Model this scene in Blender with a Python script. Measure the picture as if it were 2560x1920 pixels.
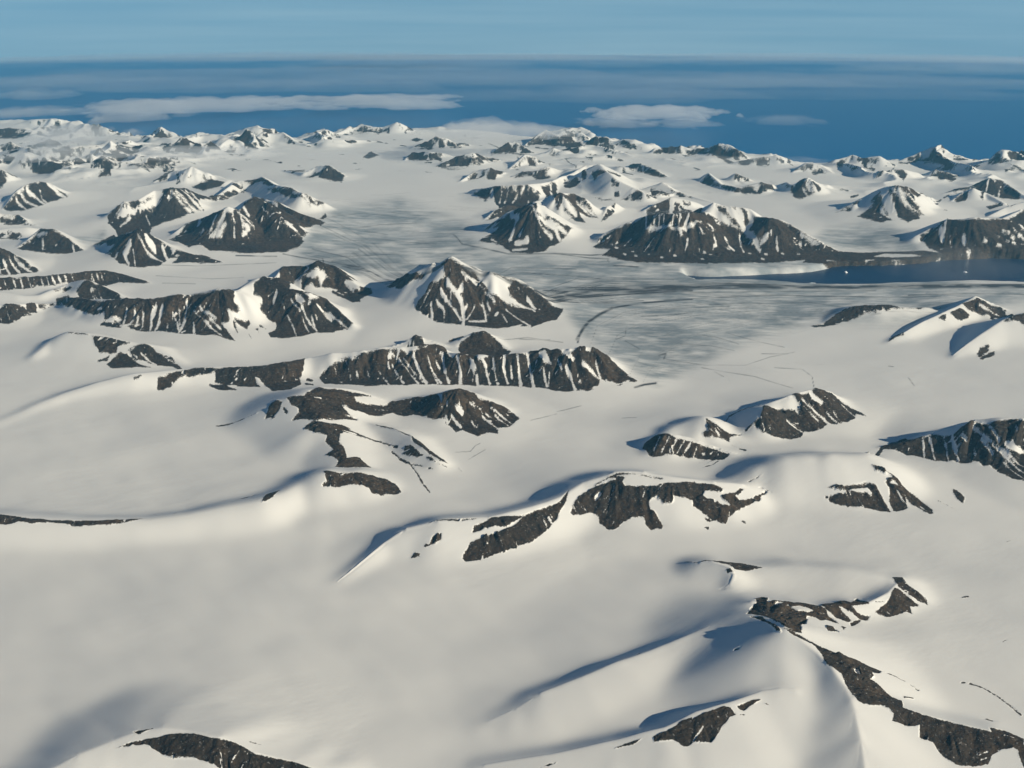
# Snow-covered arctic mountains and glaciers seen from an aircraft.
# 1 Blender unit = 1 km.  The ground follows the curve of the earth.
import bpy, math, time
import numpy as np

for o in list(bpy.data.objects):
    bpy.data.objects.remove(o, do_unlink=True)
scene = bpy.context.scene
C = scene.collection
T0 = time.time()

# ------------------------------------------------------------------ camera
CAM_H = 5.5                      # flying height, km
PITCH = math.radians(20.95)      # degrees below the level
FOCAL = 2512.0 / 2560.0          # focal length over frame width
EARTH_R = 4500.0                 # radius of the ground's curve, km
cam_data = bpy.data.cameras.new("camera")
cam = bpy.data.objects.new("camera", cam_data)
C.objects.link(cam)
cam.location = (0, 0, CAM_H)
cam.rotation_euler = (math.pi / 2 - PITCH, 0, 0)
cam_data.sensor_width = 36.0
cam_data.sensor_fit = 'HORIZONTAL'
cam_data.lens = 36.0 * FOCAL
cam_data.clip_start = 0.01
cam_data.clip_end = 2000.0
scene.camera = cam

# ------------------------------------------------------------------ sky, sun, exposure
SUN_ELEV = math.radians(23.0)
SUN_AZ = math.radians(-24.0)     # angle from +X (right of the view) towards +Y
world = bpy.data.worlds.new("World")
scene.world = world
world.use_nodes = True
wn, wl = world.node_tree.nodes, world.node_tree.links
wn.clear()
w_out = wn.new("ShaderNodeOutputWorld")
w_bg = wn.new("ShaderNodeBackground")
sky = wn.new("ShaderNodeTexSky")
sky.sky_type = 'NISHITA'
sky.sun_disc = False
sky.sun_elevation = SUN_ELEV
sky.sun_rotation = math.pi / 2 - SUN_AZ
sky.altitude = 3000.0
sky.air_density = 1.0
sky.dust_density = 0.0
sky.ozone_density = 6.0
w_bg.inputs['Strength'].default_value = SKY_STRENGTH = 0.05
# from this height the horizon lies below the level: look the sky up a little higher
w_tc = wn.new("ShaderNodeTexCoord"); w_sep = wn.new("ShaderNodeSeparateXYZ"); w_cmb = wn.new("ShaderNodeCombineXYZ")
w_add = wn.new("ShaderNodeMath"); w_add.operation = 'ADD'; w_add.inputs[1].default_value = 0.06
w_max = wn.new("ShaderNodeMath"); w_max.operation = 'MAXIMUM'; w_max.inputs[1].default_value = 0.004
wl.new(w_tc.outputs['Generated'], w_sep.inputs[0])
wl.new(w_sep.outputs[0], w_cmb.inputs[0]); wl.new(w_sep.outputs[1], w_cmb.inputs[1])
wl.new(w_sep.outputs[2], w_add.inputs[0]); wl.new(w_add.outputs[0], w_max.inputs[0]); wl.new(w_max.outputs[0], w_cmb.inputs[2])
wl.new(w_cmb.outputs[0], sky.inputs['Vector'])
# high thin cirrus drawn out along the horizon
w_map = wn.new("ShaderNodeMapping"); w_map.inputs['Scale'].default_value = (3.0, 3.0, 95.0)
w_noi = wn.new("ShaderNodeTexNoise"); w_noi.inputs['Scale'].default_value = 1.0; w_noi.inputs['Detail'].default_value = 6
w_rng = wn.new("ShaderNodeMapRange"); w_rng.inputs[1].default_value = 0.35; w_rng.inputs[2].default_value = 0.75
w_rng.inputs[3].default_value = 0.32; w_rng.inputs[4].default_value = 0.62
w_mix = wn.new("ShaderNodeMix"); w_mix.data_type = 'RGBA'; w_mix.inputs[7].default_value = (19.0, 20.0, 17.5, 1)
w_fade = wn.new("ShaderNodeMapRange"); w_fade.inputs[1].default_value = 0.0; w_fade.inputs[2].default_value = 0.05
w_fade.inputs[3].default_value = 1.0; w_fade.inputs[4].default_value = 0.0
w_mul = wn.new("ShaderNodeMath"); w_mul.operation = 'MULTIPLY'
wl.new(w_tc.outputs['Generated'], w_map.inputs['Vector']); wl.new(w_map.outputs[0], w_noi.inputs['Vector'])
wl.new(w_noi.outputs[0], w_rng.inputs[0]); wl.new(w_sep.outputs[2], w_fade.inputs[0])
wl.new(w_rng.outputs[0], w_mul.inputs[0]); wl.new(w_fade.outputs[0], w_mul.inputs[1]); wl.new(w_mul.outputs[0], w_mix.inputs[0])
wl.new(sky.outputs[0], w_mix.inputs[6]); wl.new(w_mix.outputs[2], w_bg.inputs['Color'])
wl.new(w_bg.outputs[0], w_out.inputs['Surface'])

sun_data = bpy.data.lights.new("sun", 'SUN')
sun_data.energy = 5.0
sun_data.angle = math.radians(0.5)
sun_data.color = (1.0, 0.905, 0.71)
sun = bpy.data.objects.new("sun", sun_data)
C.objects.link(sun)
sx, sy, sz = (math.cos(SUN_ELEV) * math.cos(SUN_AZ), math.cos(SUN_ELEV) * math.sin(SUN_AZ), math.sin(SUN_ELEV))
from mathutils import Vector
sun.rotation_euler = Vector((sx, sy, sz)).to_track_quat('Z', 'Y').to_euler()
sun.location = (30, -10, 25)

scene.view_settings.view_transform = 'Standard'
scene.view_settings.look = 'None'
scene.view_settings.exposure = 0.02
scene.view_settings.gamma = 1.0
scene.render.engine = 'CYCLES'
scene.cycles.volume_bounces = 4
scene.cycles.max_bounces = 8
scene.cycles.diffuse_bounces = 2
try:
    scene.cycles.use_denoising = True
    scene.cycles.denoiser = 'OPENIMAGEDENOISE'
except Exception:
    pass

# ------------------------------------------------------------------ survey tables
# Positions east, north (km) from the point under the aircraft.
BASE = 0.1
HAZE_D = 0.0052
HAZE_C = (0.2, 0.6, 0.92)
# crest lines: g = mountain, pts = (east, north, height over the snowfield, width of the right-hand flank, width of the left-hand flank)
RIDGES = [
    dict(ribs=0.2, rf=3, g=1, pts=[(-14.27, 28.083, 0.035, 0.058, 0.1), (-14.274, 28.892, 0.328, 0.546, 0.546), (-14.217, 29.439, 0.47, 0.783, 0.783), (-13.979, 29.885, 0.515, 0.858, 0.858), (-13.823, 30.054, 0.449, 0.748, 0.748), (-13.592, 30.222, 0.217, 0.362, 0.362), (-13.246, 30.077, 0.022, 0.05, 0.1)]),
    dict(ribs=0.25, rf=4, g=2, pts=[(-13.895, 26.399, 0.309, 0.515, 0.515), (-13.448, 26.259, 0.27, 0.449, 0.449), (-12.994, 26.271, 0.21, 0.35, 0.35), (-12.557, 25.911, 0.066, 0.111, 0.111), (-12.214, 25.69, 0.017, 0.05, 0.1)]),
    dict(ribs=0.15, rf=3, g=3, pts=[(-11.626, 23.064, 0.023, 0.05, 0.1), (-11.452, 23.418, 0.195, 0.325, 0.325), (-11.275, 23.784, 0.371, 0.618, 0.618), (-10.864, 23.558, 0.386, 0.643, 0.643), (-10.433, 23.298, 0.239, 0.398, 0.398), (-9.917, 22.88, 0.023, 0.05, 0.1)]),
    dict(rnd=0.6, g=3, pts=[(-12.879, 24.511, 0.142, 0.355, 0.355), (-12.483, 24.719, 0.199, 0.497, 0.497), (-12.092, 24.754, 0.211, 0.528, 0.528), (-11.878, 25.054, 0.099, 0.246, 0.246)]),
    dict(ribs=0.25, rf=3, g=4, pts=[(-11.396, 21.358, 0.439, 0.732, 0.732), (-11.125, 21.439, 0.402, 0.67, 0.67), (-10.858, 21.434, 0.294, 0.49, 0.49), (-10.524, 21.274, 0.169, 0.282, 0.282), (-10.165, 21.045, 0.028, 0.05, 0.1)]),
    dict(ribs=0.25, rf=3, g=5, pts=[(-9.968, 23.399, 0.028, 0.05, 0.1), (-9.242, 23.011, 0.33, 0.549, 0.549), (-8.437, 22.445, 0.638, 1.063, 1.063), (-8.193, 22.626, 0.427, 0.711, 0.711), (-7.744, 22.32, 0.269, 0.448, 0.448), (-7.355, 22.102, 0.188, 0.313, 0.313), (-6.412, 21.784, 0.014, 0.05, 0.1)]),
    dict(ribs=0.15, rf=2.5, g=6, pts=[(-8.413, 24.074, 0.024, 0.05, 0.1), (-8.063, 24.598, 0.316, 0.526, 0.526), (-7.442, 24.626, 0.552, 0.919, 0.919), (-6.865, 24.201, 0.783, 1.306, 1.306), (-6.697, 24.568, 0.642, 1.07, 1.07), (-6.478, 25.235, 0.863, 1.438, 1.438), (-6.1, 24.975, 0.767, 1.278, 1.278), (-5.663, 24.359, 0.521, 0.868, 0.868), (-5.28, 23.922, 0.212, 0.353, 0.353), (-5.01, 23.872, 0.024, 0.05, 0.1)]),
    dict(ribs=0.15, g=6, pts=[(-8.567, 30.999, 0.273, 0.455, 0.455), (-7.953, 31.171, 0.343, 0.572, 0.572), (-7.683, 31.117, 0.421, 0.702, 0.702), (-6.831, 29.301, 0.452, 0.753, 0.753), (-6.261, 28.405, 0.54, 0.9, 0.9), (-5.731, 27.571, 0.546, 0.911, 0.911), (-5.159, 27.51, 0.28, 0.467, 0.467), (-5.064, 27.391, 0.056, 0.094, 0.1)]),
    dict(ribs=0.15, g=6, pts=[(-6.882, 26.974, 0.534, 0.89, 0.89), (-6.15, 26.224, 0.539, 0.898, 0.898), (-5.63, 25.715, 0.421, 0.702, 0.702), (-5.191, 25.554, 0.284, 0.474, 0.474), (-4.798, 25.732, 0.079, 0.132, 0.132)]),
    dict(ribs=0.15, g=7, pts=[(-10.766, 26.58, 0.135, 0.225, 0.225), (-10.295, 26.61, 0.484, 0.807, 0.807), (-9.974, 26.802, 0.483, 0.806, 0.806), (-9.731, 27.432, 0.626, 1.044, 1.044), (-9.231, 27.434, 0.731, 1.218, 1.218), (-9.233, 28.524, 0.525, 0.876, 0.876), (-8.971, 28.805, 0.306, 0.51, 0.51), (-8.526, 28.975, 0.111, 0.185, 0.185)]),
    dict(ribs=0.1, g=6, pts=[(-8.898, 28.802, 0.12, 0.199, 0.199), (-8.604, 29.452, 0.169, 0.281, 0.281), (-8.474, 30.832, 0.275, 0.458, 0.458)]),
    dict(ribs=0.2, g=8, pts=[(-11.496, 32.191, 0.034, 0.057, 0.1), (-10.977, 32.802, 0.342, 0.57, 0.57), (-10.195, 32.353, 0.49, 0.816, 0.816), (-9.799, 32.358, 0.324, 0.539, 0.539), (-9.583, 32.483, 0.242, 0.403, 0.403), (-9.112, 32.21, 0.052, 0.086, 0.1)]),
    dict(ribs=0.1, g=9, pts=[(-7.91, 35.085, 0.03, 0.05, 0.1), (-6.925, 33.816, 0.148, 0.247, 0.247), (-6.526, 34.072, 0.304, 0.506, 0.506), (-6.097, 33.828, 0.387, 0.645, 0.645), (-5.501, 33.531, 0.072, 0.121, 0.121)]),
    dict(ribs=0.2, g=10, pts=[(-16.092, 38.099, 0.085, 0.141, 0.141), (-15.402, 38.251, 0.212, 0.353, 0.353), (-14.834, 38.408, 0.321, 0.536, 0.536), (-14.524, 38.972, 0.022, 0.05, 0.1)]),
    dict(g=11, pts=[(-17.463, 35.608, 0.233, 0.388, 0.388), (-16.794, 35.577, 0.392, 0.653, 0.653), (-16.126, 35.446, 0.307, 0.511, 0.511), (-15.533, 35.862, 0.122, 0.203, 0.203)]),
    dict(g=10, pts=[(-16.092, 38.099, 0.085, 0.141, 0.141), (-15.526, 37.638, 0.216, 0.361, 0.361), (-14.663, 36.76, 0.146, 0.244, 0.244), (-14.023, 36.408, 0.021, 0.05, 0.1)]),
    dict(g=10, pts=[(-15.076, 36.149, 0.09, 0.15, 0.15), (-13.874, 34.578, 0.268, 0.447, 0.447), (-13.514, 34.443, 0.112, 0.187, 0.187)]),
    dict(g=8, pts=[(-13.621, 35.811, 0.106, 0.235, 0.235), (-12.773, 35.201, 0.164, 0.364, 0.364), (-12.255, 35.366, 0.233, 0.518, 0.518), (-11.725, 35.239, 0.071, 0.159, 0.159)]),
    dict(g=11, pts=[(-16.784, 32.823, 0.315, 0.525, 0.525), (-16.491, 32.697, 0.437, 0.728, 0.728), (-16.448, 33.081, 0.222, 0.369, 0.369), (-16.388, 33.573, 0.039, 0.065, 0.1)]),
    dict(ribs=0.2, g=12, pts=[(-13.158, 39.206, 0.109, 0.182, 0.182), (-12.347, 38.888, 0.343, 0.572, 0.572), (-11.808, 38.706, 0.262, 0.437, 0.437), (-11.267, 38.964, 0.215, 0.359, 0.359), (-11.053, 40.039, 0.226, 0.377, 0.377), (-10.839, 40.163, 0.135, 0.225, 0.225), (-9.955, 39.108, 0.022, 0.05, 0.1)]),
    dict(g=12, pts=[(-11.013, 40.828, 0.115, 0.191, 0.191), (-10.593, 41.198, 0.369, 0.615, 0.615), (-9.952, 40.707, 0.032, 0.054, 0.1)]),
    dict(g=13, pts=[(-10.532, 42.361, 0.12, 0.2, 0.2), (-9.98, 42.673, 0.313, 0.522, 0.522), (-9.499, 42.674, 0.411, 0.686, 0.686), (-8.97, 41.981, 0.175, 0.292, 0.292), (-8.174, 41.251, 0.056, 0.093, 0.1)]),
    dict(g=13, pts=[(-9.037, 43.97, 0.06, 0.101, 0.101), (-8.425, 44.142, 0.285, 0.476, 0.476), (-7.964, 44.008, 0.04, 0.067, 0.1)]),
    dict(g=14, pts=[(-20.624, 40.449, 0.196, 0.327, 0.327), (-20.317, 40.618, 0.205, 0.342, 0.342), (-19.941, 40.703, 0.364, 0.607, 0.607), (-19.344, 40.372, 0.137, 0.228, 0.228)]),
    dict(g=14, pts=[(-19.297, 40.173, 0.068, 0.113, 0.113), (-19.039, 41.094, 0.217, 0.362, 0.362), (-18.622, 41.805, 0.226, 0.377, 0.377), (-18.702, 42.473, 0.034, 0.057, 0.1)]),
    dict(g=15, pts=[(-23.249, 45.571, 0.278, 0.694, 0.694), (-22.343, 45.835, 0.386, 0.964, 0.964), (-21.218, 45.545, 0.27, 0.676, 0.676), (-20.86, 46.922, 0.336, 0.841, 0.841), (-19.687, 46.723, 0.208, 0.519, 0.519), (-18.88, 46.141, 0.124, 0.31, 0.31)]),
    dict(g=15, pts=[(-18.963, 45.989, 0.141, 0.353, 0.353), (-18.503, 46.163, 0.263, 0.656, 0.656), (-17.618, 45.5, 0.133, 0.333, 0.333), (-16.704, 44.947, 0.108, 0.269, 0.269), (-16.042, 45.108, 0.143, 0.358, 0.358), (-15.604, 45.093, 0.171, 0.428, 0.428), (-14.572, 44.524, 0.148, 0.371, 0.371), (-13.713, 43.982, 0.071, 0.177, 0.177)]),
    dict(g=13, pts=[(-12.429, 44.938, 0.095, 0.211, 0.211), (-12.171, 45.359, 0.201, 0.447, 0.447), (-11.268, 44.92, 0.288, 0.641, 0.641), (-10.521, 45.029, 0.163, 0.363, 0.363)]),
    dict(g=16, pts=[(-7.877, 44.945, 0.049, 0.098, 0.1), (-7.1, 46.003, 0.176, 0.352, 0.352), (-6.78, 46.387, 0.377, 0.754, 0.754), (-6.147, 45.975, 0.263, 0.526, 0.526), (-5.791, 46.045, 0.276, 0.553, 0.553), (-5.125, 46.016, 0.491, 0.982, 0.982), (-4.744, 46.479, 0.229, 0.458, 0.458)]),
    dict(g=16, pts=[(-4.055, 46.973, 0.103, 0.207, 0.207), (-3.302, 46.875, 0.236, 0.473, 0.473), (-2.702, 46.692, 0.111, 0.222, 0.222), (-1.872, 47.163, 0.06, 0.12, 0.12)]),
    dict(ribs=0.25, g=17, pts=[(-4.003, 40.846, 0.069, 0.115, 0.115), (-3.371, 41.163, 0.304, 0.507, 0.507), (-3.053, 41.34, 0.437, 0.729, 0.729), (-2.67, 41.468, 0.358, 0.596, 0.596), (-2.205, 41.3, 0.14, 0.233, 0.233), (-1.766, 41.776, 0.081, 0.135, 0.135)]),
    dict(ribs=0.3, g=17, pts=[(-3.943, 37.628, 0.062, 0.104, 0.104), (-3.689, 38.199, 0.224, 0.373, 0.373), (-3.062, 37.989, 0.281, 0.468, 0.468), (-2.606, 38.377, 0.182, 0.303, 0.303), (-2.213, 38.421, 0.043, 0.071, 0.1)]),
    dict(ribs=0.3, g=18, pts=[(-2.682, 35.936, 0.039, 0.066, 0.1), (-1.95, 36.364, 0.333, 0.554, 0.554), (-1.428, 36.414, 0.451, 0.752, 0.752), (-0.982, 37.08, 0.224, 0.373, 0.373), (-0.365, 37.43, 0.029, 0.05, 0.1)]),
    dict(ribs=0.25, g=19, pts=[(-0.79, 39.323, 0.044, 0.073, 0.1), (-0.102, 39.982, 0.382, 0.637, 0.637), (0.089, 40.037, 0.4, 0.667, 0.667), (0.467, 39.697, 0.243, 0.405, 0.405), (0.871, 39.297, 0.035, 0.059, 0.1)]),
    dict(g=19, pts=[(-0.091, 35.436, 0.027, 0.05, 0.1), (0.489, 36.485, 0.373, 0.622, 0.622), (0.811, 36.546, 0.268, 0.446, 0.446), (0.918, 36.039, 0.024, 0.05, 0.1)]),
    dict(ribs=0.2, g=20, pts=[(0.559, 41.854, 0.071, 0.118, 0.118), (1.387, 43, 0.478, 0.797, 0.797), (1.955, 41.941, 0.302, 0.504, 0.504), (2.53, 42.741, 0.447, 0.746, 0.746), (2.86, 42.593, 0.398, 0.664, 0.664), (3.1, 42.079, 0.143, 0.238, 0.238)]),
    dict(ribs=0.2, g=20, pts=[(3.011, 41.745, 0.118, 0.196, 0.196), (3.405, 41.777, 0.322, 0.537, 0.537), (3.917, 41.519, 0.159, 0.265, 0.265), (4.595, 41.031, 0.046, 0.077, 0.1)]),
    dict(g=19, pts=[(1.33, 38.999, 0.087, 0.145, 0.145), (1.582, 39.112, 0.207, 0.345, 0.345), (1.864, 39.095, 0.044, 0.073, 0.1)]),
    dict(g=20, pts=[(1.886, 37.603, 0.065, 0.162, 0.162), (2.952, 37.43, 0.148, 0.37, 0.37), (3.564, 37.606, 0.183, 0.459, 0.459), (4.088, 37.393, 0.036, 0.09, 0.1)]),
    dict(ribs=0.15, g=18, pts=[(-1.664, 32.719, 0.028, 0.05, 0.1), (-1.218, 33.592, 0.231, 0.384, 0.384), (-0.729, 33.466, 0.34, 0.566, 0.566), (-0.522, 33.899, 0.201, 0.334, 0.334), (-0.227, 34.57, 0.034, 0.057, 0.1)]),
    dict(ribs=0.2, g=21, pts=[(-0.032, 33.454, 0.054, 0.09, 0.1), (0.345, 33.6, 0.203, 0.338, 0.338), (0.826, 33.436, 0.19, 0.317, 0.317), (1.155, 33.665, 0.246, 0.411, 0.411), (1.642, 33.604, 0.047, 0.079, 0.1)]),
    dict(ribs=0.25, rf=4, g=21, pts=[(-1.208, 30.403, 0.142, 0.236, 0.236), (-0.315, 29.604, 0.396, 0.66, 0.66), (0.451, 29.758, 0.404, 0.674, 0.674), (1.215, 30.912, 0.289, 0.481, 0.481), (1.714, 31.92, 0.253, 0.422, 0.422), (2.071, 32.768, 0.355, 0.591, 0.591), (2.411, 33.137, 0.378, 0.631, 0.631), (2.862, 33.169, 0.484, 0.807, 0.807), (3.212, 33.733, 0.253, 0.422, 0.422), (3.653, 33.727, 0.029, 0.05, 0.1)]),
    dict(g=21, pts=[(2.721, 31.539, 0.72, 1.44, 1.44), (3.075, 30.15, 0.5, 1, 1), (3.554, 29.604, 0.35, 0.7, 0.7), (3.845, 29.219, 0.25, 0.5, 0.5)]),
    dict(ribs=0.25, g=22, pts=[(4.011, 35.566, 0.066, 0.11, 0.11), (4.216, 35.414, 0.189, 0.316, 0.316), (4.465, 35.152, 0.244, 0.406, 0.406), (4.857, 34.275, 0.185, 0.308, 0.308), (5.194, 33.693, 0.015, 0.05, 0.1)]),
    dict(ribs=0.1, g=22, pts=[(3.223, 29.53, 0.053, 0.088, 0.1), (3.705, 30.05, 0.247, 0.411, 0.411), (3.87, 29.782, 0.177, 0.294, 0.294), (4.305, 29.814, 0.22, 0.366, 0.366), (4.771, 29.984, 0.094, 0.157, 0.157)]),
    dict(g=23, pts=[(3.877, 30.625, 0.106, 0.211, 0.211), (4.559, 30.64, 0.335, 0.67, 0.67), (4.844, 30.176, 0.168, 0.336, 0.336), (5.331, 29.78, 0.058, 0.117, 0.117), (5.776, 29.097, 0.014, 0.05, 0.1)]),
    dict(ribs=0.2, rf=2.5, g=24, pts=[(-0.877, 24.744, 0.025, 0.05, 0.1), (-0.425, 24.573, 0.346, 0.576, 0.576), (-0.104, 24.676, 0.576, 0.96, 0.96), (0.177, 24.737, 0.677, 1.129, 1.129), (0.339, 24.847, 0.713, 1.189, 1.189), (0.567, 24.278, 0.89, 1.483, 1.483), (0.787, 24.973, 0.674, 1.123, 1.123), (1.191, 24.828, 0.343, 0.572, 0.572), (1.609, 24.935, 0.075, 0.125, 0.125)]),
    dict(ribs=0.2, g=24, pts=[(0.627, 26.836, 0.444, 0.741, 0.741), (1.071, 27.137, 0.544, 0.906, 0.906), (1.277, 26.853, 0.646, 1.076, 1.076), (1.703, 27.425, 0.537, 0.896, 0.896), (1.993, 27.078, 0.423, 0.704, 0.704), (2.341, 26.623, 0.027, 0.05, 0.1)]),
    dict(ribs=0.1, g=24, pts=[(-0.757, 26.36, 0.027, 0.05, 0.1), (-0.463, 26.834, 0.204, 0.341, 0.341), (-0.138, 27.437, 0.224, 0.373, 0.373), (0.199, 27.87, 0.098, 0.163, 0.163)]),
    dict(g=24, pts=[(2.328, 26.202, 0.016, 0.05, 0.1), (2.582, 27.213, 0.222, 0.37, 0.37), (2.865, 27.859, 0.214, 0.357, 0.357)]),
    dict(ribs=0.12, rf=2.5, g=25, pts=[(1.904, 23.409, 0.046, 0.077, 0.1), (2.132, 23.452, 0.279, 0.465, 0.465), (2.517, 23.523, 0.459, 0.765, 0.765), (3.073, 23.734, 0.634, 1.057, 1.057), (3.44, 23.369, 0.791, 1.319, 1.319), (3.756, 23.203, 0.816, 1.36, 1.36), (4.144, 23.266, 0.831, 1.385, 1.385), (4.774, 23.97, 0.73, 1.217, 1.217), (4.892, 24.152, 0.916, 1.526, 1.526), (5.239, 24.095, 0.84, 1.401, 1.401), (5.702, 24.124, 0.765, 1.275, 1.275), (5.812, 23.788, 0.654, 1.089, 1.089), (6.086, 23.42, 0.707, 1.179, 1.179), (6.417, 23.626, 0.589, 0.982, 0.982), (6.815, 23.101, 0.39, 0.65, 0.65), (7.121, 22.801, 0.265, 0.442, 0.442), (7.475, 22.591, 0.066, 0.111, 0.111)]),
    dict(g=23, pts=[(3.661, 27.659, 0.071, 0.119, 0.119), (4.487, 28.168, 0.328, 0.547, 0.547), (4.949, 28.168, 0.237, 0.395, 0.395), (5.281, 28.2, 0.131, 0.218, 0.218)]),
    dict(ribs=0.15, g=26, pts=[(5.463, 39.273, 0.208, 0.346, 0.346), (5.847, 39.353, 0.259, 0.432, 0.432), (6.44, 39.176, 0.356, 0.593, 0.593), (6.86, 39.044, 0.251, 0.419, 0.419), (7.398, 38.951, 0.313, 0.521, 0.521), (7.81, 38.594, 0.521, 0.868, 0.868), (8.129, 38.344, 0.492, 0.82, 0.82), (8.326, 37.784, 0.373, 0.622, 0.622), (8.797, 38.016, 0.034, 0.056, 0.1)]),
    dict(ribs=0.2, g=27, pts=[(7.929, 36.614, 0.063, 0.105, 0.105), (8.722, 36.567, 0.256, 0.426, 0.426), (9.473, 36.579, 0.371, 0.618, 0.618), (9.912, 36.642, 0.225, 0.375, 0.375), (10.526, 36.469, 0.06, 0.1, 0.1)]),
    dict(g=28, pts=[(9.567, 34.586, 0.053, 0.106, 0.106), (10.164, 35.031, 0.292, 0.585, 0.585), (10.596, 34.956, 0.249, 0.498, 0.498), (10.869, 34.49, 0.07, 0.141, 0.141)]),
    dict(g=28, pts=[(11.55, 36.417, 0.156, 0.313, 0.313), (12.254, 36.674, 0.307, 0.614, 0.614), (12.431, 36.31, 0.288, 0.576, 0.576), (13.014, 36.187, 0.381, 0.761, 0.761), (13.29, 35.918, 0.203, 0.406, 0.406), (13.683, 36.156, 0.056, 0.112, 0.112)]),
    dict(g=29, pts=[(14.074, 37.232, 0.02, 0.05, 0.1), (14.943, 37.578, 0.27, 0.539, 0.539), (15.438, 37.625, 0.295, 0.589, 0.589), (16.082, 37.39, 0.163, 0.327, 0.327), (16.769, 37.315, 0.147, 0.294, 0.294), (17.877, 37.399, 0.169, 0.338, 0.338), (18.675, 37.144, 0.108, 0.215, 0.215), (19.287, 37.078, 0.09, 0.18, 0.18)]),
    dict(g=28, pts=[(11.835, 33.069, 0.024, 0.05, 0.1), (12.533, 33.5, 0.315, 0.573, 0.573), (12.995, 33.584, 0.304, 0.552, 0.552), (13.467, 33.638, 0.169, 0.307, 0.307)]),
    dict(g=30, pts=[(14.122, 34.307, 0.053, 0.105, 0.105), (14.112, 33.804, 0.264, 0.527, 0.527), (14.48, 33.613, 0.187, 0.373, 0.373), (14.859, 33.63, 0.051, 0.102, 0.102)]),
    dict(g=29, pts=[(15.972, 35.416, 0.058, 0.117, 0.117), (17.074, 35.694, 0.332, 0.663, 0.663), (17.624, 35.732, 0.227, 0.454, 0.454), (17.845, 35.18, 0.072, 0.145, 0.145)]),
    dict(ribs=0.1, g=31, pts=[(13.006, 30.419, 0.035, 0.058, 0.1), (13.973, 30.577, 0.257, 0.428, 0.428), (14.469, 30.672, 0.488, 0.813, 0.813), (14.917, 30.748, 0.379, 0.632, 0.632), (15.083, 29.762, 0.156, 0.26, 0.26), (15.318, 29.222, 0.061, 0.102, 0.102)]),
    dict(g=31, pts=[(12.747, 29.175, 0.014, 0.05, 0.1), (13.328, 29.732, 0.213, 0.426, 0.426), (13.573, 29.673, 0.319, 0.639, 0.639), (13.951, 29.615, 0.202, 0.403, 0.403), (14.111, 28.764, 0.07, 0.14, 0.14)]),
    dict(g=31, pts=[(12.592, 26.665, 0.014, 0.05, 0.1), (13.416, 27.216, 0.232, 0.421, 0.421), (13.964, 27.369, 0.347, 0.631, 0.631), (14.439, 27.377, 0.391, 0.712, 0.712)]),
    dict(ribs=0.1, g=32, pts=[(6.046, 32.548, 0.07, 0.116, 0.116), (6.374, 32.849, 0.284, 0.473, 0.473), (6.518, 31.505, 0.147, 0.245, 0.245), (6.87, 30.77, 0.169, 0.281, 0.281), (7.614, 30.813, 0.286, 0.477, 0.477), (8.03, 31.145, 0.148, 0.247, 0.247)]),
    dict(g=32, pts=[(6.984, 32.772, 0.035, 0.059, 0.1), (7.247, 32.859, 0.268, 0.447, 0.447), (7.842, 32.716, 0.035, 0.059, 0.1)]),
    dict(ribs=0.2, g=33, pts=[(8.448, 31.888, 0.077, 0.129, 0.129), (8.508, 30.434, 0.277, 0.461, 0.461), (8.908, 30.456, 0.498, 0.83, 0.83), (9.41, 30.998, 0.235, 0.392, 0.392), (9.873, 30.986, 0.089, 0.148, 0.148), (10.365, 30.938, 0.028, 0.05, 0.1)]),
    dict(ribs=0.12, g=34, pts=[(8.737, 27.316, 0.023, 0.05, 0.1), (9.418, 27.47, 0.317, 0.528, 0.528), (10.021, 27.757, 0.535, 0.892, 0.892), (10.165, 27.695, 0.644, 1.074, 1.074), (10.428, 27.362, 0.789, 1.315, 1.315), (10.988, 27.982, 0.634, 1.056, 1.056), (11.345, 28.025, 0.469, 0.782, 0.782), (12.336, 29.48, 0.077, 0.129, 0.129)]),
    dict(ribs=0.1, g=35, pts=[(9.54, 23.488, 0.234, 0.426, 0.426), (10.028, 23.715, 0.402, 0.731, 0.731), (10.364, 23.757, 0.598, 1.087, 1.087), (10.883, 23.537, 0.643, 1.169, 1.169), (11.649, 23.689, 0.614, 1.117, 1.117), (12.34, 24.211, 0.73, 1.327, 1.327), (12.92, 24.394, 0.848, 1.541, 1.541)]),
    dict(ribs=0.25, rf=4, g=40, pts=[(-10.663, 19.709, 0.209, 0.349, 0.349), (-10.338, 19.717, 0.213, 0.355, 0.355), (-9.412, 19.862, 0.224, 0.374, 0.374), (-8.91, 20.247, 0.193, 0.321, 0.321), (-8.555, 20.379, 0.2, 0.333, 0.333), (-8.145, 20.346, 0.138, 0.231, 0.231), (-7.423, 20.012, 0.006, 0.05, 0.1)]),
    dict(ribs=0.1, g=41, pts=[(-9.13, 19.222, 0.068, 0.114, 0.114), (-8.85, 19.52, 0.168, 0.279, 0.279), (-8.427, 19.318, 0.28, 0.467, 0.467), (-8.024, 19.145, 0.16, 0.267, 0.267), (-7.412, 18.764, 0.015, 0.05, 0.1)]),
    dict(rnd=0.7, g=41, pts=[(-10.322, 18.99, 0.142, 0.405, 0.405), (-9.983, 18.939, 0.122, 0.348, 0.348), (-9.538, 18.79, 0.097, 0.278, 0.278), (-9.189, 18.851, 0.086, 0.245, 0.245), (-9.049, 19.202, 0.114, 0.325, 0.325)]),
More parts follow.
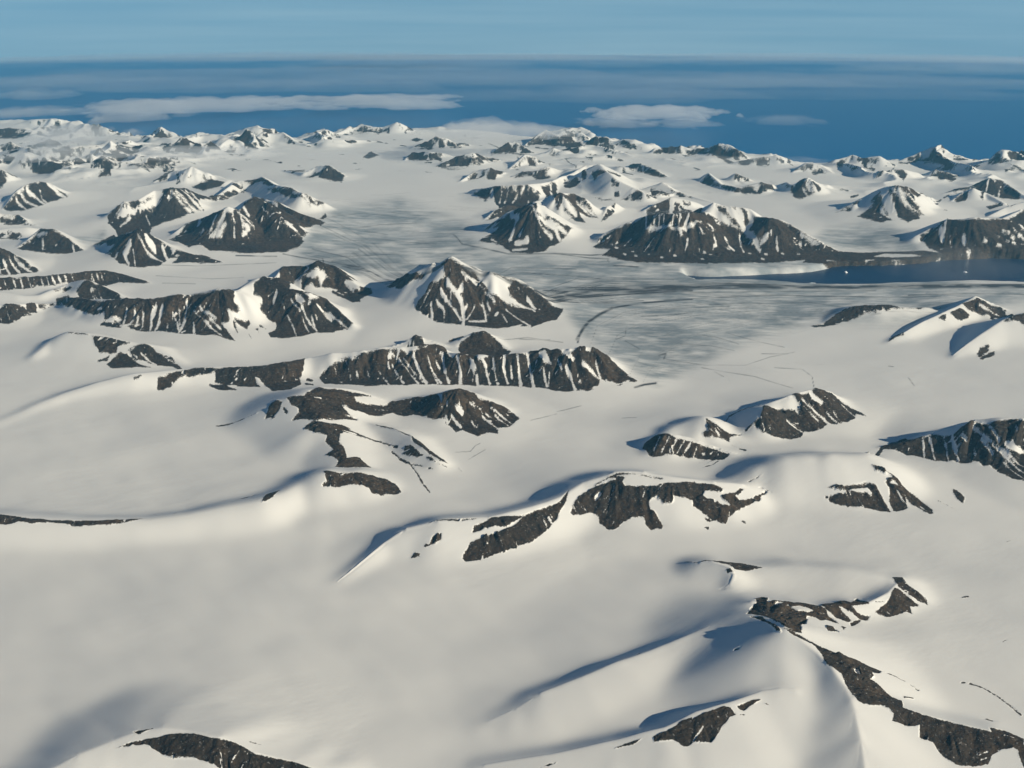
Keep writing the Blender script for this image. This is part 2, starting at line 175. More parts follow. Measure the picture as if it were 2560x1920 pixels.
    dict(ribs=0.28, rf=3.2, g=42, pts=[(-9.589, 17.546, 0.263, 0.438, 0.438), (-9.15, 17.619, 0.262, 0.437, 0.437), (-8.957, 17.949, 0.182, 0.303, 0.303), (-8.733, 18.437, 0.05, 0.083, 0.1), (-8.481, 18.397, 0.164, 0.273, 0.273), (-8.14, 18.057, 0.275, 0.458, 0.458), (-7.701, 17.728, 0.321, 0.535, 0.535), (-7.175, 17.467, 0.41, 0.683, 0.683), (-6.553, 17.373, 0.435, 0.725, 0.725), (-6.095, 17.42, 0.482, 0.803, 0.803), (-5.739, 17.409, 0.5, 0.833, 0.833), (-5.197, 17.286, 0.623, 1.039, 1.039), (-4.94, 17.39, 0.564, 0.941, 0.941), (-4.756, 17.959, 0.565, 0.942, 0.942), (-4.633, 18.227, 0.625, 1.041, 1.041)]),
    dict(ribs=0.15, rf=3, g=42, pts=[(-4.86, 18.87, 0.442, 0.736, 0.736), (-4.66, 19.199, 0.329, 0.549, 0.549), (-4.618, 19.789, 0.415, 0.691, 0.691), (-4.242, 19.879, 0.412, 0.687, 0.687), (-3.919, 19.783, 0.536, 0.894, 0.894), (-3.689, 19.932, 0.426, 0.709, 0.709), (-3.33, 19.484, 0.297, 0.495, 0.495), (-3.027, 19.141, 0.182, 0.303, 0.303), (-2.583, 19.137, 0.083, 0.139, 0.139), (-2.276, 19.249, 0.052, 0.087, 0.1)]),
    dict(ribs=0.2, rf=2.5, g=42, pts=[(-4.413, 18.183, 0.595, 0.992, 0.992), (-4.053, 17.73, 0.509, 0.849, 0.849), (-3.657, 17.518, 0.507, 0.844, 0.844), (-3.382, 17.574, 0.375, 0.624, 0.624), (-3.063, 17.187, 0.238, 0.396, 0.396), (-2.78, 16.892, 0.111, 0.185, 0.185)]),
    dict(ribs=0.2, rf=2.5, g=43, pts=[(-2.798, 19.287, 0.022, 0.05, 0.1), (-2.508, 19.324, 0.112, 0.187, 0.187), (-2.152, 19.399, 0.325, 0.541, 0.541), (-1.816, 19.345, 0.553, 0.922, 0.922), (-1.494, 18.535, 0.786, 1.31, 1.31), (-1.338, 18.946, 0.684, 1.141, 1.141), (-1.135, 18.495, 0.899, 1.498, 1.498), (-0.962, 18.965, 0.663, 1.106, 1.106), (-0.633, 18.494, 0.654, 1.09, 1.09), (-0.384, 18.328, 0.665, 1.108, 1.108), (0.012, 18.471, 0.518, 0.863, 0.863), (0.288, 18.325, 0.414, 0.69, 0.69), (0.59, 18.096, 0.225, 0.375, 0.375), (0.953, 18.003, 0.025, 0.05, 0.1)]),
    dict(g=44, pts=[(-2.094, 15.786, 0.065, 0.108, 0.108), (-1.835, 15.907, 0.096, 0.16, 0.16), (-1.608, 15.977, 0.193, 0.322, 0.322), (-1.375, 15.936, 0.129, 0.215, 0.215), (-1.083, 15.796, 0.062, 0.103, 0.103)]),
    dict(g=44, pts=[(-1.138, 16.011, 0.012, 0.05, 0.1), (-0.888, 15.976, 0.116, 0.193, 0.193), (-0.645, 16.072, 0.205, 0.342, 0.342), (-0.453, 16.048, 0.236, 0.393, 0.393), (-0.289, 16.004, 0.141, 0.235, 0.235), (-0.003, 15.655, 0.01, 0.05, 0.1)]),
    dict(ribs=0.42, rf=5, wob=0.02, g=45, pts=[(-3.184, 14.768, 0.226, 0.377, 0.377), (-2.792, 14.739, 0.332, 0.554, 0.554), (-2.354, 14.723, 0.356, 0.594, 0.594), (-1.986, 14.783, 0.402, 0.671, 0.671), (-1.479, 14.778, 0.431, 0.718, 0.718), (-1.238, 14.92, 0.397, 0.661, 0.661), (-1.031, 14.826, 0.294, 0.49, 0.49), (-0.82, 14.679, 0.326, 0.543, 0.543), (-0.517, 14.64, 0.312, 0.521, 0.521), (-0.115, 14.648, 0.32, 0.534, 0.534), (0.237, 14.717, 0.35, 0.583, 0.583), (0.513, 14.705, 0.42, 0.7, 0.7), (0.884, 14.611, 0.465, 0.775, 0.775), (1.214, 14.677, 0.464, 0.774, 0.774), (1.389, 14.924, 0.306, 0.51, 0.51), (1.642, 14.579, 0.158, 0.264, 0.264), (1.952, 14.285, 0.009, 0.05, 0.1)]),
    dict(rnd=0.5, g=46, pts=[(-7.105, 12.584, 0.025, 0.06, 0.1), (-6.914, 12.946, 0.044, 0.104, 0.1), (-6.736, 13.325, 0.063, 0.151, 0.121), (-6.506, 13.622, 0.097, 0.232, 0.185), (-6.12, 13.874, 0.159, 0.378, 0.303), (-5.652, 14.068, 0.215, 0.513, 0.41), (-5.262, 14.213, 0.204, 0.485, 0.388), (-4.867, 14.365, 0.2, 0.477, 0.382), (-4.534, 14.418, 0.207, 0.493, 0.395), (-4.092, 14.44, 0.212, 0.505, 0.404), (-3.739, 14.425, 0.231, 0.549, 0.439), (-3.463, 14.533, 0.245, 0.583, 0.467), (-3.197, 14.775, 0.235, 0.558, 0.447)]),
    dict(rnd=0.5, g=47, pts=[(-7.71, 15.254, 0.084, 0.211, 0.211), (-7.591, 15.744, 0.176, 0.439, 0.439), (-7.363, 15.884, 0.28, 0.7, 0.7), (-6.969, 15.774, 0.278, 0.696, 0.696), (-6.501, 15.588, 0.254, 0.634, 0.634), (-6.205, 15.496, 0.236, 0.59, 0.59), (-5.979, 15.447, 0.216, 0.54, 0.54), (-5.83, 15.461, 0.178, 0.445, 0.445), (-5.436, 15.181, 0.084, 0.211, 0.211), (-5.092, 14.918, 0.007, 0.05, 0.1)]),
    dict(rnd=0.3, g=48, pts=[(-4.007, 12.522, 0.024, 0.05, 0.1), (-3.762, 12.607, 0.048, 0.095, 0.1), (-3.492, 12.892, 0.087, 0.173, 0.173), (-3.395, 13.076, 0.122, 0.244, 0.244), (-3.209, 13.083, 0.185, 0.371, 0.371), (-3.072, 13.046, 0.084, 0.169, 0.169)]),
    dict(ribs=0.2, rf=3, g=48, pts=[(-3.192, 13.213, 0.166, 0.332, 0.332), (-2.951, 13.288, 0.198, 0.397, 0.397), (-2.74, 13.302, 0.272, 0.545, 0.545), (-2.437, 13.279, 0.256, 0.512, 0.512), (-2.159, 13.289, 0.21, 0.42, 0.42), (-1.862, 13.244, 0.128, 0.256, 0.256), (-1.785, 13.16, 0.075, 0.15, 0.15), (-1.445, 13.239, 0.147, 0.295, 0.295), (-1.068, 13.165, 0.241, 0.481, 0.481), (-0.76, 13.018, 0.383, 0.766, 0.766), (-0.559, 13.063, 0.31, 0.619, 0.619), (-0.33, 12.965, 0.226, 0.453, 0.453), (-0.104, 12.991, 0.123, 0.246, 0.246), (0.122, 12.809, 0.01, 0.05, 0.1)]),
    dict(rnd=0.5, g=48, pts=[(-2.824, 12.72, 0.42, 1.4, 1.4), (-2.501, 11.982, 0.3, 1, 1), (-2.309, 11.699, 0.24, 0.8, 0.8), (-2.15, 11.339, 0.2, 0.667, 0.667), (-2.033, 11.097, 0.18, 0.6, 0.6), (-1.864, 10.99, 0.1, 0.333, 0.333)]),
    dict(g=48, pts=[(-1.978, 12.406, 0.12, 0.286, 0.286), (-1.55, 12.103, 0.16, 0.381, 0.381), (-1.314, 11.868, 0.17, 0.405, 0.405), (-1.119, 11.534, 0.16, 0.381, 0.381), (-0.918, 11.281, 0.12, 0.286, 0.286), (-0.766, 11.232, 0.05, 0.119, 0.119)]),
    dict(rnd=0.6, g=49, pts=[(-5.851, 9.668, 0.205, 0.622, 0.622), (-5.55, 9.669, 0.204, 0.62, 0.62), (-4.777, 9.606, 0.17, 0.515, 0.515), (-3.998, 9.661, 0.156, 0.474, 0.474), (-3.578, 9.77, 0.165, 0.501, 0.501), (-3.207, 9.909, 0.189, 0.573, 0.573), (-2.826, 10.035, 0.204, 0.618, 0.618), (-2.614, 10.247, 0.189, 0.572, 0.572), (-2.405, 10.532, 0.188, 0.571, 0.571), (-2.196, 10.599, 0.269, 0.816, 0.816), (-1.879, 10.637, 0.233, 0.706, 0.706), (-1.556, 10.619, 0.133, 0.402, 0.402), (-1.285, 10.494, 0.039, 0.117, 0.117)]),
    dict(rnd=0.35, g=50, pts=[(-1.746, 8.589, 0.017, 0.05, 0.1), (-1.454, 9.01, 0.095, 0.226, 0.226), (-1.331, 9.183, 0.125, 0.298, 0.298), (-1.103, 9.348, 0.209, 0.497, 0.497), (-0.763, 9.405, 0.283, 0.673, 0.673), (-0.226, 9.474, 0.284, 0.676, 0.676), (0.221, 9.719, 0.265, 0.631, 0.631), (0.534, 9.959, 0.254, 0.604, 0.604), (0.807, 10.214, 0.293, 0.696, 0.696), (1.181, 10.328, 0.37, 0.882, 0.882), (1.497, 10.327, 0.383, 0.912, 0.912), (1.805, 10.256, 0.354, 0.842, 0.842), (2.275, 10.233, 0.313, 0.744, 0.744), (2.606, 10.286, 0.257, 0.612, 0.612), (2.933, 10.387, 0.118, 0.28, 0.28)]),
    dict(rnd=0.6, g=51, pts=[(2.466, 10.601, 0.13, 0.361, 0.361), (2.914, 10.708, 0.26, 0.721, 0.721), (3.248, 10.772, 0.35, 0.973, 0.973), (3.742, 10.792, 0.389, 1.082, 1.082), (4.203, 10.849, 0.351, 0.976, 0.976), (4.398, 10.885, 0.219, 0.608, 0.608), (4.552, 10.677, 0.167, 0.464, 0.464), (4.676, 10.399, 0.095, 0.264, 0.264), (4.802, 10.075, 0.01, 0.05, 0.1)]),
    dict(ribs=0.3, rf=3, g=52, pts=[(4.547, 11.765, 0.018, 0.05, 0.1), (5.058, 11.75, 0.155, 0.259, 0.259), (5.655, 11.828, 0.329, 0.548, 0.548), (5.888, 11.733, 0.465, 0.776, 0.776), (6.383, 11.551, 0.555, 0.925, 0.925), (6.967, 11.378, 0.585, 0.975, 0.975)]),
    dict(ribs=0.4, rf=6, wob=0.02, g=53, pts=[(1.604, 11.542, 0.028, 0.051, 0.1), (1.788, 11.735, 0.127, 0.231, 0.231), (1.971, 11.741, 0.26, 0.473, 0.473), (2.262, 11.697, 0.209, 0.38, 0.38), (2.544, 11.605, 0.147, 0.268, 0.268), (2.87, 11.454, 0.069, 0.125, 0.125), (3.182, 11.288, 0.026, 0.05, 0.1)]),
    dict(rnd=0.6, g=53, pts=[(1.82, 11.863, 0.063, 0.158, 0.158), (2.161, 12.179, 0.163, 0.407, 0.407), (2.533, 12.245, 0.261, 0.652, 0.652), (2.774, 12.178, 0.13, 0.324, 0.324), (3.02, 11.878, 0.064, 0.159, 0.159), (3.153, 11.662, 0.031, 0.078, 0.1)]),
    dict(ribs=0.2, rf=4, g=54, pts=[(2.807, 12.613, 0.013, 0.05, 0.1), (3.165, 12.781, 0.156, 0.283, 0.283), (3.457, 12.727, 0.243, 0.442, 0.442), (3.82, 12.871, 0.331, 0.601, 0.601), (4.021, 12.958, 0.345, 0.627, 0.627), (4.23, 13.065, 0.36, 0.654, 0.654), (4.541, 13.292, 0.216, 0.392, 0.392), (4.682, 13.116, 0.124, 0.226, 0.226), (4.951, 12.878, 0.003, 0.05, 0.1)]),
    dict(g=54, pts=[(3.376, 12.426, 0.36, 0.6, 0.6), (3.312, 12.315, 0.3, 0.5, 0.5), (3.214, 12.258, 0.16, 0.267, 0.267), (3.095, 12.217, 0.06, 0.1, 0.1)]),
    dict(rnd=0.6, g=55, pts=[(5.278, 17.051, 0.009, 0.05, 0.1), (5.558, 17.131, 0.036, 0.103, 0.103), (5.866, 17.411, 0.118, 0.338, 0.338), (6.267, 17.598, 0.217, 0.621, 0.621), (6.611, 17.579, 0.254, 0.726, 0.726), (7.039, 17.518, 0.211, 0.603, 0.603), (7.579, 17.605, 0.18, 0.515, 0.515)]),
    dict(ribs=0.1, g=56, pts=[(6.304, 16.091, 0.01, 0.05, 0.1), (6.731, 16.394, 0.107, 0.213, 0.213), (7.2, 16.772, 0.18, 0.36, 0.36), (7.575, 17.021, 0.239, 0.478, 0.478), (8.017, 17.409, 0.275, 0.551, 0.551), (8.322, 17.715, 0.279, 0.559, 0.559), (8.501, 17.808, 0.34, 0.68, 0.68), (8.784, 18.062, 0.212, 0.424, 0.424), (9.047, 17.938, 0.122, 0.245, 0.245), (9.247, 17.71, 0.009, 0.05, 0.1)]),
    dict(rnd=0.3, g=57, pts=[(7.169, 15.401, 0.047, 0.093, 0.1), (7.43, 15.613, 0.129, 0.258, 0.258), (7.798, 15.887, 0.237, 0.475, 0.475), (8.285, 16.231, 0.364, 0.727, 0.727), (8.487, 16.33, 0.42, 0.84, 0.84), (8.7, 16.376, 0.459, 0.917, 0.917), (9.05, 16.439, 0.498, 0.996, 0.996)]),
    dict(rnd=0.3, wob=0, g=58, pts=[(1.605, 8.943, 0.02, 0.057, 0.1), (1.789, 8.868, 0.08, 0.229, 0.229), (1.904, 8.8, 0.14, 0.4, 0.4), (1.998, 8.78, 0.15, 0.429, 0.429), (2.156, 8.671, 0.15, 0.429, 0.429), (2.347, 8.633, 0.08, 0.229, 0.229)]),
    dict(rnd=0.2, wob=0, g=58, pts=[(2.013, 8.77, 0.15, 0.3, 0.4), (2.152, 8.654, 0.16, 0.2, 0.5), (2.177, 8.555, 0.15, 0.16, 0.5), (2.121, 8.449, 0.12, 0.15, 0.5), (1.994, 8.383, 0.07, 0.15, 0.4), (1.851, 8.361, 0.02, 0.1, 0.2)]),
    dict(rnd=0.5, wob=0, g=58, pts=[(1.958, 8.814, 0.12, 0.4, 0.4), (2.215, 8.784, 0.11, 0.367, 0.367), (2.509, 8.72, 0.13, 0.433, 0.433), (2.816, 8.724, 0.15, 0.5, 0.5), (3.272, 8.625, 0.16, 0.533, 0.533), (3.565, 8.536, 0.15, 0.5, 0.5), (3.718, 8.509, 0.13, 0.433, 0.433), (3.823, 8.51, 0.12, 0.4, 0.4), (3.896, 8.353, 0.09, 0.3, 0.3), (3.978, 8.194, 0.02, 0.067, 0.1)]),
    dict(rnd=0.25, ribs=0.2, rf=6, wob=0.02, g=58, pts=[(2.052, 7.861, 0.15, 0.357, 0.357), (2.214, 7.922, 0.25, 0.595, 0.595), (2.368, 7.96, 0.22, 0.524, 0.524), (2.554, 7.972, 0.2, 0.476, 0.476), (2.815, 7.934, 0.19, 0.452, 0.452), (3.08, 8.005, 0.17, 0.405, 0.405), (3.346, 8.065, 0.14, 0.333, 0.333), (3.585, 8.23, 0.15, 0.357, 0.357), (3.721, 8.39, 0.14, 0.333, 0.333), (3.818, 8.252, 0.1, 0.238, 0.238), (3.955, 8.179, 0.03, 0.071, 0.1)]),
    dict(rnd=0.15, wob=0, g=59, pts=[(2.3, 7.174, 0.42, 0.9, 1.3), (2.397, 7.02, 0.41, 0.5, 1.3), (2.496, 6.889, 0.4, 0.38, 1.3), (2.572, 6.734, 0.38, 0.42, 1.2), (2.625, 6.549, 0.34, 0.85, 1), (2.641, 6.339, 0.29, 0.95, 0.9), (2.614, 6.08, 0.23, 0.85, 0.8), (2.562, 5.785, 0.16, 0.7, 0.7)]),
    dict(rnd=0.2, wob=0, g=59, pts=[(2.3, 7.174, 0.42, 1, 1), (2.464, 7.152, 0.37, 0.881, 0.881), (2.587, 7.087, 0.33, 0.786, 0.786), (2.762, 7.015, 0.28, 0.667, 0.667), (3.081, 6.961, 0.19, 0.452, 0.452), (3.345, 6.836, 0.1, 0.238, 0.238), (3.5, 6.73, 0.04, 0.095, 0.1)]),
    dict(rnd=0.3, wob=0, g=59, pts=[(2.3, 7.174, 0.42, 1.5, 1.4), (2.226, 7.412, 0.35, 1.4, 1.3), (2.118, 7.663, 0.27, 1, 1), (2.218, 7.927, 0.22, 0.7, 0.8)]),
    dict(rnd=0.25, wob=0, g=59, pts=[(2.3, 7.174, 0.42, 1.1, 1.1), (2.159, 7.079, 0.36, 1.1, 1), (2.023, 6.938, 0.3, 1, 0.9), (1.935, 6.761, 0.24, 0.9, 0.8), (1.991, 6.588, 0.2, 0.7, 0.7)]),
    dict(rnd=0.2, wob=0.03, g=59, pts=[(2.678, 6.461, 0.3, 0.714, 0.714), (2.835, 6.428, 0.28, 0.667, 0.667), (3.031, 6.399, 0.26, 0.619, 0.619), (3.362, 6.297, 0.22, 0.524, 0.524), (3.66, 6.225, 0.2, 0.476, 0.476), (3.87, 6.131, 0.18, 0.429, 0.429), (4.042, 6.011, 0.17, 0.405, 0.405)]),
    dict(rnd=0.4, wob=0, g=60, pts=[(2.103, 7.663, 0.27, 0.8, 1.1), (1.875, 7.596, 0.23, 0.5, 1.1), (1.609, 7.471, 0.2, 0.36, 1), (1.319, 7.334, 0.17, 0.32, 0.9), (0.961, 7.142, 0.15, 0.3, 0.9), (0.587, 6.927, 0.13, 0.28, 0.8), (0.244, 6.755, 0.1, 0.27, 0.7), (0.045, 6.623, 0.06, 0.25, 0.5), (-0.215, 6.496, 0.02, 0.2, 0.3)]),
    dict(rnd=0.4, wob=0, g=59, pts=[(2.314, 7.217, 0.39, 0.9, 1.5), (2.143, 7.271, 0.27, 0.8, 1.4), (1.927, 7.339, 0.18, 0.6, 1.2), (1.668, 7.289, 0.11, 0.6, 1), (1.366, 7.129, 0.06, 0.5, 0.6)]),
    dict(rnd=0.2, wob=0, g=61, pts=[(2.243, 6.582, 0.26, 0.45, 0.9), (2.142, 6.592, 0.26, 0.36, 1), (1.983, 6.574, 0.25, 0.3, 1), (1.7, 6.449, 0.24, 0.28, 1), (1.433, 6.367, 0.22, 0.28, 1), (1.163, 6.233, 0.18, 0.27, 0.9), (0.784, 6.161, 0.13, 0.26, 0.7), (0.287, 6.059, 0.08, 0.25, 0.5), (-0.202, 6.001, 0.04, 0.2, 0.3)]),
    dict(rnd=0.3, wob=0, g=62, pts=[(-3.791, 5.689, 0.1, 0.7, 0.4), (-3.472, 5.775, 0.14, 0.8, 0.5), (-3.316, 5.86, 0.16, 0.8, 0.6), (-3.181, 5.952, 0.19, 0.8, 0.75), (-2.975, 6.057, 0.22, 0.8, 1), (-2.814, 6.128, 0.25, 0.8, 1.1), (-2.632, 6.144, 0.27, 0.8, 1), (-2.441, 6.118, 0.27, 0.8, 0.9), (-2.174, 6.042, 0.28, 0.7, 0.8), (-1.916, 5.951, 0.22, 0.6, 0.7), (-1.61, 5.906, 0.17, 0.5, 0.6), (-1.367, 5.861, 0.12, 0.4, 0.5)]),
]
# water outlines: points, depth, softness of the shore, raggedness
WATER = [
    ([(-43.17, 56.49), (-28.97, 53.57), (-26.97, 54.41), (-23.55, 53.25), (-19.86, 48.17), (-16.98, 46.75), (-14.85, 46.69), (-13.26, 47.01), (-11.64, 47.34), (-9.63, 45.85), (-8.58, 46.91), (-7.60, 48.81), (-4.67, 50.42), (-2.14, 49.56), (-1.01, 48.75), (0.92, 46.47), (1.61, 48.36), (3.27, 47.22), (4.48, 44.25), (5.62, 42.23), (7.53, 42.25), (8.95, 41.68), (9.82, 40.56), (10.77, 38.61), (12.00, 38.02), (13.03, 38.53), (15.16, 39.08), (16.80, 38.74), (19.33, 38.44), (24.18, 38.12), (30.61, 37.45), (160.00, 240.00), (0.00, 600.00), (-60.00, 400.00)], 0.25, 14, 3),
    ([(3.69, 21.01), (4.29, 20.88), (5.53, 21.09), (6.50, 21.31), (7.21, 21.78), (7.74, 21.85), (8.50, 21.93), (9.21, 22.09), (9.77, 22.40), (10.96, 22.57), (13.24, 22.63), (16.26, 22.67), (14.88, 20.56), (12.08, 20.46), (10.70, 20.36), (9.67, 20.43), (8.59, 20.29), (7.21, 20.20), (6.04, 20.25), (5.57, 20.43), (4.91, 20.53), (4.34, 20.55), (3.88, 20.50)], 0.1, 2, 2),
]
# broad swells: east, north, height, two radii, turn in degrees
BUMPS = []
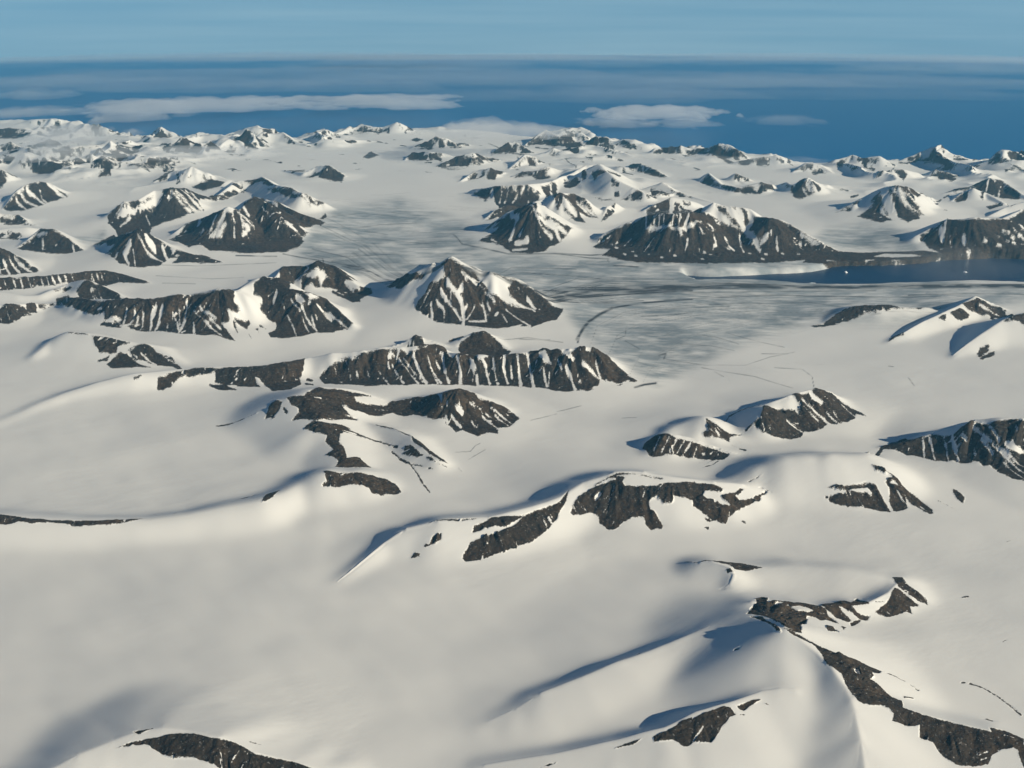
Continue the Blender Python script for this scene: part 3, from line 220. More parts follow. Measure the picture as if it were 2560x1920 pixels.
# surface map: R bare rock, S snow inside it, D debris line, I bare glacier ice; width, parameter, outline in metres
MARKS = [
    ('I', 0, 26, [(-4848,22091),(-5135,24153),(-4906,27490),(-3354,29585),(-1287,26135),(-594,22588),(1999,21870),(3783,21448),(6063,21646),(7478,21876),(7290,21236),(10402,19775),(11790,19086),(9881,18683),(7278,16907),(5474,17385),(3472,15691),(2195,14170),(1899,14657),(1300,16347),(900,18061),(-913,18201),(-3074,21257),(-3373,19438)]),
    ('I', 0, 5, [(1489,21959),(3819,21684),(7169,21929),(7621,21641),(5959,21159),(3739,19972),(864,19303)]),
    ('I', 0, 20, [(6826,22881),(8075,25505),(9007,25814),(9686,25351),(9655,23594),(9359,22737),(8008,22722)]),
    ('I', 0, 16, [(-10725,23659),(-10314,25113),(-9478,22969),(-10085,23502)]),
    ('D', 6.25, 0.8, [(-4006,21854),(-3188,21175),(-2190,19458)]),
    ('D', 6.25, 0.8, [(-3730,21486),(-2966,20831),(-2294,19489)]),
    ('D', 16.25, 1, [(439,18222),(1604,19389),(3642,19688)]),
    ('D', 11.25, 0.9, [(443,18378),(1280,19409),(3646,19714)]),
    ('D', 11.25, 0.9, [(650,18079),(1085,18793),(1912,19196),(3616,19535)]),
    ('D', 16.25, 1, [(3070,19655),(4391,19680),(6059,19752),(8047,19771),(10389,19749)]),
    ('D', 10, 0.95, [(3065,19614),(4416,19805),(6073,19802),(8047,19771),(10363,19695)]),
    ('D', 6.25, 0.85, [(413,18434),(965,19617),(1489,19601),(2282,19663),(2943,19683),(3655,19767)]),
    ('D', 6.25, 0.85, [(621,19112),(1270,19242),(1929,19390),(2912,19458),(3637,19662)]),
    ('D', 7.5, 0.95, [(845,18354),(1243,18787),(1899,19052),(3592,19390)]),
    ('D', 7.5, 0.95, [(587,18005),(906,18329),(1239,18727)]),
    ('D', 11.25, 1, [(1107,16276),(1238,16795),(1388,17286),(1599,17715),(1877,18138)]),
    ('D', 7.5, 0.95, [(1877,18138),(2404,18456),(3484,18751)]),
    ('D', 7.5, 0.95, [(1111,16109),(1157,16404)]),
    ('D', 3.12, 0.6, [(-926,18182),(-19,18520),(1336,20329),(3362,20277)]),
    ('D', 3.12, 0.6, [(-1231,18273),(-21,21362),(1385,21161)]),
    ('D', 3.12, 0.6, [(2365,17618),(3327,17815)]),
    ('D', 7.5, 0.95, [(3080,19724),(3764,19862),(4447,19959),(5844,19816)]),
    ('D', 7.5, 0.95, [(3026,19345),(4046,19598),(5389,19719),(7056,19770),(10376,19722)]),
    ('D', 7.5, 0.95, [(3051,19522),(3904,19720)]),
    ('D', 7.5, 0.95, [(5905,19794),(8066,19822),(10753,19897)]),
    ('D', 3.75, 0.8, [(2933,18685),(3915,18895),(5243,19128),(6506,19057),(8382,18958)]),
    ('D', 3.75, 0.8, [(7811,19130),(9125,19205),(10091,19126)]),
    ('D', 3.12, 0.6, [(3749,18342),(4466,18510),(5735,18591),(6637,17661)]),
    ('D', 3.12, 0.6, [(2999,19155),(5314,19417),(7291,19488)]),
    ('D', 3.12, 0.6, [(2847,18079),(4102,18254)]),
    ('D', 2.75, 0.5, [(3199,16572),(3537,16423),(3829,16080)]),
    ('D', 2.75, 0.5, [(3730,16688),(4145,16260),(4561,15930)]),
    ('D', 2.75, 0.5, [(2842,16091),(3321,16002),(3679,15750)]),
    ('D', 2.75, 0.5, [(2472,15406),(3074,15076),(3714,15040),(4202,15453),(4662,15689)]),
    ('D', 2.75, 0.5, [(3168,14753),(3258,14505)]),
    ('D', 3, 0.7, [(3001,14959),(3384,14691),(3740,14476),(4173,13934)]),
    ('D', 3, 0.7, [(4152,14926),(4575,14870),(4634,14530),(4319,13177)]),
    ('D', 3, 0.7, [(6094,14472),(6057,14103)]),
    ('D', 3, 0.7, [(4104,15605),(4535,15613)]),
    ('D', 3, 0.7, [(5975,14990),(6038,14950)]),
    ('D', 3, 0.65, [(-236,16110),(261,16312),(863,16105)]),
    ('D', 3, 0.65, [(1792,16314),(1950,16494),(2034,17023)]),
    ('D', 3, 0.65, [(1922,16234),(2126,15844)]),
    ('D', 3, 0.65, [(2012,15114),(2243,14889)]),
    ('D', 3, 0.65, [(629,13102),(987,13311)]),
    ('D', 3, 0.65, [(255,12699),(625,13007)]),
    ('D', 3, 0.65, [(-719,11666),(-533,11705),(-476,11869),(-415,11934)]),
    ('D', 3, 0.65, [(1519,12824),(1723,12838)]),
    ('D', 3, 0.65, [(-544,11458),(-487,11559),(-347,11754)]),
    ('D', 3, 0.65, [(122,16220),(647,16222)]),
    ('D', 7.5, 0.95, [(2413,15555),(2530,15629),(2472,15406)]),
    ('D', 7.5, 0.95, [(1834,14002),(1994,14123),(2178,14208)]),
    ('D', 3.75, 0.9, [(-1448,24442),(-1178,23386),(-781,22992),(-96,22393),(1083,22297),(2158,21950)]),
    ('D', 3.75, 0.9, [(716,22334),(2190,22307)]),
    ('D', 3.75, 0.9, [(2123,21957),(2137,21704)]),
    ('D', 3.75, 0.9, [(2217,21405),(2732,21260)]),
    ('D', 2.5, 0.5, [(-4826,26764),(-4041,27392),(-3103,26963)]),
    ('D', 2.5, 0.5, [(-4169,25315),(-3414,25903),(-2499,26099)]),
    ('D', 2.5, 0.5, [(-4339,23856),(-3202,24169),(-1807,23551)]),
    ('D', 2.5, 0.5, [(-4078,22287),(-2640,22632),(-943,18633)]),
    ('D', 2.5, 0.5, [(-3726,25093),(-3109,24734)]),
    ('D', 3.75, 0.9, [(-5242,22561),(-4565,22134),(-3318,21400)]),
    ('D', 3.75, 0.9, [(-6257,22315),(-5344,22346)]),
    ('D', 2.5, 0.5, [(-7861,21388),(-6925,21441),(-5221,21780)]),
    ('D', 2.5, 0.5, [(-7517,20645),(-6265,20353),(-5606,20437)]),
    ('D', 2.5, 0.5, [(-7184,20045),(-6488,19957)]),
    ('R', 0, 0, [(2272,8051),(2361,8153),(2422,8161),(2345,7912),(2405,7979),(2565,8006),(2711,8034),(2848,7982),(2903,7910),(2905,7858),(2974,7736),(2859,7756),(2779,7700),(2745,7736),(2665,7720),(2574,7476),(2480,7320),(2426,7118),(2348,7116),(2288,7154),(2260,7298),(2244,7437),(2200,7541),(2133,7614),(2093,7627),(2183,7813),(2252,7917)]),
    ('S', 0, 0, [(2425,7937),(2463,7969),(2511,7948),(2472,7915),(2420,7919)]),
    ('S', 0, 0, [(2561,7907),(2652,7937),(2737,7915),(2775,7885),(2704,7850),(2614,7854)]),
    ('R', 0, 0, [(2852,7993),(3052,8090),(3142,8133),(3169,8039),(3285,8223),(3340,8087),(3346,8052),(3239,8016),(3154,7991),(3223,7905),(3304,7913),(3275,7869),(3209,7853),(3134,7919),(3029,7982),(3059,7917),(3112,7833),(3062,7817),(2979,7848),(2903,7910)]),
    ('R', 0, 0, [(2803,7587),(2863,7588),(2877,7497),(2781,7433),(2769,7485)]),
    ('R', 0, 0, [(2976,7689),(3010,7673),(2958,7600)]),
    ('R', 0, 0, [(3094,7798),(3195,7858),(3203,7833),(3082,7740)]),
    ('R', 0, 0, [(3732,8542),(3838,8546),(3855,8436),(3918,8342),(3973,8247),(3960,8195),(3874,8218),(3796,8273),(3728,8355),(3732,8431)]),
    ('R', 0, 0, [(3689,8336),(3757,8296),(3821,8203),(3871,8162),(3760,8120),(3749,8021),(3700,8036),(3495,7933),(3384,7975),(3515,8094),(3585,8172),(3641,8269)]),
    ('R', 0, 0, [(1679,8943),(1892,8813),(1949,8854),(2023,8818),(2330,8852),(2510,8719),(2425,8702),(2304,8664),(2216,8640),(2169,8731),(2091,8748),(1956,8809),(1859,8809)]),
    ('R', 0, 0, [(2119,8642),(2167,8647),(2190,8593),(2127,8594)]),
    ('R', 0, 0, [(2071,7591),(2197,7528),(2216,7284),(2252,7109),(2219,7138),(2182,7364),(2136,7509)]),
    ('R', 0, 0, [(2285,7139),(2435,7071),(2554,6998),(2729,6932),(2913,6933),(3069,6931),(3016,6866),(2951,6841),(2940,6770),(2860,6699),(2919,6669),(3026,6585),(3093,6532),(3053,6420),(3196,6357),(3375,6320),(3462,6286),(3662,6225),(3685,6295),(3820,6301),(3904,6187),(3870,6126),(3817,6057),(3783,6094),(3697,6089),(3597,6049),(3551,5985),(3439,5977),(3310,5989),(3244,6047),(3191,6149),(3103,6183),(3132,6276),(3040,6262),(2921,6289),(2949,6340),(2934,6376),(2877,6402),(2771,6390),(2700,6413),(2664,6467),(2642,6565),(2639,6688),(2543,6773),(2536,6822),(2534,6884),(2508,6984),(2451,7026),(2353,7076)]),
    ('S', 0, 0, [(2769,6776),(2805,6803),(2810,6733),(2773,6727)]),
    ('R', 0, 0, [(3805,6058),(3933,6174),(4292,6196),(4257,5912),(3792,5924),(3800,6012)]),
    ('s', 2.6, 0, [(3514,6053),(3581,6072)]),
    ('s', 2.6, 0, [(3515,6020),(3554,6029)]),
    ('s', 2.6, 0, [(3755,6204),(3817,6176)]),
    ('r', 2.48, 0, [(3069,6931),(3173,6907),(3270,6865),(3327,6795)]),
    ('r', 3.1, 0, [(3149,6624),(3225,6643)]),
    ('r', 3.1, 0, [(3850,6989),(3941,6944),(4017,6838),(4072,6721),(4108,6614)]),
    ('r', 3.1, 0, [(3785,6532),(3823,6515)]),
    ('r', 3.1, 0, [(4414,7614),(4461,7651)]),
    ('r', 3.1, 0, [(4369,8357),(4435,8381)]),
    ('r', 1.86, 0, [(3785,6997),(3808,6993)]),
    ('r', 1.86, 0, [(5280,9400),(5420,9477)]),
    ('r', 1.86, 0, [(3417,8090),(3505,8114)]),
    ('r', 1.86, 0, [(2111,9753),(2161,9728)]),
    ('R', 0, 0, [(1156,6188),(1237,6238),(1367,6281),(1491,6350),(1571,6378),(1651,6403),(1700,6392),(1727,6336),(1673,6315),(1638,6259),(1609,6237),(1575,6181),(1530,6134),(1500,6100),(1438,6099),(1378,6103),(1324,6071),(1287,6066),(1265,6084),(1246,6126),(1147,6117),(1073,6111),(1078,6159)]),
    ('R', 0, 0, [(1750,6420),(1869,6474),(1951,6494),(1959,6484),(1875,6437),(1799,6380),(1763,6391)]),
    ('r', 3.72, 0, [(1981,6456),(2005,6446)]),
    ('r', 3.72, 0, [(1766,6339),(1791,6339)]),
    ('s', 3.12, 0, [(1459,6228),(1412,6169),(1351,6091)]),
    ('r', 3.1, 0, [(1868,7073),(1902,7077)]),
    ('R', 0, 0, [(777,6083),(854,6120),(979,6149),(914,6107),(826,6092)]),
    ('R', 0, 0, [(1066,6160),(1183,6203),(1306,6285),(1386,6307),(1356,6105),(1299,6064),(1266,6091),(1221,6119),(1073,6111)]),
    ('R', 0, 0, [(210,5944),(259,5970),(338,5988),(320,5969),(246,5948)]),
    ('r', 3.72, 0, [(1064,7223),(1099,7253)]),
    ('R', 0, 0, [(-2950,5988),(-2843,6034),(-2729,6059),(-2611,6073),(-2493,6091),(-2381,6083),(-2247,6042),(-2061,6015),(-1982,5983),(-1902,5945),(-1731,5918),(-1610,5904),(-1449,5859),(-1706,5781),(-2088,5816),(-2203,5855),(-2257,5880),(-2396,5906),(-2493,5907),(-2573,5937),(-2673,5992),(-2703,6013),(-2813,6014)]),
    ('R', 0, 0, [(-2851,6132),(-2708,6150),(-2771,6115),(-2797,6100)]),
    ('r', 1.86, 0, [(-1965,6057),(-1882,6055)]),
    ('R', 0, 0, [(-5693,9734),(-5460,9692),(-5222,9634),(-4930,9606),(-4565,9612),(-4313,9641),(-4014,9713),(-4134,9631),(-4290,9574),(-4523,9542),(-4727,9526),(-4757,9563),(-4986,9568),(-5155,9553),(-5325,9585),(-5398,9550),(-5596,9524)]),
    ('R', 0, 0, [(-495,9018),(-433,9155),(-299,9232),(-113,9312),(24,9409),(147,9588),(344,9737),(528,9892),(637,10103),(601,9910),(521,9712),(389,9468),(247,9284),(126,9193),(-77,9062),(-343,8943),(-474,8910),(-509,8958)]),
    ('R', 0, 0, [(-419,9260),(-404,9349),(-218,9455),(-115,9509),(77,9550),(129,9585),(24,9452),(-79,9361),(-250,9346),(-351,9285)]),
    ('R', 0, 0, [(-851,9101),(-824,9208),(-740,9232),(-745,9167),(-818,9106)]),
    ('R', 0, 0, [(-927,9095),(-887,9133),(-851,9101),(-891,9074)]),
    ('R', 0, 0, [(-1054,8988),(-999,9047),(-939,9033),(-944,8986),(-1027,8972)]),
    ('r', 2.48, 0, [(-888,9402),(-802,9410),(-527,9423),(-356,9453)]),
    ('R', 0, 0, [(634,9760),(662,9863),(751,10020),(903,10123),(1055,10197),(1170,10273),(1278,10244),(1235,10169),(1267,10115),(1450,10123),(1686,10112),(1857,10165),(2067,10206),(2039,10015),(1944,9986),(1786,10032),(1789,9912),(1713,9875),(1614,9953),(1524,9954),(1502,9881),(1520,9825),(1569,9788),(1598,9724),(1651,9643),(1627,9592),(1503,9583),(1459,9664),(1450,9754),(1326,9761),(1194,9670),(1116,9587),(1030,9603),(948,9685),(959,9794),(868,9841),(757,9784),(666,9749)]),
    ('r', 3.1, 0, [(943,10173),(1077,10249),(1209,10296),(1376,10300),(1700,10226)]),
    ('s', 4.16, 0, [(932,9996),(981,10051)]),
    ('s', 4.16, 0, [(1074,10219),(1167,10234)]),
    ('R', 0, 0, [(1652,10138),(1821,10166),(1991,10197),(2265,10179),(2379,10167),(2353,10091),(2252,10092),(2161,10095),(2143,10040),(2235,9979),(2406,9912),(2429,9939),(2325,10033),(2520,10139),(2590,10213),(2617,10208),(2579,10154),(2512,10094),(2536,10018),(2658,10076),(2768,10162),(2912,10332),(2917,10294),(2773,10093),(2602,9975),(2471,9865),(2385,9790),(2333,9688),(2283,9709),(2199,9745),(2086,9830),(2005,9897),(2014,9964),(1907,9983),(1817,9993),(1746,10003),(1771,9912),(1678,9885),(1632,9952)]),
    ('r', 2.48, 0, [(2745,10479),(2913,10571)]),
    ('r', 2.48, 0, [(2922,10337),(2962,10304)]),
    ('r', 4.34, 0, [(2091,9628),(2125,9616)]),
    ('r', 4.34, 0, [(2524,9757),(2555,9727)]),
    ('R', 0, 0, [(3578,10327),(3759,10345),(3998,10395),(4080,10418),(4173,10409),(4196,10358),(4217,10232),(4240,10121),(4237,10000),(4128,10002),(3995,10046),(3859,10087),(3781,10068),(3630,10119),(3556,10190),(3565,10229),(3675,10230),(3785,10227),(3817,10279),(3712,10306)]),
    ('S', 0, 0, [(3861,10304),(4083,10359),(4120,10289),(4094,10225),(4044,10284),(3890,10274)]),
    ('R', 0, 0, [(4221,10683),(4312,10635),(4430,10571),(4493,10521),(4519,10419),(4617,10305),(4688,10182),(4726,10039),(4700,9948),(4614,9984),(4547,10103),(4525,10145),(4493,10277),(4463,10070),(4392,10025),(4279,10014),(4283,10170),(4324,10344),(4298,10450),(4409,10504),(4382,10543),(4238,10577),(4223,10623)]),
    ('S', 0, 0, [(4359,10432),(4438,10470),(4490,10389),(4436,10400)]),
    ('R', 0, 0, [(5179,10605),(5222,10570),(5241,10388),(5141,10196),(5116,10314),(5135,10476)]),
    ('r', 3.1, 0, [(4867,10260),(4939,10157),(5001,10038)]),
    ('R', 0, 0, [(4259,11039),(4729,11757),(4956,11970),(5155,12057),(5277,11768),(5467,11735),(5605,11682),(5759,11739),(5871,11688),(5993,11598),(6109,11605),(6262,11594),(6372,11519),(6540,11497),(6699,11402),(6495,10456),(6163,10548),(6068,10708),(5942,10777),(5826,11092),(5742,11075),(5734,11205),(5621,11210),(5530,11230),(5452,11283),(5389,11274),(5246,11317),(5162,11415),(4996,11512),(4902,11653),(4751,11692),(4289,10983)]),
    ('s', 4.16, 0, [(5251,11747),(5230,11623),(5162,11415)]),
    ('s', 4.16, 0, [(5334,11740),(5321,11575),(5269,11354)]),
    ('s', 4.16, 0, [(5497,11702),(5459,11498),(5415,11290)]),
    ('s', 4.16, 0, [(5819,11645),(5860,11542),(5920,11379)]),
    ('s', 4.16, 0, [(5849,11444),(5913,11231)]),
    ('s', 4.16, 0, [(5976,11552),(6020,11339)]),
    ('s', 4.16, 0, [(5659,11574),(5693,11490)]),
    ('s', 4.16, 0, [(5743,11370),(5739,11302)]),
    ('s', 4.16, 0, [(6265,11488),(6238,11386)]),
    ('s', 7.28, 0, [(5591,11696),(5554,11561),(5538,11394)]),
    ('s', 7.28, 0, [(6083,11300),(6170,11217),(6285,11216),(6393,11070)]),
    ('s', 3.12, 0, [(6002,11275),(6103,11124),(6199,10998)]),
    ('s', 3.12, 0, [(5943,11332),(6040,11162),(6177,10829)]),
    ('s', 3.12, 0, [(5538,11394),(5527,11263)]),
    ('s', 3.12, 0, [(5997,11091),(6092,10761)]),
    ('R', 0, 0, [(1661,11695),(1724,11796),(1858,11882),(1961,11758),(2072,11656),(2175,11643),(2277,11632),(2439,11600),(2594,11536),(2749,11470),(2620,11336),(2498,11333),(2304,11379),(2167,11418),(1982,11406),(1801,11421),(1707,11486)]),
    ('s', 2.34, 0, [(2090,11636),(2016,11526),(1967,11449)]),
    ('s', 2.34, 0, [(2182,11621),(2109,11525),(2046,11429)]),
    ('s', 2.34, 0, [(2252,11596),(2177,11496),(2125,11403)]),
    ('s', 2.34, 0, [(1884,11709),(1830,11601),(1792,11530)]),
    ('s', 2.34, 0, [(1991,11667),(1927,11550),(1877,11470)]),
    ('s', 2.34, 0, [(2329,11550),(2267,11403)]),
    ('r', 1.24, 0, [(2600,11340),(2478,11223),(2324,11145)]),
    ('r', 1.24, 0, [(2400,11349),(2216,11213)]),
    ('r', 1.24, 0, [(2498,11333),(2357,11218)]),
    ('r', 1.24, 0, [(2166,11405),(2010,11314)]),
    ('R', 0, 0, [(2559,12219),(2643,12180),(2739,12097),(2837,12029),(2999,12078),(3013,12042),(2845,11956),(2804,11850),(2660,11884),(2538,11912),(2469,11939),(2475,11983),(2548,11979),(2544,12074)]),
    ('s', 1.56, 0, [(2554,12023),(2668,11934),(2779,11887)]),
    ('r', 2.48, 0, [(2797,11813),(2962,11608)]),
    ('R', 0, 0, [(3358,12436),(3620,12651),(3752,12648),(3923,12713),(3901,12822),(3852,12906),(3987,12911),(4083,12926),(4153,12984),(4226,13052),(4524,13236),(4581,13177),(4713,13059),(4835,12928),(4904,12788),(4759,12832),(4679,12653),(4558,12547),(4407,12487),(4270,12473),(4171,12357),(4009,12241),(3871,12215),(3786,12054),(3640,11988),(3465,11972),(3341,12001),(3209,12095),(3182,12175),(3065,12096),(3062,12139),(3163,12185),(3276,12237)]),
    ('r', 1.86, 0, [(2714,12201),(2971,12682),(3162,12768),(3423,12765)]),
    ('s', 4.68, 0, [(3993,12830),(4081,12716),(4227,12564),(4270,12473)]),
    ('s', 4.68, 0, [(3540,12437),(3606,12591)]),
    ('s', 7.28, 0, [(4138,12969),(4157,12900),(4273,12848)]),
    ('s', 2.6, 0, [(3988,12702),(4144,12503)]),
    ('s', 2.6, 0, [(3665,12336),(3847,12207)]),
    ('s', 2.6, 0, [(4305,12696),(4396,12528)]),
    ('s', 2.6, 0, [(4403,12721),(4483,12518)]),
    ('s', 2.6, 0, [(4603,13012),(4716,12769)]),
    ('s', 2.6, 0, [(3772,12638),(3921,12703)]),
    ('R', 0, 0, [(5305,17049),(5550,17104),(5785,17332),(6062,17590),(6305,17625),(6605,17563),(6919,17605),(7022,17475),(7498,17555),(7173,17480),(6858,17426),(6606,17371),(6366,17336),(6133,17221),(5975,17170),(5614,17020),(5369,16966)]),
    ('R', 0, 0, [(8186,17600),(8488,17776),(8688,17864),(9028,17897),(9094,17760),(8524,16353),(8404,16493),(8622,17385),(8430,17430),(8222,17457)]),
    ('s', 1.56, 0, [(8523,17614),(8766,17443)]),
    ('R', 0, 0, [(7789,17121),(8091,17438),(8195,17265),(8134,17147),(7897,17000),(7843,17019)]),
    ('R', 0, 0, [(7478,16914),(7690,17057),(7609,16867),(7489,16861)]),
    ('R', 0, 0, [(6337,16109),(6518,16391),(6726,16452),(6693,16318),(6516,16244),(6398,16131)]),
    ('r', 2.48, 0, [(7367,17522),(7991,18002)]),
    ('R', 0, 0, [(8277,16212),(8464,16338),(8710,16394),(8934,16359),(8604,16127),(8561,16241),(8378,16191)]),
    ('R', 0, 0, [(7531,15444),(7656,15566),(7846,15645),(7786,15555),(7558,15318)]),
    ('R', 0, 0, [(7532,15257),(7902,15541),(7842,15431),(7569,15221)]),
    ('R', 0, 0, [(-2501,19273),(-2285,19406),(-2100,19221),(-1827,18428),(-1633,18307),(-1658,18220),(-1843,18211),(-1933,18185),(-2128,18265),(-2326,18898)]),
    ('R', 0, 0, [(-1331,18407),(-1133,18452),(-964,18389),(-719,18332),(-444,18263),(-141,18356),(43,18407),(287,18276),(469,18154),(679,18038),(947,17878),(906,17648),(800,17256),(591,17097),(354,16820),(154,16833),(213,16962),(-17,16813),(-130,16690),(-358,16712),(-583,16666),(-757,16775),(-933,16881),(-1163,16891),(-1342,17001),(-1469,17168),(-1628,17343),(-1748,17542),(-1715,17718),(-1599,17792),(-1521,18004),(-1398,17986),(-1218,18000),(-1255,18157)]),
    ('S', 0, 0, [(-1699,18754),(-1490,18484),(-1360,18383),(-1252,18091),(-1277,17975),(-1402,18065),(-1534,18195),(-1636,18350)]),
    ('S', 0, 0, [(-689,18316),(-539,18427),(-322,18256),(43,18375),(-79,18107),(-48,17893),(162,17780),(430,17687),(221,17709),(-137,17746),(-376,17805),(-530,18024)]),
    ('s', 7.28, 0, [(-1184,17909),(-1030,17760),(-906,17601),(-855,17060),(-865,16630)]),
    ('s', 7.28, 0, [(-917,17919),(-999,17735),(-936,17623)]),
    ('s', 4.16, 0, [(-1297,17765),(-1202,17623),(-1014,17357),(-912,17058)]),
    ('s', 4.16, 0, [(-1465,17545),(-1442,17318),(-1409,16936)]),
    ('s', 4.16, 0, [(-538,17664),(-487,17376),(-455,17005)]),
    ('s', 4.16, 0, [(284,18015),(430,17729)]),
    ('s', 4.16, 0, [(-816,17567),(-866,17320)]),
    ('s', 2.6, 0, [(-1379,17604),(-1220,17392),(-1198,16995)]),
    ('s', 2.6, 0, [(-683,17551),(-797,17063)]),
    ('s', 2.6, 0, [(-766,16993),(-449,17005)]),
    ('s', 2.6, 0, [(-107,17558),(128,17149),(326,16857)]),
    ('s', 2.6, 0, [(-179,17384),(-89,16999)]),
    ('s', 2.6, 0, [(-927,18213),(-621,18032),(-315,17676)]),
    ('s', 2.6, 0, [(-864,18126),(-624,18133),(-107,17753),(221,17709)]),
    ('s', 2.6, 0, [(-814,16760),(-300,16640),(326,16841)]),
    ('s', 2.6, 0, [(-448,17643),(-402,17533)]),
    ('R', 0, 0, [(-1972,14868),(-1741,14865),(-1653,16432),(-1482,15920),(-1287,14883),(-1378,14739),(-1480,14775),(-1641,15863),(-1667,14866),(-1727,15923),(-1741,14864)]),
    ('R', 0, 0, [(-832,15926),(-645,16068),(-453,16061),(-289,15992),(-29,15603),(-267,14714),(-520,14731),(-800,14770),(-885,15885)]),
    ('r', 2.48, 0, [(-1061,16098),(-850,16302),(-645,16076)]),
    ('R', 0, 0, [(-1379,14752),(-1244,14987),(-1234,15848),(-1049,15105),(-1003,14772),(-1182,14794)]),
    ('R', 0, 0, [(-2882,14448),(-2763,14511),(-2628,14618),(-2346,14646),(-2208,14716),(-2033,14740),(-1832,14746),(-1524,14687),(-1284,14845),(-1031,14823),(-918,14609),(-821,14686),(-571,14727),(-514,14525),(-391,14610),(-267,14713),(-140,14621),(-15,14689),(186,14663),(339,14774),(517,14817),(642,14774),(784,14558),(954,14454),(881,14522),(1117,14723),(1220,14750),(1364,14929),(1502,14732),(1645,14594),(1803,14411),(1885,14241),(1705,14181),(1620,14064),(1456,14146),(1338,14213),(1297,13990),(1119,13871),(949,13864),(802,13803),(659,13831),(470,13951),(301,13991),(180,14023),(-15,14064),(-259,14064),(-575,14055),(-797,14098),(-987,14010),(-1228,13995),(-1471,13997),(-1705,13924),(-1947,13922),(-2179,13854),(-2434,13945),(-2677,13955),(-2805,13991),(-2934,14302)]),
    ('s', 6.24, 0, [(-1521,14623),(-1430,14401),(-1278,14017)]),
    ('s', 6.24, 0, [(-1080,14764),(-1040,14495),(-949,14108)]),
    ('s', 6.24, 0, [(-843,14613),(-788,14362),(-773,14100)]),
    ('s', 6.24, 0, [(85,14607),(105,14441),(132,14052)]),
    ('s', 6.24, 0, [(237,14681),(272,14494),(325,13989)]),
    ('s', 6.24, 0, [(823,14291),(890,14123),(937,13863)]),
    ('s', 6.24, 0, [(-465,14564),(-401,14452)]),
    ('s', 6.24, 0, [(-115,14627),(-127,14446)]),
    ('s', 6.24, 0, [(715,14720),(809,14555),(927,14426)]),
    ('s', 4.16, 0, [(-1298,14656),(-1209,14407),(-1062,14052)]),
    ('s', 4.16, 0, [(-401,14452),(-332,14088)]),
    ('s', 4.16, 0, [(-291,14579),(-263,14366),(-210,14092)]),
    ('s', 4.16, 0, [(-127,14446),(-64,14124)]),
    ('s', 4.16, 0, [(-534,14282),(-515,14056)]),
    ('s', 4.16, 0, [(480,14348),(519,13974)]),
    ('s', 4.16, 0, [(705,14439),(748,14279)]),
    ('s', 4.16, 0, [(1072,14361),(1219,14292),(1403,14099)]),
    ('s', 4.16, 0, [(1279,14454),(1338,14213)]),
    ('s', 4.16, 0, [(-15,14436),(-2,14279)]),
    ('s', 4.16, 0, [(-1174,14654),(-1117,14532)]),
    ('S', 0, 0, [(-655,14616),(-591,14570),(-536,14392),(-584,14331),(-649,14437)]),
    ('S', 0, 0, [(411,14640),(513,14684),(617,14388),(482,14444)]),
    ('S', 0, 0, [(1143,14727),(1248,14775),(1210,14589),(1135,14593)]),
    ('s', 2.6, 0, [(-1902,14526),(-1882,14448)]),
    ('s', 2.6, 0, [(-1840,14520),(-1616,13992)]),
    ('s', 2.6, 0, [(-1748,14621),(-1574,14333),(-1398,14002)]),
    ('s', 2.6, 0, [(-1671,14608),(-1331,14067)]),
    ('s', 2.6, 0, [(-2083,14469),(-1992,14296)]),
    ('s', 2.6, 0, [(-2540,14529),(-2500,14412)]),
    ('s', 2.6, 0, [(-2369,14357),(-2337,14283)]),
    ('s', 2.6, 0, [(-2201,14392),(-2163,14277)]),
    ('s', 2.6, 0, [(-2711,14478),(-2687,14389)]),
    ('s', 2.6, 0, [(-1880,14706),(-1828,14677)]),
    ('s', 2.6, 0, [(-2465,14317),(-2434,14184)]),
    ('s', 2.6, 0, [(-3091,14659),(-3050,14559)]),
    ('s', 2.6, 0, [(-2919,14539),(-2880,14435)]),
    ('s', 2.6, 0, [(-2978,14414),(-2942,14273)]),
    ('s', 2.6, 0, [(564,14256),(543,13972)]),
    ('s', 2.6, 0, [(-1930,14188),(-1826,13922)]),
    ('s', 2.6, 0, [(-1265,14523),(-1110,14042)]),
    ('R', 0, 0, [(-2634,13231),(-2396,13172),(-2243,13208),(-2000,13257),(-1996,13227),(-2123,13155),(-2268,12926),(-2055,12985),(-1778,13104),(-1704,13263),(-1466,13214),(-1160,13164),(-1068,13167),(-919,13011),(-764,13095),(-562,13140),(-466,12977),(-262,12955),(-104,12968),(-14,12926),(121,12742),(31,12533),(-57,12411),(-188,12374),(-186,12220),(-337,12236),(-442,12121),(-552,12209),(-664,12296),(-747,12219),(-797,12338),(-891,12464),(-897,12571),(-1031,12586),(-1192,12664),(-1363,12817),(-1493,12765),(-1664,12891),(-1805,12753),(-1948,12666),(-2083,12703),(-2219,12738),(-2361,12671),(-2212,12543),(-2086,12408),(-2228,12360),(-2365,12164),(-2482,12110)]),
    ('S', 0, 0, [(-1068,13167),(-964,12997),(-955,12709)]),
    ('S', 0, 0, [(-792,12717),(-703,12712),(-657,12652),(-676,12582),(-744,12627)]),
    ('s', 2.6, 0, [(-911,12873),(-881,12712)]),
    ('s', 2.6, 0, [(-294,12841),(-148,12732),(31,12482)]),
    ('s', 2.6, 0, [(-402,12651),(-187,12353)]),
    ('s', 2.6, 0, [(-574,12833),(-505,12776)]),
    ('s', 2.6, 0, [(-237,12712),(-57,12462)]),
    ('s', 2.6, 0, [(-542,12512),(-494,12390)]),
    ('s', 5.72, 0, [(-820,12587),(-690,12388)]),
    ('s', 5.72, 0, [(-898,12595),(-869,12463)]),
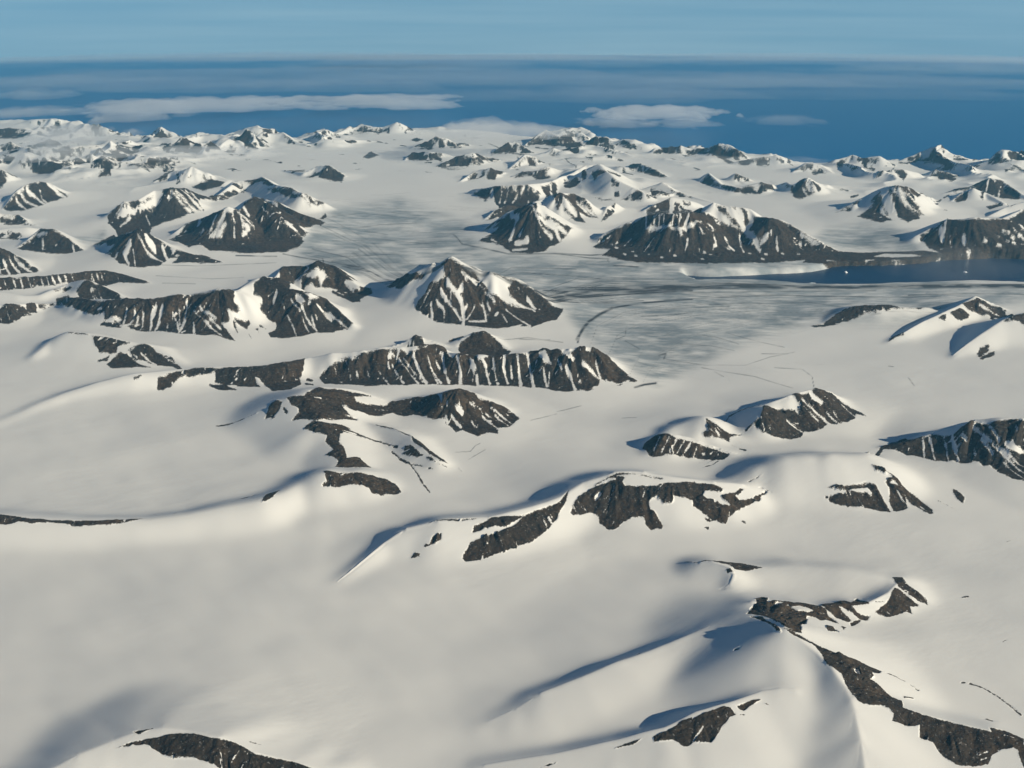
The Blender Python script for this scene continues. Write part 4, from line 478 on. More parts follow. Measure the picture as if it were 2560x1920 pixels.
    ('R', 0, 0, [(-3068,12699),(-2813,12658),(-2749,13234),(-2520,13236),(-2267,13217),(-2128,12871),(-2122,12671),(-2303,12719),(-2354,12624),(-2231,12526),(-2089,12435),(-2258,12279),(-2340,12269),(-2533,12042),(-2766,12142),(-2878,12162),(-2813,12286),(-2854,12392),(-2962,12496)]),
    ('s', 3.12, 0, [(-2683,12661),(-2602,12690)]),
    ('R', 0, 0, [(-3303,12627),(-3205,12702),(-3095,12612),(-3108,12449),(-3170,12309),(-3304,12315),(-3288,12454)]),
    ('r', 2.48, 0, [(-3987,12457),(-3850,12445),(-3677,12474),(-3438,12523)]),
    ('r', 4.96, 0, [(-3051,12442),(-3001,12355)]),
    ('R', 0, 0, [(-2702,11909),(-2596,12037),(-2421,12001),(-2232,12112),(-2116,12039),(-1974,11947),(-2158,11908),(-2207,11821),(-2178,11575),(-2084,11426),(-2022,11154),(-1876,11256),(-1782,11118),(-1678,11070),(-1838,10987),(-2030,10936),(-2122,10960),(-2117,11121),(-2306,11288),(-2215,11360),(-2352,11572),(-2352,11706),(-2533,11792)]),
    ('r', 3.72, 0, [(-2127,11976),(-1996,11930),(-1871,11925),(-1724,11914),(-1469,11710)]),
    ('r', 3.1, 0, [(-1810,12293),(-1551,12108),(-1314,11869)]),
    ('R', 0, 0, [(-1304,11874),(-1128,11638),(-945,11372),(-786,11237),(-896,11253),(-1027,11389),(-1163,11573),(-1257,11697)]),
    ('R', 0, 0, [(-1378,11523),(-1360,11670),(-1295,11651),(-1154,11456),(-1086,11369),(-1188,11356),(-1276,11425)]),
    ('R', 0, 0, [(-1064,11336),(-1001,11313),(-945,11227),(-1018,11255)]),
    ('r', 4.34, 0, [(-1398,11415),(-1263,11280),(-1161,11036),(-1055,10717),(-960,10491)]),
    ('r', 1.86, 0, [(-1523,11619),(-1353,11368)]),
    ('r', 1.86, 0, [(-893,11191),(-741,11148)]),
    ('r', 1.86, 0, [(-1223,11275),(-968,11113)]),
    ('r', 1.86, 0, [(-653,11179),(-610,11110)]),
    ('R', 0, 0, [(-2229,10659),(-2107,10620),(-1919,10632),(-1660,10675),(-1471,10668),(-1348,10581),(-1283,10460),(-1330,10401),(-1509,10336),(-1623,10364),(-1648,10418),(-1762,10440),(-1892,10433),(-2035,10383),(-2186,10399),(-2137,10448)]),
    ('R', 0, 0, [(-2798,10000),(-2804,10288),(-2671,10364),(-2697,10158),(-2743,10032)]),
    ('r', 1.55, 0, [(-3251,10074),(-3164,10221),(-2983,10385)]),
    ('r', 1.55, 0, [(-3741,9831),(-3677,9931)]),
    ('R', 0, 0, [(-10558,19761),(-10027,19758),(-9435,19911),(-8938,20310),(-8577,20429),(-8321,20784),(-7443,20021),(-7706,20008),(-8119,20042),(-8218,19328),(-8673,20113),(-8493,19395),(-9112,19892),(-9233,19690),(-9509,19563),(-9909,19433),(-10189,19335),(-10179,18955)]),
    ('s', 2.08, 0, [(-10042,19655),(-9973,19549)]),
    ('s', 2.08, 0, [(-9936,19724),(-9826,19543)]),
    ('s', 2.08, 0, [(-9777,19729),(-9676,19577)]),
    ('s', 2.08, 0, [(-9662,19723),(-9582,19585)]),
    ('s', 2.08, 0, [(-9523,19742),(-9447,19618)]),
    ('s', 2.08, 0, [(-9420,19779),(-9350,19666)]),
    ('s', 2.08, 0, [(-9337,19826),(-9245,19727)]),
    ('s', 2.08, 0, [(-9233,19886),(-9160,19799)]),
    ('s', 2.08, 0, [(-9134,19966),(-9089,19914)]),
    ('s', 2.08, 0, [(-10207,19613),(-10085,19426)]),
    ('s', 2.08, 0, [(-8677,20184),(-8622,20104)]),
    ('s', 2.08, 0, [(-8592,20227),(-8538,20151)]),
    ('s', 2.08, 0, [(-8525,20280),(-8453,20164)]),
    ('s', 2.08, 0, [(-9047,20074),(-8999,20019)]),
    ('R', 0, 0, [(-9018,19124),(-8900,19379),(-8799,19382),(-8683,19256),(-8701,19207),(-8903,19220)]),
    ('R', 0, 0, [(-8554,19089),(-8427,19315),(-8208,19223),(-8092,19456),(-7622,18885),(-6888,17402),(-7172,17455),(-7723,17781),(-8068,18101)]),
    ('s', 1.82, 0, [(-8250,19041),(-7434,17662)]),
    ('s', 1.82, 0, [(-8138,19099),(-7177,17469)]),
    ('s', 1.82, 0, [(-8231,19087),(-7258,17520)]),
    ('R', 0, 0, [(-9447,17481),(-9284,17502),(-9192,17696),(-9082,17715),(-8942,17765),(-9266,18573),(-8822,17948),(-8772,17753),(-8889,17627),(-8865,17364),(-8965,17130),(-9133,17119),(-9268,17036)]),
    ('s', 2.08, 0, [(-9231,17354),(-9123,17191)]),
    ('s', 2.08, 0, [(-9105,17404),(-9042,17309)]),
    ('r', 4.96, 0, [(-8833,18047),(-8706,18369)]),
    ('R', 0, 0, [(-8856,18825),(-8673,18965),(-7879,17865),(-7520,17564),(-7330,17374),(-7440,17325),(-7273,17202),(-7390,17177),(-7615,17294),(-7820,17523),(-8121,17744),(-8271,17885),(-8619,18277)]),
    ('s', 2.6, 0, [(-8454,18409),(-8329,18117)]),
    ('s', 2.6, 0, [(-8522,18283),(-8401,18073)]),
    ('R', 0, 0, [(-7520,17564),(-7164,17434),(-6573,17425),(-6081,17377),(-5734,17391),(-5187,17252),(-4954,17329),(-4894,17059),(-4773,16986),(-4960,16831),(-4877,16683),(-5037,16642),(-4880,16441),(-4602,15988),(-4848,16100),(-5021,16235),(-5247,16249),(-5465,16332),(-5666,16350),(-5820,16397),(-6140,16519),(-6396,16522),(-6647,16676),(-6820,16854),(-6846,16758),(-7048,16843),(-7249,16923),(-7201,16955),(-6890,16892),(-7037,16995),(-7229,17052),(-7267,17183)]),
    ('s', 4.68, 0, [(-6345,17235),(-6373,16999),(-6249,16504)]),
    ('s', 4.68, 0, [(-6214,17190),(-6203,16906),(-6185,16567)]),
    ('s', 4.68, 0, [(-6008,17066),(-5865,16832),(-5715,16421)]),
    ('s', 4.68, 0, [(-5793,17239),(-5750,16953),(-5715,16421)]),
    ('s', 4.68, 0, [(-5532,16687),(-5450,16397)]),
    ('s', 4.68, 0, [(-6865,17203),(-6833,16896)]),
    ('s', 2.6, 0, [(-6709,17175),(-6677,16957),(-6731,16847)]),
    ('s', 2.6, 0, [(-6545,17103),(-6470,16742)]),
    ('s', 2.6, 0, [(-5910,17126),(-5802,16764)]),
    ('s', 2.6, 0, [(-5621,17145),(-5221,16707),(-5004,16490)]),
    ('s', 2.6, 0, [(-5600,16965),(-5183,16535),(-4866,16167)]),
    ('s', 2.6, 0, [(-6032,16810),(-5925,16374)]),
    ('s', 2.6, 0, [(-5479,16965),(-5141,16733)]),
    ('s', 2.6, 0, [(-7073,17023),(-6860,16985)]),
    ('s', 2.6, 0, [(-6866,16817),(-6531,16847)]),
    ('s', 2.6, 0, [(-6003,17042),(-5977,16927)]),
    ('s', 2.6, 0, [(-6615,17041),(-6601,16889)]),
    ('R', 0, 0, [(-4738,17887),(-4632,18226),(-4422,18220),(-4667,19696),(-4571,19879),(-4264,19983),(-4064,19632),(-4364,19419),(-4055,17736),(-3835,17671),(-3673,17594),(-3396,17657),(-3072,17235),(-2802,16940),(-2895,16773),(-3118,16574),(-3338,16544),(-3540,16423),(-3743,16318),(-3903,16286),(-4119,16259),(-4227,16500),(-4115,16761),(-4189,16975),(-4368,17156),(-4492,17239),(-4518,17515),(-4665,17543)]),
    ('S', 0, 0, [(-3901,17546),(-3802,17489),(-3699,17308),(-3798,17285),(-3899,17443)]),
    ('S', 0, 0, [(-3749,17529),(-3657,17514),(-3488,17518),(-3607,17365)]),
    ('s', 2.6, 0, [(-3971,17424),(-3741,17095),(-3504,16531)]),
    ('s', 2.6, 0, [(-3972,17074),(-3839,16807),(-3700,16385)]),
    ('s', 2.6, 0, [(-3489,17326),(-3208,17158),(-2904,16833)]),
    ('s', 2.6, 0, [(-4132,17406),(-4090,17329)]),
    ('s', 2.6, 0, [(-3631,17328),(-3637,17266)]),
    ('s', 2.6, 0, [(-3365,17239),(-3195,17055)]),
    ('s', 4.68, 0, [(-3769,17283),(-3643,17021),(-3418,16682)]),
    ('s', 4.68, 0, [(-3544,17029),(-3391,16611)]),
    ('s', 4.68, 0, [(-4297,17737),(-4310,17473)]),
    ('R', 0, 0, [(-4835,16753),(-4610,16844),(-4575,16562),(-4705,16644)]),
    ('r', 4.96, 0, [(-4497,16351),(-4418,16188)]),
    ('r', 4.96, 0, [(-4399,16769),(-4260,16650)]),
    ('r', 4.96, 0, [(-4814,16638),(-4701,16391)]),
    ('r', 4.96, 0, [(-4417,16603),(-4358,16464)]),
    ('R', 0, 0, [(-4124,19780),(-3928,19832),(-3694,19964),(-3432,19726),(-3089,19350),(-3310,19328),(-3194,19172),(-2973,19000),(-2876,18311),(-3047,18380),(-3252,18897),(-3480,19135),(-3679,19187),(-3871,19201),(-4065,19204),(-4118,18313),(-4172,19466),(-4064,19632)]),
    ('S', 0, 0, [(-4143,19495),(-3861,19600),(-3532,19509),(-3714,19449),(-3764,19228),(-3863,19383),(-3953,19338)]),
    ('s', 2.08, 0, [(-4146,19906),(-3928,19832)]),
    ('R', 0, 0, [(-4289,22227),(-3665,19987),(-3581,20051),(-3405,19950),(-3147,19731),(-3381,19369),(-3510,19349),(-3730,19563)]),
    ('R', 0, 0, [(-3553,19194),(-3315,18891),(-3179,19046),(-3019,19072),(-2808,19383),(-2713,18797),(-2880,18517),(-3007,18314),(-3217,18665),(-3515,18954)]),
    ('s', 3.12, 0, [(-3227,19181),(-3115,19061)]),
    ('R', 0, 0, [(-6889,15672),(-6677,15639),(-6346,15524),(-6198,15478),(-6338,15415),(-6386,15400),(-6330,15217),(-6499,15251),(-6630,15247),(-6742,15431)]),
    ('R', 0, 0, [(-6601,15084),(-6443,15157),(-6424,15024),(-6580,15026)]),
    ('R', 0, 0, [(-6414,14928),(-6376,15114),(-6314,15250),(-6179,15240),(-5977,15005),(-5810,14890),(-5570,14780),(-5865,14826),(-6080,14784),(-6249,14759)]),
    ('R', 0, 0, [(-6189,15275),(-6084,15364),(-5980,15450),(-5816,15420),(-5724,15280),(-5420,15136),(-4938,14432),(-5340,14858),(-5610,14903),(-5914,15050),(-6030,15092)]),
    ('s', 4.16, 0, [(-5932,15200),(-5610,14903)]),
    ('s', 2.08, 0, [(-5594,15193),(-5222,14891)]),
    ('s', 2.08, 0, [(-6058,15186),(-5988,15126)]),
    ('r', 1.86, 0, [(-7346,15845),(-6979,15737)]),
    ('R', 0, 0, [(-5236,13812),(-5281,14025),(-5146,14145),(-4983,14257),(-4810,14341),(-4548,14379),(-4472,14261),(-4683,14219),(-4854,14124),(-4910,14156),(-5034,14080),(-5065,13920),(-5140,13771)]),
    ('R', 0, 0, [(-4542,14354),(-4085,14409),(-3738,14419),(-3626,14580),(-3421,14568),(-3224,14838),(-3210,14477),(-3220,14247),(-3140,13966),(-3239,13644),(-3481,13655),(-3710,14014),(-3867,14187),(-3734,13909),(-3994,13979),(-4301,14039),(-4455,14073),(-4488,14219)]),
    ('s', 2.08, 0, [(-3864,14172),(-3593,13722)]),
    ('R', 0, 0, [(-4511,14007),(-4301,14039),(-4083,13853),(-4354,13873)]),
    ('R', 0, 0, [(-5613,13945),(-5526,14051),(-5547,13962)]),
    ('r', 4.96, 0, [(-3092,14219),(-3022,14175)]),
    ('r', 4.96, 0, [(-3074,14002),(-2967,13949)]),
    ('R', 0, 0, [(-14264,28063),(-14274,28884),(-14214,29428),(-13987,29899),(-13813,30029),(-13515,30042),(-13159,29829),(-13232,29197),(-13381,28882),(-13471,28330),(-13649,27908),(-13988,27857)]),
    ('s', 3.64, 0, [(-14156,28681),(-13656,28126)]),
    ('s', 3.64, 0, [(-14119,28933),(-13463,28419)]),
    ('s', 3.64, 0, [(-14116,29335),(-13766,29142),(-13319,28621)]),
    ('s', 3.64, 0, [(-13741,29325),(-13347,28799)]),
    ('s', 3.64, 0, [(-13816,30028),(-13179,29644)]),
    ('s', 3.64, 0, [(-14375,28995),(-14212,29305)]),
    ('R', 0, 4, [(-13576,26123),(-13388,26089),(-13038,26365),(-12556,25907),(-12235,25738),(-12618,25843),(-12880,25862),(-13302,25867)]),
    ('R', 0, 0, [(-11574,23039),(-11432,23357),(-11272,23771),(-10858,23540),(-10446,23327),(-9916,22879),(-10142,22688),(-10267,22627),(-10377,22621),(-10643,22639),(-10955,22671),(-11244,22814)]),
    ('s', 3.12, 0, [(-11000,23215),(-10891,22893)]),
    ('s', 3.12, 0, [(-11271,23558),(-10978,23440)]),
    ('s', 4.68, 0, [(-10230,23018),(-10005,22542)]),
    ('R', 0, 4, [(-12695,24454),(-12395,24494),(-12094,24440),(-11944,23928),(-12348,24195),(-12554,24124)]),
    ('R', 0, 0, [(-11342,21456),(-11142,21472),(-10898,21513),(-10535,21295),(-10172,21060),(-10156,20935),(-10448,20741),(-10691,20678),(-10985,20577)]),
    ('s', 4.16, 0, [(-10951,21145),(-10630,20692)]),
    ('s', 4.16, 0, [(-10861,21256),(-10489,20836)]),
    ('s', 4.16, 0, [(-11101,21189),(-10857,20744)]),
    ('s', 2.6, 0, [(-10787,21332),(-10352,20993)]),
    ('s', 2.6, 0, [(-10681,21222),(-10248,20911)]),
    ('R', 0, 0, [(-9943,23479),(-9937,24761),(-8761,22568),(-8458,22495),(-8198,22636),(-7743,22317),(-7365,22129),(-7049,22382),(-6410,21776),(-6980,21634),(-7479,21516),(-7441,21995),(-7607,21821),(-7645,21260),(-8028,21147),(-8247,21173),(-8526,21368),(-8777,21677),(-9146,22176),(-9076,22536),(-9478,22969)]),
    ('s', 7.28, 0, [(-8524,22080),(-8569,21780),(-8348,21368)]),
    ('s', 7.28, 0, [(-8210,22253),(-8002,22092)]),
    ('s', 7.28, 0, [(-7876,22262),(-7607,21706)]),
    ('s', 7.28, 0, [(-7638,22197),(-7485,22733)]),
    ('s', 3.12, 0, [(-8383,22240),(-8129,21929),(-7674,21577)]),
    ('s', 3.12, 0, [(-8408,21913),(-8178,21280)]),
    ('s', 3.12, 0, [(-8767,21870),(-8745,21584)]),
    ('R', 0, 0, [(-8253,23721),(-8062,24591),(-7750,24669),(-7450,24650),(-7186,24456),(-6845,24105),(-6675,24639),(-6684,25025),(-6469,25360),(-6121,25061),(-5756,24430),(-5347,24091),(-5113,24044),(-4969,23679),(-4987,23161),(-5234,22703),(-6105,22446),(-6929,22621),(-7294,23119),(-7498,22901),(-7872,23379)]),
    ('S', 0, 0, [(-7052,24278),(-6842,24261),(-6711,24330),(-6712,24019),(-6911,24044)]),
    ('s', 3.12, 0, [(-7130,24098),(-7149,23658),(-7183,23537)]),
    ('s', 3.12, 0, [(-6653,24391),(-6452,23831),(-6300,23815),(-6386,23489)]),
    ('s', 3.12, 0, [(-6636,24184),(-6222,23982)]),
    ('s', 3.12, 0, [(-6715,24030),(-6624,23762),(-6563,23431)]),
    ('s', 3.12, 0, [(-6740,24901),(-6455,24501)]),
    ('s', 3.12, 0, [(-6150,24794),(-5710,24180)]),
    ('s', 3.12, 0, [(-7382,23773),(-7392,23575)]),
    ('s', 4.68, 0, [(-6895,23965),(-6987,23636),(-7057,23412)]),
    ('s', 4.68, 0, [(-7677,24549),(-7691,24346)]),
    ('s', 4.68, 0, [(-6809,23730),(-6978,23405)]),
    ('R', 0, 4, [(-8549,30925),(-8257,30941),(-8024,30555),(-8299,30074),(-8432,29129),(-8782,28601),(-8602,29437),(-8457,29970)]),
    ('R', 0, 0, [(-8221,31010),(-7971,31240),(-7666,31047),(-6811,29214),(-7186,29790),(-7712,30791)]),
    ('R', 0, 0, [(-7164,29470),(-6398,28611),(-5738,27601),(-5455,27466),(-5155,27483),(-5501,27194),(-5902,27494),(-6377,28017),(-6908,28961)]),
    ('R', 0, 0, [(-6728,26883),(-6169,26321),(-5725,25770),(-5202,25608),(-5044,27028),(-4950,26729),(-4957,25595),(-5057,24792),(-5323,24175),(-5651,24293),(-6086,24903)]),
    ('s', 5.2, 0, [(-7058,28973),(-6223,27702),(-5692,27003),(-4976,26148)]),
    ('s', 5.2, 0, [(-6508,25389),(-6498,26638),(-6118,26059)]),
    ('s', 3.12, 0, [(-5734,24308),(-5315,24122),(-5080,24075)]),
    ('s', 3.12, 0, [(-6048,27271),(-5192,26628)]),
    ('s', 3.12, 0, [(-6087,27981),(-5513,27277)]),
    ('R', 0, 5, [(-6513,25380),(-6170,26319),(-5748,26262),(-5409,26636),(-4814,25829),(-4846,24964),(-4999,24051),(-5340,23810),(-5676,23978)]),
    ('R', 0, 0, [(-10650,26286),(-10449,26519),(-10253,26612),(-9971,26790),(-9865,26710),(-10101,26503),(-10319,26370),(-10433,26165),(-10154,26089),(-9922,26440),(-9666,26713),(-9500,27061),(-9485,27509),(-9260,27516),(-9225,28354),(-8961,28773),(-8991,30103),(-8583,29546),(-8510,28912),(-8782,28601),(-8587,27491),(-8376,27160),(-8597,26869),(-8783,26316),(-9071,25869),(-9231,25447),(-8413,22484),(-8907,22779),(-10171,25403),(-10468,25820)]),
    ('s', 2.6, 0, [(-9227,27240),(-8631,26840)]),
    ('s', 2.6, 0, [(-9115,27316),(-8488,26939)]),
    ('s', 2.6, 0, [(-9127,27761),(-8410,27129)]),
    ('s', 2.6, 0, [(-9113,28125),(-8401,27421)]),
    ('s', 2.6, 0, [(-9019,28243),(-8587,27779)]),
    ('s', 2.6, 0, [(-9650,26355),(-9365,25730)]),
    ('s', 2.6, 0, [(-10002,26136),(-10056,25548)]),
    ('R', 0, 0, [(-9902,26693),(-9673,27217),(-9769,26804)]),
    ('R', 0, 6, [(-11568,32568),(-11845,34541),(-11700,35156),(-11063,32519),(-11255,32272)]),
    ('R', 0, 0, [(-10767,32539),(-10666,32441),(-10406,31736),(-10542,31760)]),
    ('R', 0, 0, [(-10557,32333),(-10380,32071),(-10345,31802)]),
    ('R', 0, 0, [(-10313,32122),(-10187,32089),(-10218,31930)]),
    ('R', 0, 0, [(-9953,31380),(-9766,32018),(-9604,32202),(-9023,31715),(-9295,31023),(-9504,30871)]),
    ('R', 0, 0, [(-13100,34590),(-12493,34740),(-12186,35163),(-11760,35269),(-11879,34650),(-12148,35105),(-12589,34375)]),
    ('R', 0, 0, [(-6863,33456),(-6475,33740),(-6105,33871),(-5532,33551),(-5503,32668),(-5855,32888),(-6151,33075),(-6459,33314)]),
    ('r', 3.72, 0, [(-7850,35059),(-7186,35110)]),
    ('R', 0, 5, [(-14912,36733),(-14714,38092),(-13274,35618),(-13450,35592),(-14121,36144),(-14513,36300)]),
    ('R', 0, 0, [(-15182,35801),(-14748,35748),(-13820,34509),(-13298,34526),(-13559,34515),(-13276,33505),(-13653,33363),(-13636,33941),(-14245,34399),(-13801,34422),(-14703,35598)]),
    ('R', 0, 0, [(-16545,35063),(-15884,34893),(-15121,34912),(-15377,34696),(-15235,33712),(-16409,34713)]),
    ('R', 0, 0, [(-17056,35122),(-16759,35119),(-16569,35044),(-16767,34949)]),
    ('R', 0, 0, [(-16591,32669),(-16296,32688),(-16092,32967),(-16232,32524),(-15974,31674),(-16066,31436)]),
    ('R', 0, 5, [(-12358,37677),(-12503,38590),(-12275,38658),(-11742,38258),(-11661,37538),(-12044,38023),(-12001,37467)]),
    ('R', 0, 0, [(-11014,38928),(-10908,39510),(-10642,39411),(-10653,38720)]),
    ('R', 0, 0, [(-10656,40922),(-10519,40908),(-10295,40352),(-9686,39854),(-9967,39482),(-10345,39495)]),
    ('R', 0, 0, [(-9472,42539),(-8950,41879),(-9080,41843),(-9388,42256)]),
    ('R', 0, 0, [(-8935,43814),(-8215,43003),(-7559,41582),(-8168,42720)]),
    ('R', 0, 0, [(-20029,42859),(-18631,41212),(-18569,41830),(-18425,41845),(-17478,38739),(-18020,39696),(-18260,39106)]),
    ('R', 0, 0, [(-16932,35454),(-18408,38881),(-17992,38271)]),
    ('R', 0, 5, [(-20273,40518),(-19936,40665),(-19450,40392),(-19186,39013)]),
    ('R', 0, 0, [(-16671,38463),(-16319,38674),(-15281,35762)]),
    ('R', 0, 3, [(-24799,48637),(-22340,45816),(-21225,45559),(-20688,46522),(-19016,45457),(-18625,45504),(-19869,45677),(-21532,44574),(-22895,44751)]),
    ('R', 0, 4, [(-18682,45683),(-18381,45858),(-17813,45639),(-18177,45427)]),
    ('R', 0, 0, [(-16043,45105),(-15050,43888),(-15531,44423)]),
    ('R', 0, 0, [(-7174,45506),(-6930,45866),(-6763,46264),(-6350,45865),(-6116,45714),(-5758,45745),(-5820,45038),(-6238,45522),(-6513,45418)]),
    ('R', 0, 0, [(-5758,45745),(-5464,45741),(-5443,45523)]),
    ('R', 0, 0, [(-7668,43755),(-7307,45437),(-7224,45344),(-7544,43825)]),
    ('R', 0, 0, [(-3949,40964),(-3686,42491),(-3105,41088),(-3024,40806),(-3250,40343)]),
    ('R', 0, 0, [(-3051,41287),(-2895,40815),(-2699,40784),(-2783,41142)]),
    ('R', 0, 0, [(-2730,41379),(-2452,41011),(-2255,40966),(-2205,42567),(-1934,42575),(-1788,42306),(-2063,41046)]),
    ('R', 0, 0, [(-4344,43736),(-4132,44474),(-3763,43835),(-4014,43140)]),
    ('R', 0, 5, [(-3890,37700),(-3914,39874),(-3062,37979),(-2604,38348),(-2697,37869),(-3027,37430),(-3636,37541)]),
    ('R', 0, 5, [(-2681,35929),(-2235,36226),(-1951,36393),(-1427,36389),(-983,37100),(-337,37689),(-740,36706),(-1072,36039),(-1471,35926),(-1730,35265),(-2064,35167),(-2367,35502)]),
    ('R', 0, 6, [(-352,39501),(-38,40001),(469,39810),(839,39289),(335,38883),(25,39288),(-163,39398)]),
    ('R', 0, 0, [(545,36270),(779,36376),(858,35941),(654,35798)]),
    ('R', 0, 0, [(-6,35479),(253,35908),(488,36367),(194,35705)]),
    ('R', 0, 0, [(626,41899),(1103,42415),(1444,42597),(1627,42018),(1953,41877),(2503,42187),(2827,41994),(2774,39287),(2145,40348),(1938,41476),(1733,41266),(1290,41850)]),
    ('R', 0, 4, [(3020,41901),(3397,41669),(3893,41251),(4101,40667),(3682,38944),(3256,41493)]),
    ('R', 0, 0, [(1387,38841),(1579,39032),(1812,38639),(1502,38588)]),
    ('r', 1.86, 0, [(1973,38130),(2949,37390)]),
    ('r', 1.86, 0, [(2006,37600),(2247,35606)]),
    ('r', 1.86, 0, [(3500,37562),(4085,37370)]),
    ('r', 1.86, 0, [(-988,42615),(-165,40001)]),
    ('r', 1.86, 0, [(947,41318),(1452,40732)]),
    ('r', 3.1, 0, [(-788,39228),(-415,39480)]),
    ('r', 3.1, 0, [(209,38476),(373,36496)]),
    ('R', 0, 6, [(-5631,38510),(-5532,40095),(-5071,38954),(-5389,38083)]),
    ('R', 0, 6, [(-1463,32956),(-1217,33562),(-782,33421),(-1094,33010)]),
    ('R', 0, 0, [(-729,33419),(-542,35231),(-254,34396),(-559,32758),(-931,32867)]),
    ('R', 0, 0, [(21,33370),(345,33623),(825,33381),(1148,33438),(1358,33283),(1014,32479),(713,33082),(503,33320)]),
    ('R', 0, 0, [(-1172,30076),(-1004,30190),(-315,29564),(115,29613),(451,29737),(642,29683),(831,29525),(584,26906),(218,24843),(-447,28706),(-551,29334),(-781,29011)]),
    ('s', 2.6, 0, [(-123,29377),(-215,28784)]),
    ('s', 2.6, 0, [(-313,29287),(-355,28782)]),
    ('s', 2.6, 0, [(161,29363),(19,28797)]),
    ('s', 2.6, 0, [(354,29630),(256,29312)]),
    ('s', 2.6, 0, [(497,29639),(339,24860)]),
    ('s', 5.2, 0, [(-576,29422),(-684,28902)]),
    ('R', 0, 0, [(846,30171),(1158,30730),(1149,26906),(981,29729)]),
    ('R', 0, 0, [(1184,30753),(1367,30969),(1235,26912)]),
    ('R', 0, 0, [(1612,31389),(1994,31494),(2105,30813),(1747,30556),(1586,30820)]),
    ('R', 0, 0, [(2175,32726),(2287,31774),(2273,31142),(2171,31098)]),
    ('R', 0, 0, [(2474,31196),(2677,31274),(2888,30813),(2643,30807),(2477,30517)]),
    ('R', 0, 0, [(2918,31157),(3336,31254),(2939,30831)]),
    ('R', 0, 0, [(2221,29568),(3075,28997),(2560,29027)]),
    ('r', 3.72, 0, [(2975,30098),(3144,29812)]),
    ('r', 3.72, 0, [(3026,29511),(3112,29412)]),
    ('R', 0, 0, [(3995,35171),(4221,35457),(4459,35086),(4857,34271),(5172,33731),(4892,33655),(4395,34489),(4053,34922)]),
    ('s', 2.6, 0, [(4359,35187),(4296,34838)]),
    ('s', 2.6, 0, [(4479,35017),(4479,34508)]),
    ('r', 3.1, 0, [(3814,34759),(4071,34060)]),
    ('R', 0, 0, [(3162,29165),(3431,29284),(3665,29512),(3804,29269),(3729,28982),(3450,28992)]),
    ('R', 0, 6, [(3875,29259),(4200,30446),(4772,29990),(4280,29570),(3867,28961)]),
    ('R', 0, 0, [(4609,30630),(4850,30210),(5315,29674),(4829,30050)]),
    ('R', 0, 6, [(3704,27636),(4050,27918),(4441,28155),(3476,23398),(3277,23568)]),
    ('R', 0, 6, [(4530,28143),(4979,28045),(4604,24112),(4076,23318),(3882,23306)]),
    ('R', 0, 0, [(-820,24275),(-429,24755),(-184,24562),(137,24770),(299,24868),(627,26871),(601,24010),(912,23897),(1224,23827),(1476,24104),(1293,23593),(1124,23254),(879,22794),(718,22425),(348,22412),(-22,22441),(-250,22986),(-797,23516),(-575,24014),(-341,24257),(-583,24387)]),
    ('s', 7.28, 0, [(-24,24639),(133,24061)]),
    ('s', 7.28, 0, [(91,23040),(359,23197)]),
    ('s', 4.16, 0, [(133,24045),(15,23639),(-61,23301)]),
    ('s', 4.16, 0, [(637,23839),(1024,23688),(1127,23329)]),
    ('s', 4.16, 0, [(15,22603),(352,22696)]),
    ('s', 2.6, 0, [(337,24660),(672,23626),(935,23339)]),
    ('s', 2.6, 0, [(910,23803),(1295,23650)]),
    ('s', 2.6, 0, [(-385,24575),(-581,24286)]),
    ('s', 2.6, 0, [(-488,23550),(-367,23256)]),
    ('R', 0, 0, [(-711,26250),(-462,26788),(-160,27402),(-105,24758),(-374,26703),(-541,26327)]),
    ('R', 0, 0, [(1071,27123),(1410,26908),(1704,27436),(1993,27080),(2290,26289),(2113,26226),(1779,26399),(1911,25758),(1664,25861),(1344,26310),(1174,26369)]),
    ('s', 5.2, 0, [(1352,26540),(1684,26238)]),
    ('s', 2.08, 0, [(1726,27018),(2125,26391)]),
    ('s', 2.08, 0, [(1856,26975),(2215,26431)]),
    ('R', 0, 6, [(2330,25990),(2632,27274),(2861,27812),(2755,27126),(2454,26190)]),
    ('R', 0, 0, [(1865,22901),(2043,23262),(2283,23441),(2867,23582),(3141,23683),(3543,23291),(3909,23217),(4537,24606),(4597,23629),(4833,24136),(4978,24051),(5210,24032),(5531,24065),(5694,23870),(5793,23783),(6067,23495),(6275,23535),(6564,23424),(6801,23118),(7107,22810),(7403,22609),(7117,22258),(6490,21841),(5343,21571),(4376,21387),(3323,21465),(2628,21606),(2036,22228),(2258,22660)]),
    ('S', 0, 0, [(4618,23983),(4880,24185),(4926,23961),(5152,23661),(5313,23454),(5133,23536),(4883,23670),(4690,23710)]),
    ('S', 0, 0, [(3073,23059),(3292,23026),(3504,22938),(3853,22768),(4267,23052),(4439,23153),(4161,22818),(3842,22682),(3488,22802),(3132,22915)]),
    ('s', 3.12, 0, [(3532,23197),(3501,22915)]),
    ('s', 3.12, 0, [(3323,23324),(3292,23026)]),
    ('s', 3.12, 0, [(3169,23589),(3107,23038)]),
    ('s', 3.12, 0, [(3751,23160),(3678,22858)]),
    ('s', 3.12, 0, [(3902,23162),(3818,22793)]),
    ('s', 3.12, 0, [(4649,23002),(4639,22466),(4532,22263)]),
    ('s', 3.12, 0, [(3983,22444),(3891,22159)]),
    ('s', 3.12, 0, [(4942,22985),(5036,22369)]),
    ('s', 3.12, 0, [(5330,23192),(5251,22328)]),
    ('s', 3.12, 0, [(5923,22933),(5706,22737)]),
    ('s', 3.12, 0, [(6720,23086),(7088,22728)]),
    ('s', 3.12, 0, [(3427,23256),(3400,22994)]),
    ('s', 5.2, 0, [(4089,23138),(3986,22914)]),
    ('s', 5.2, 0, [(5408,24038),(5515,23745)]),
    ('s', 5.2, 0, [(6078,22758),(6055,22451)]),
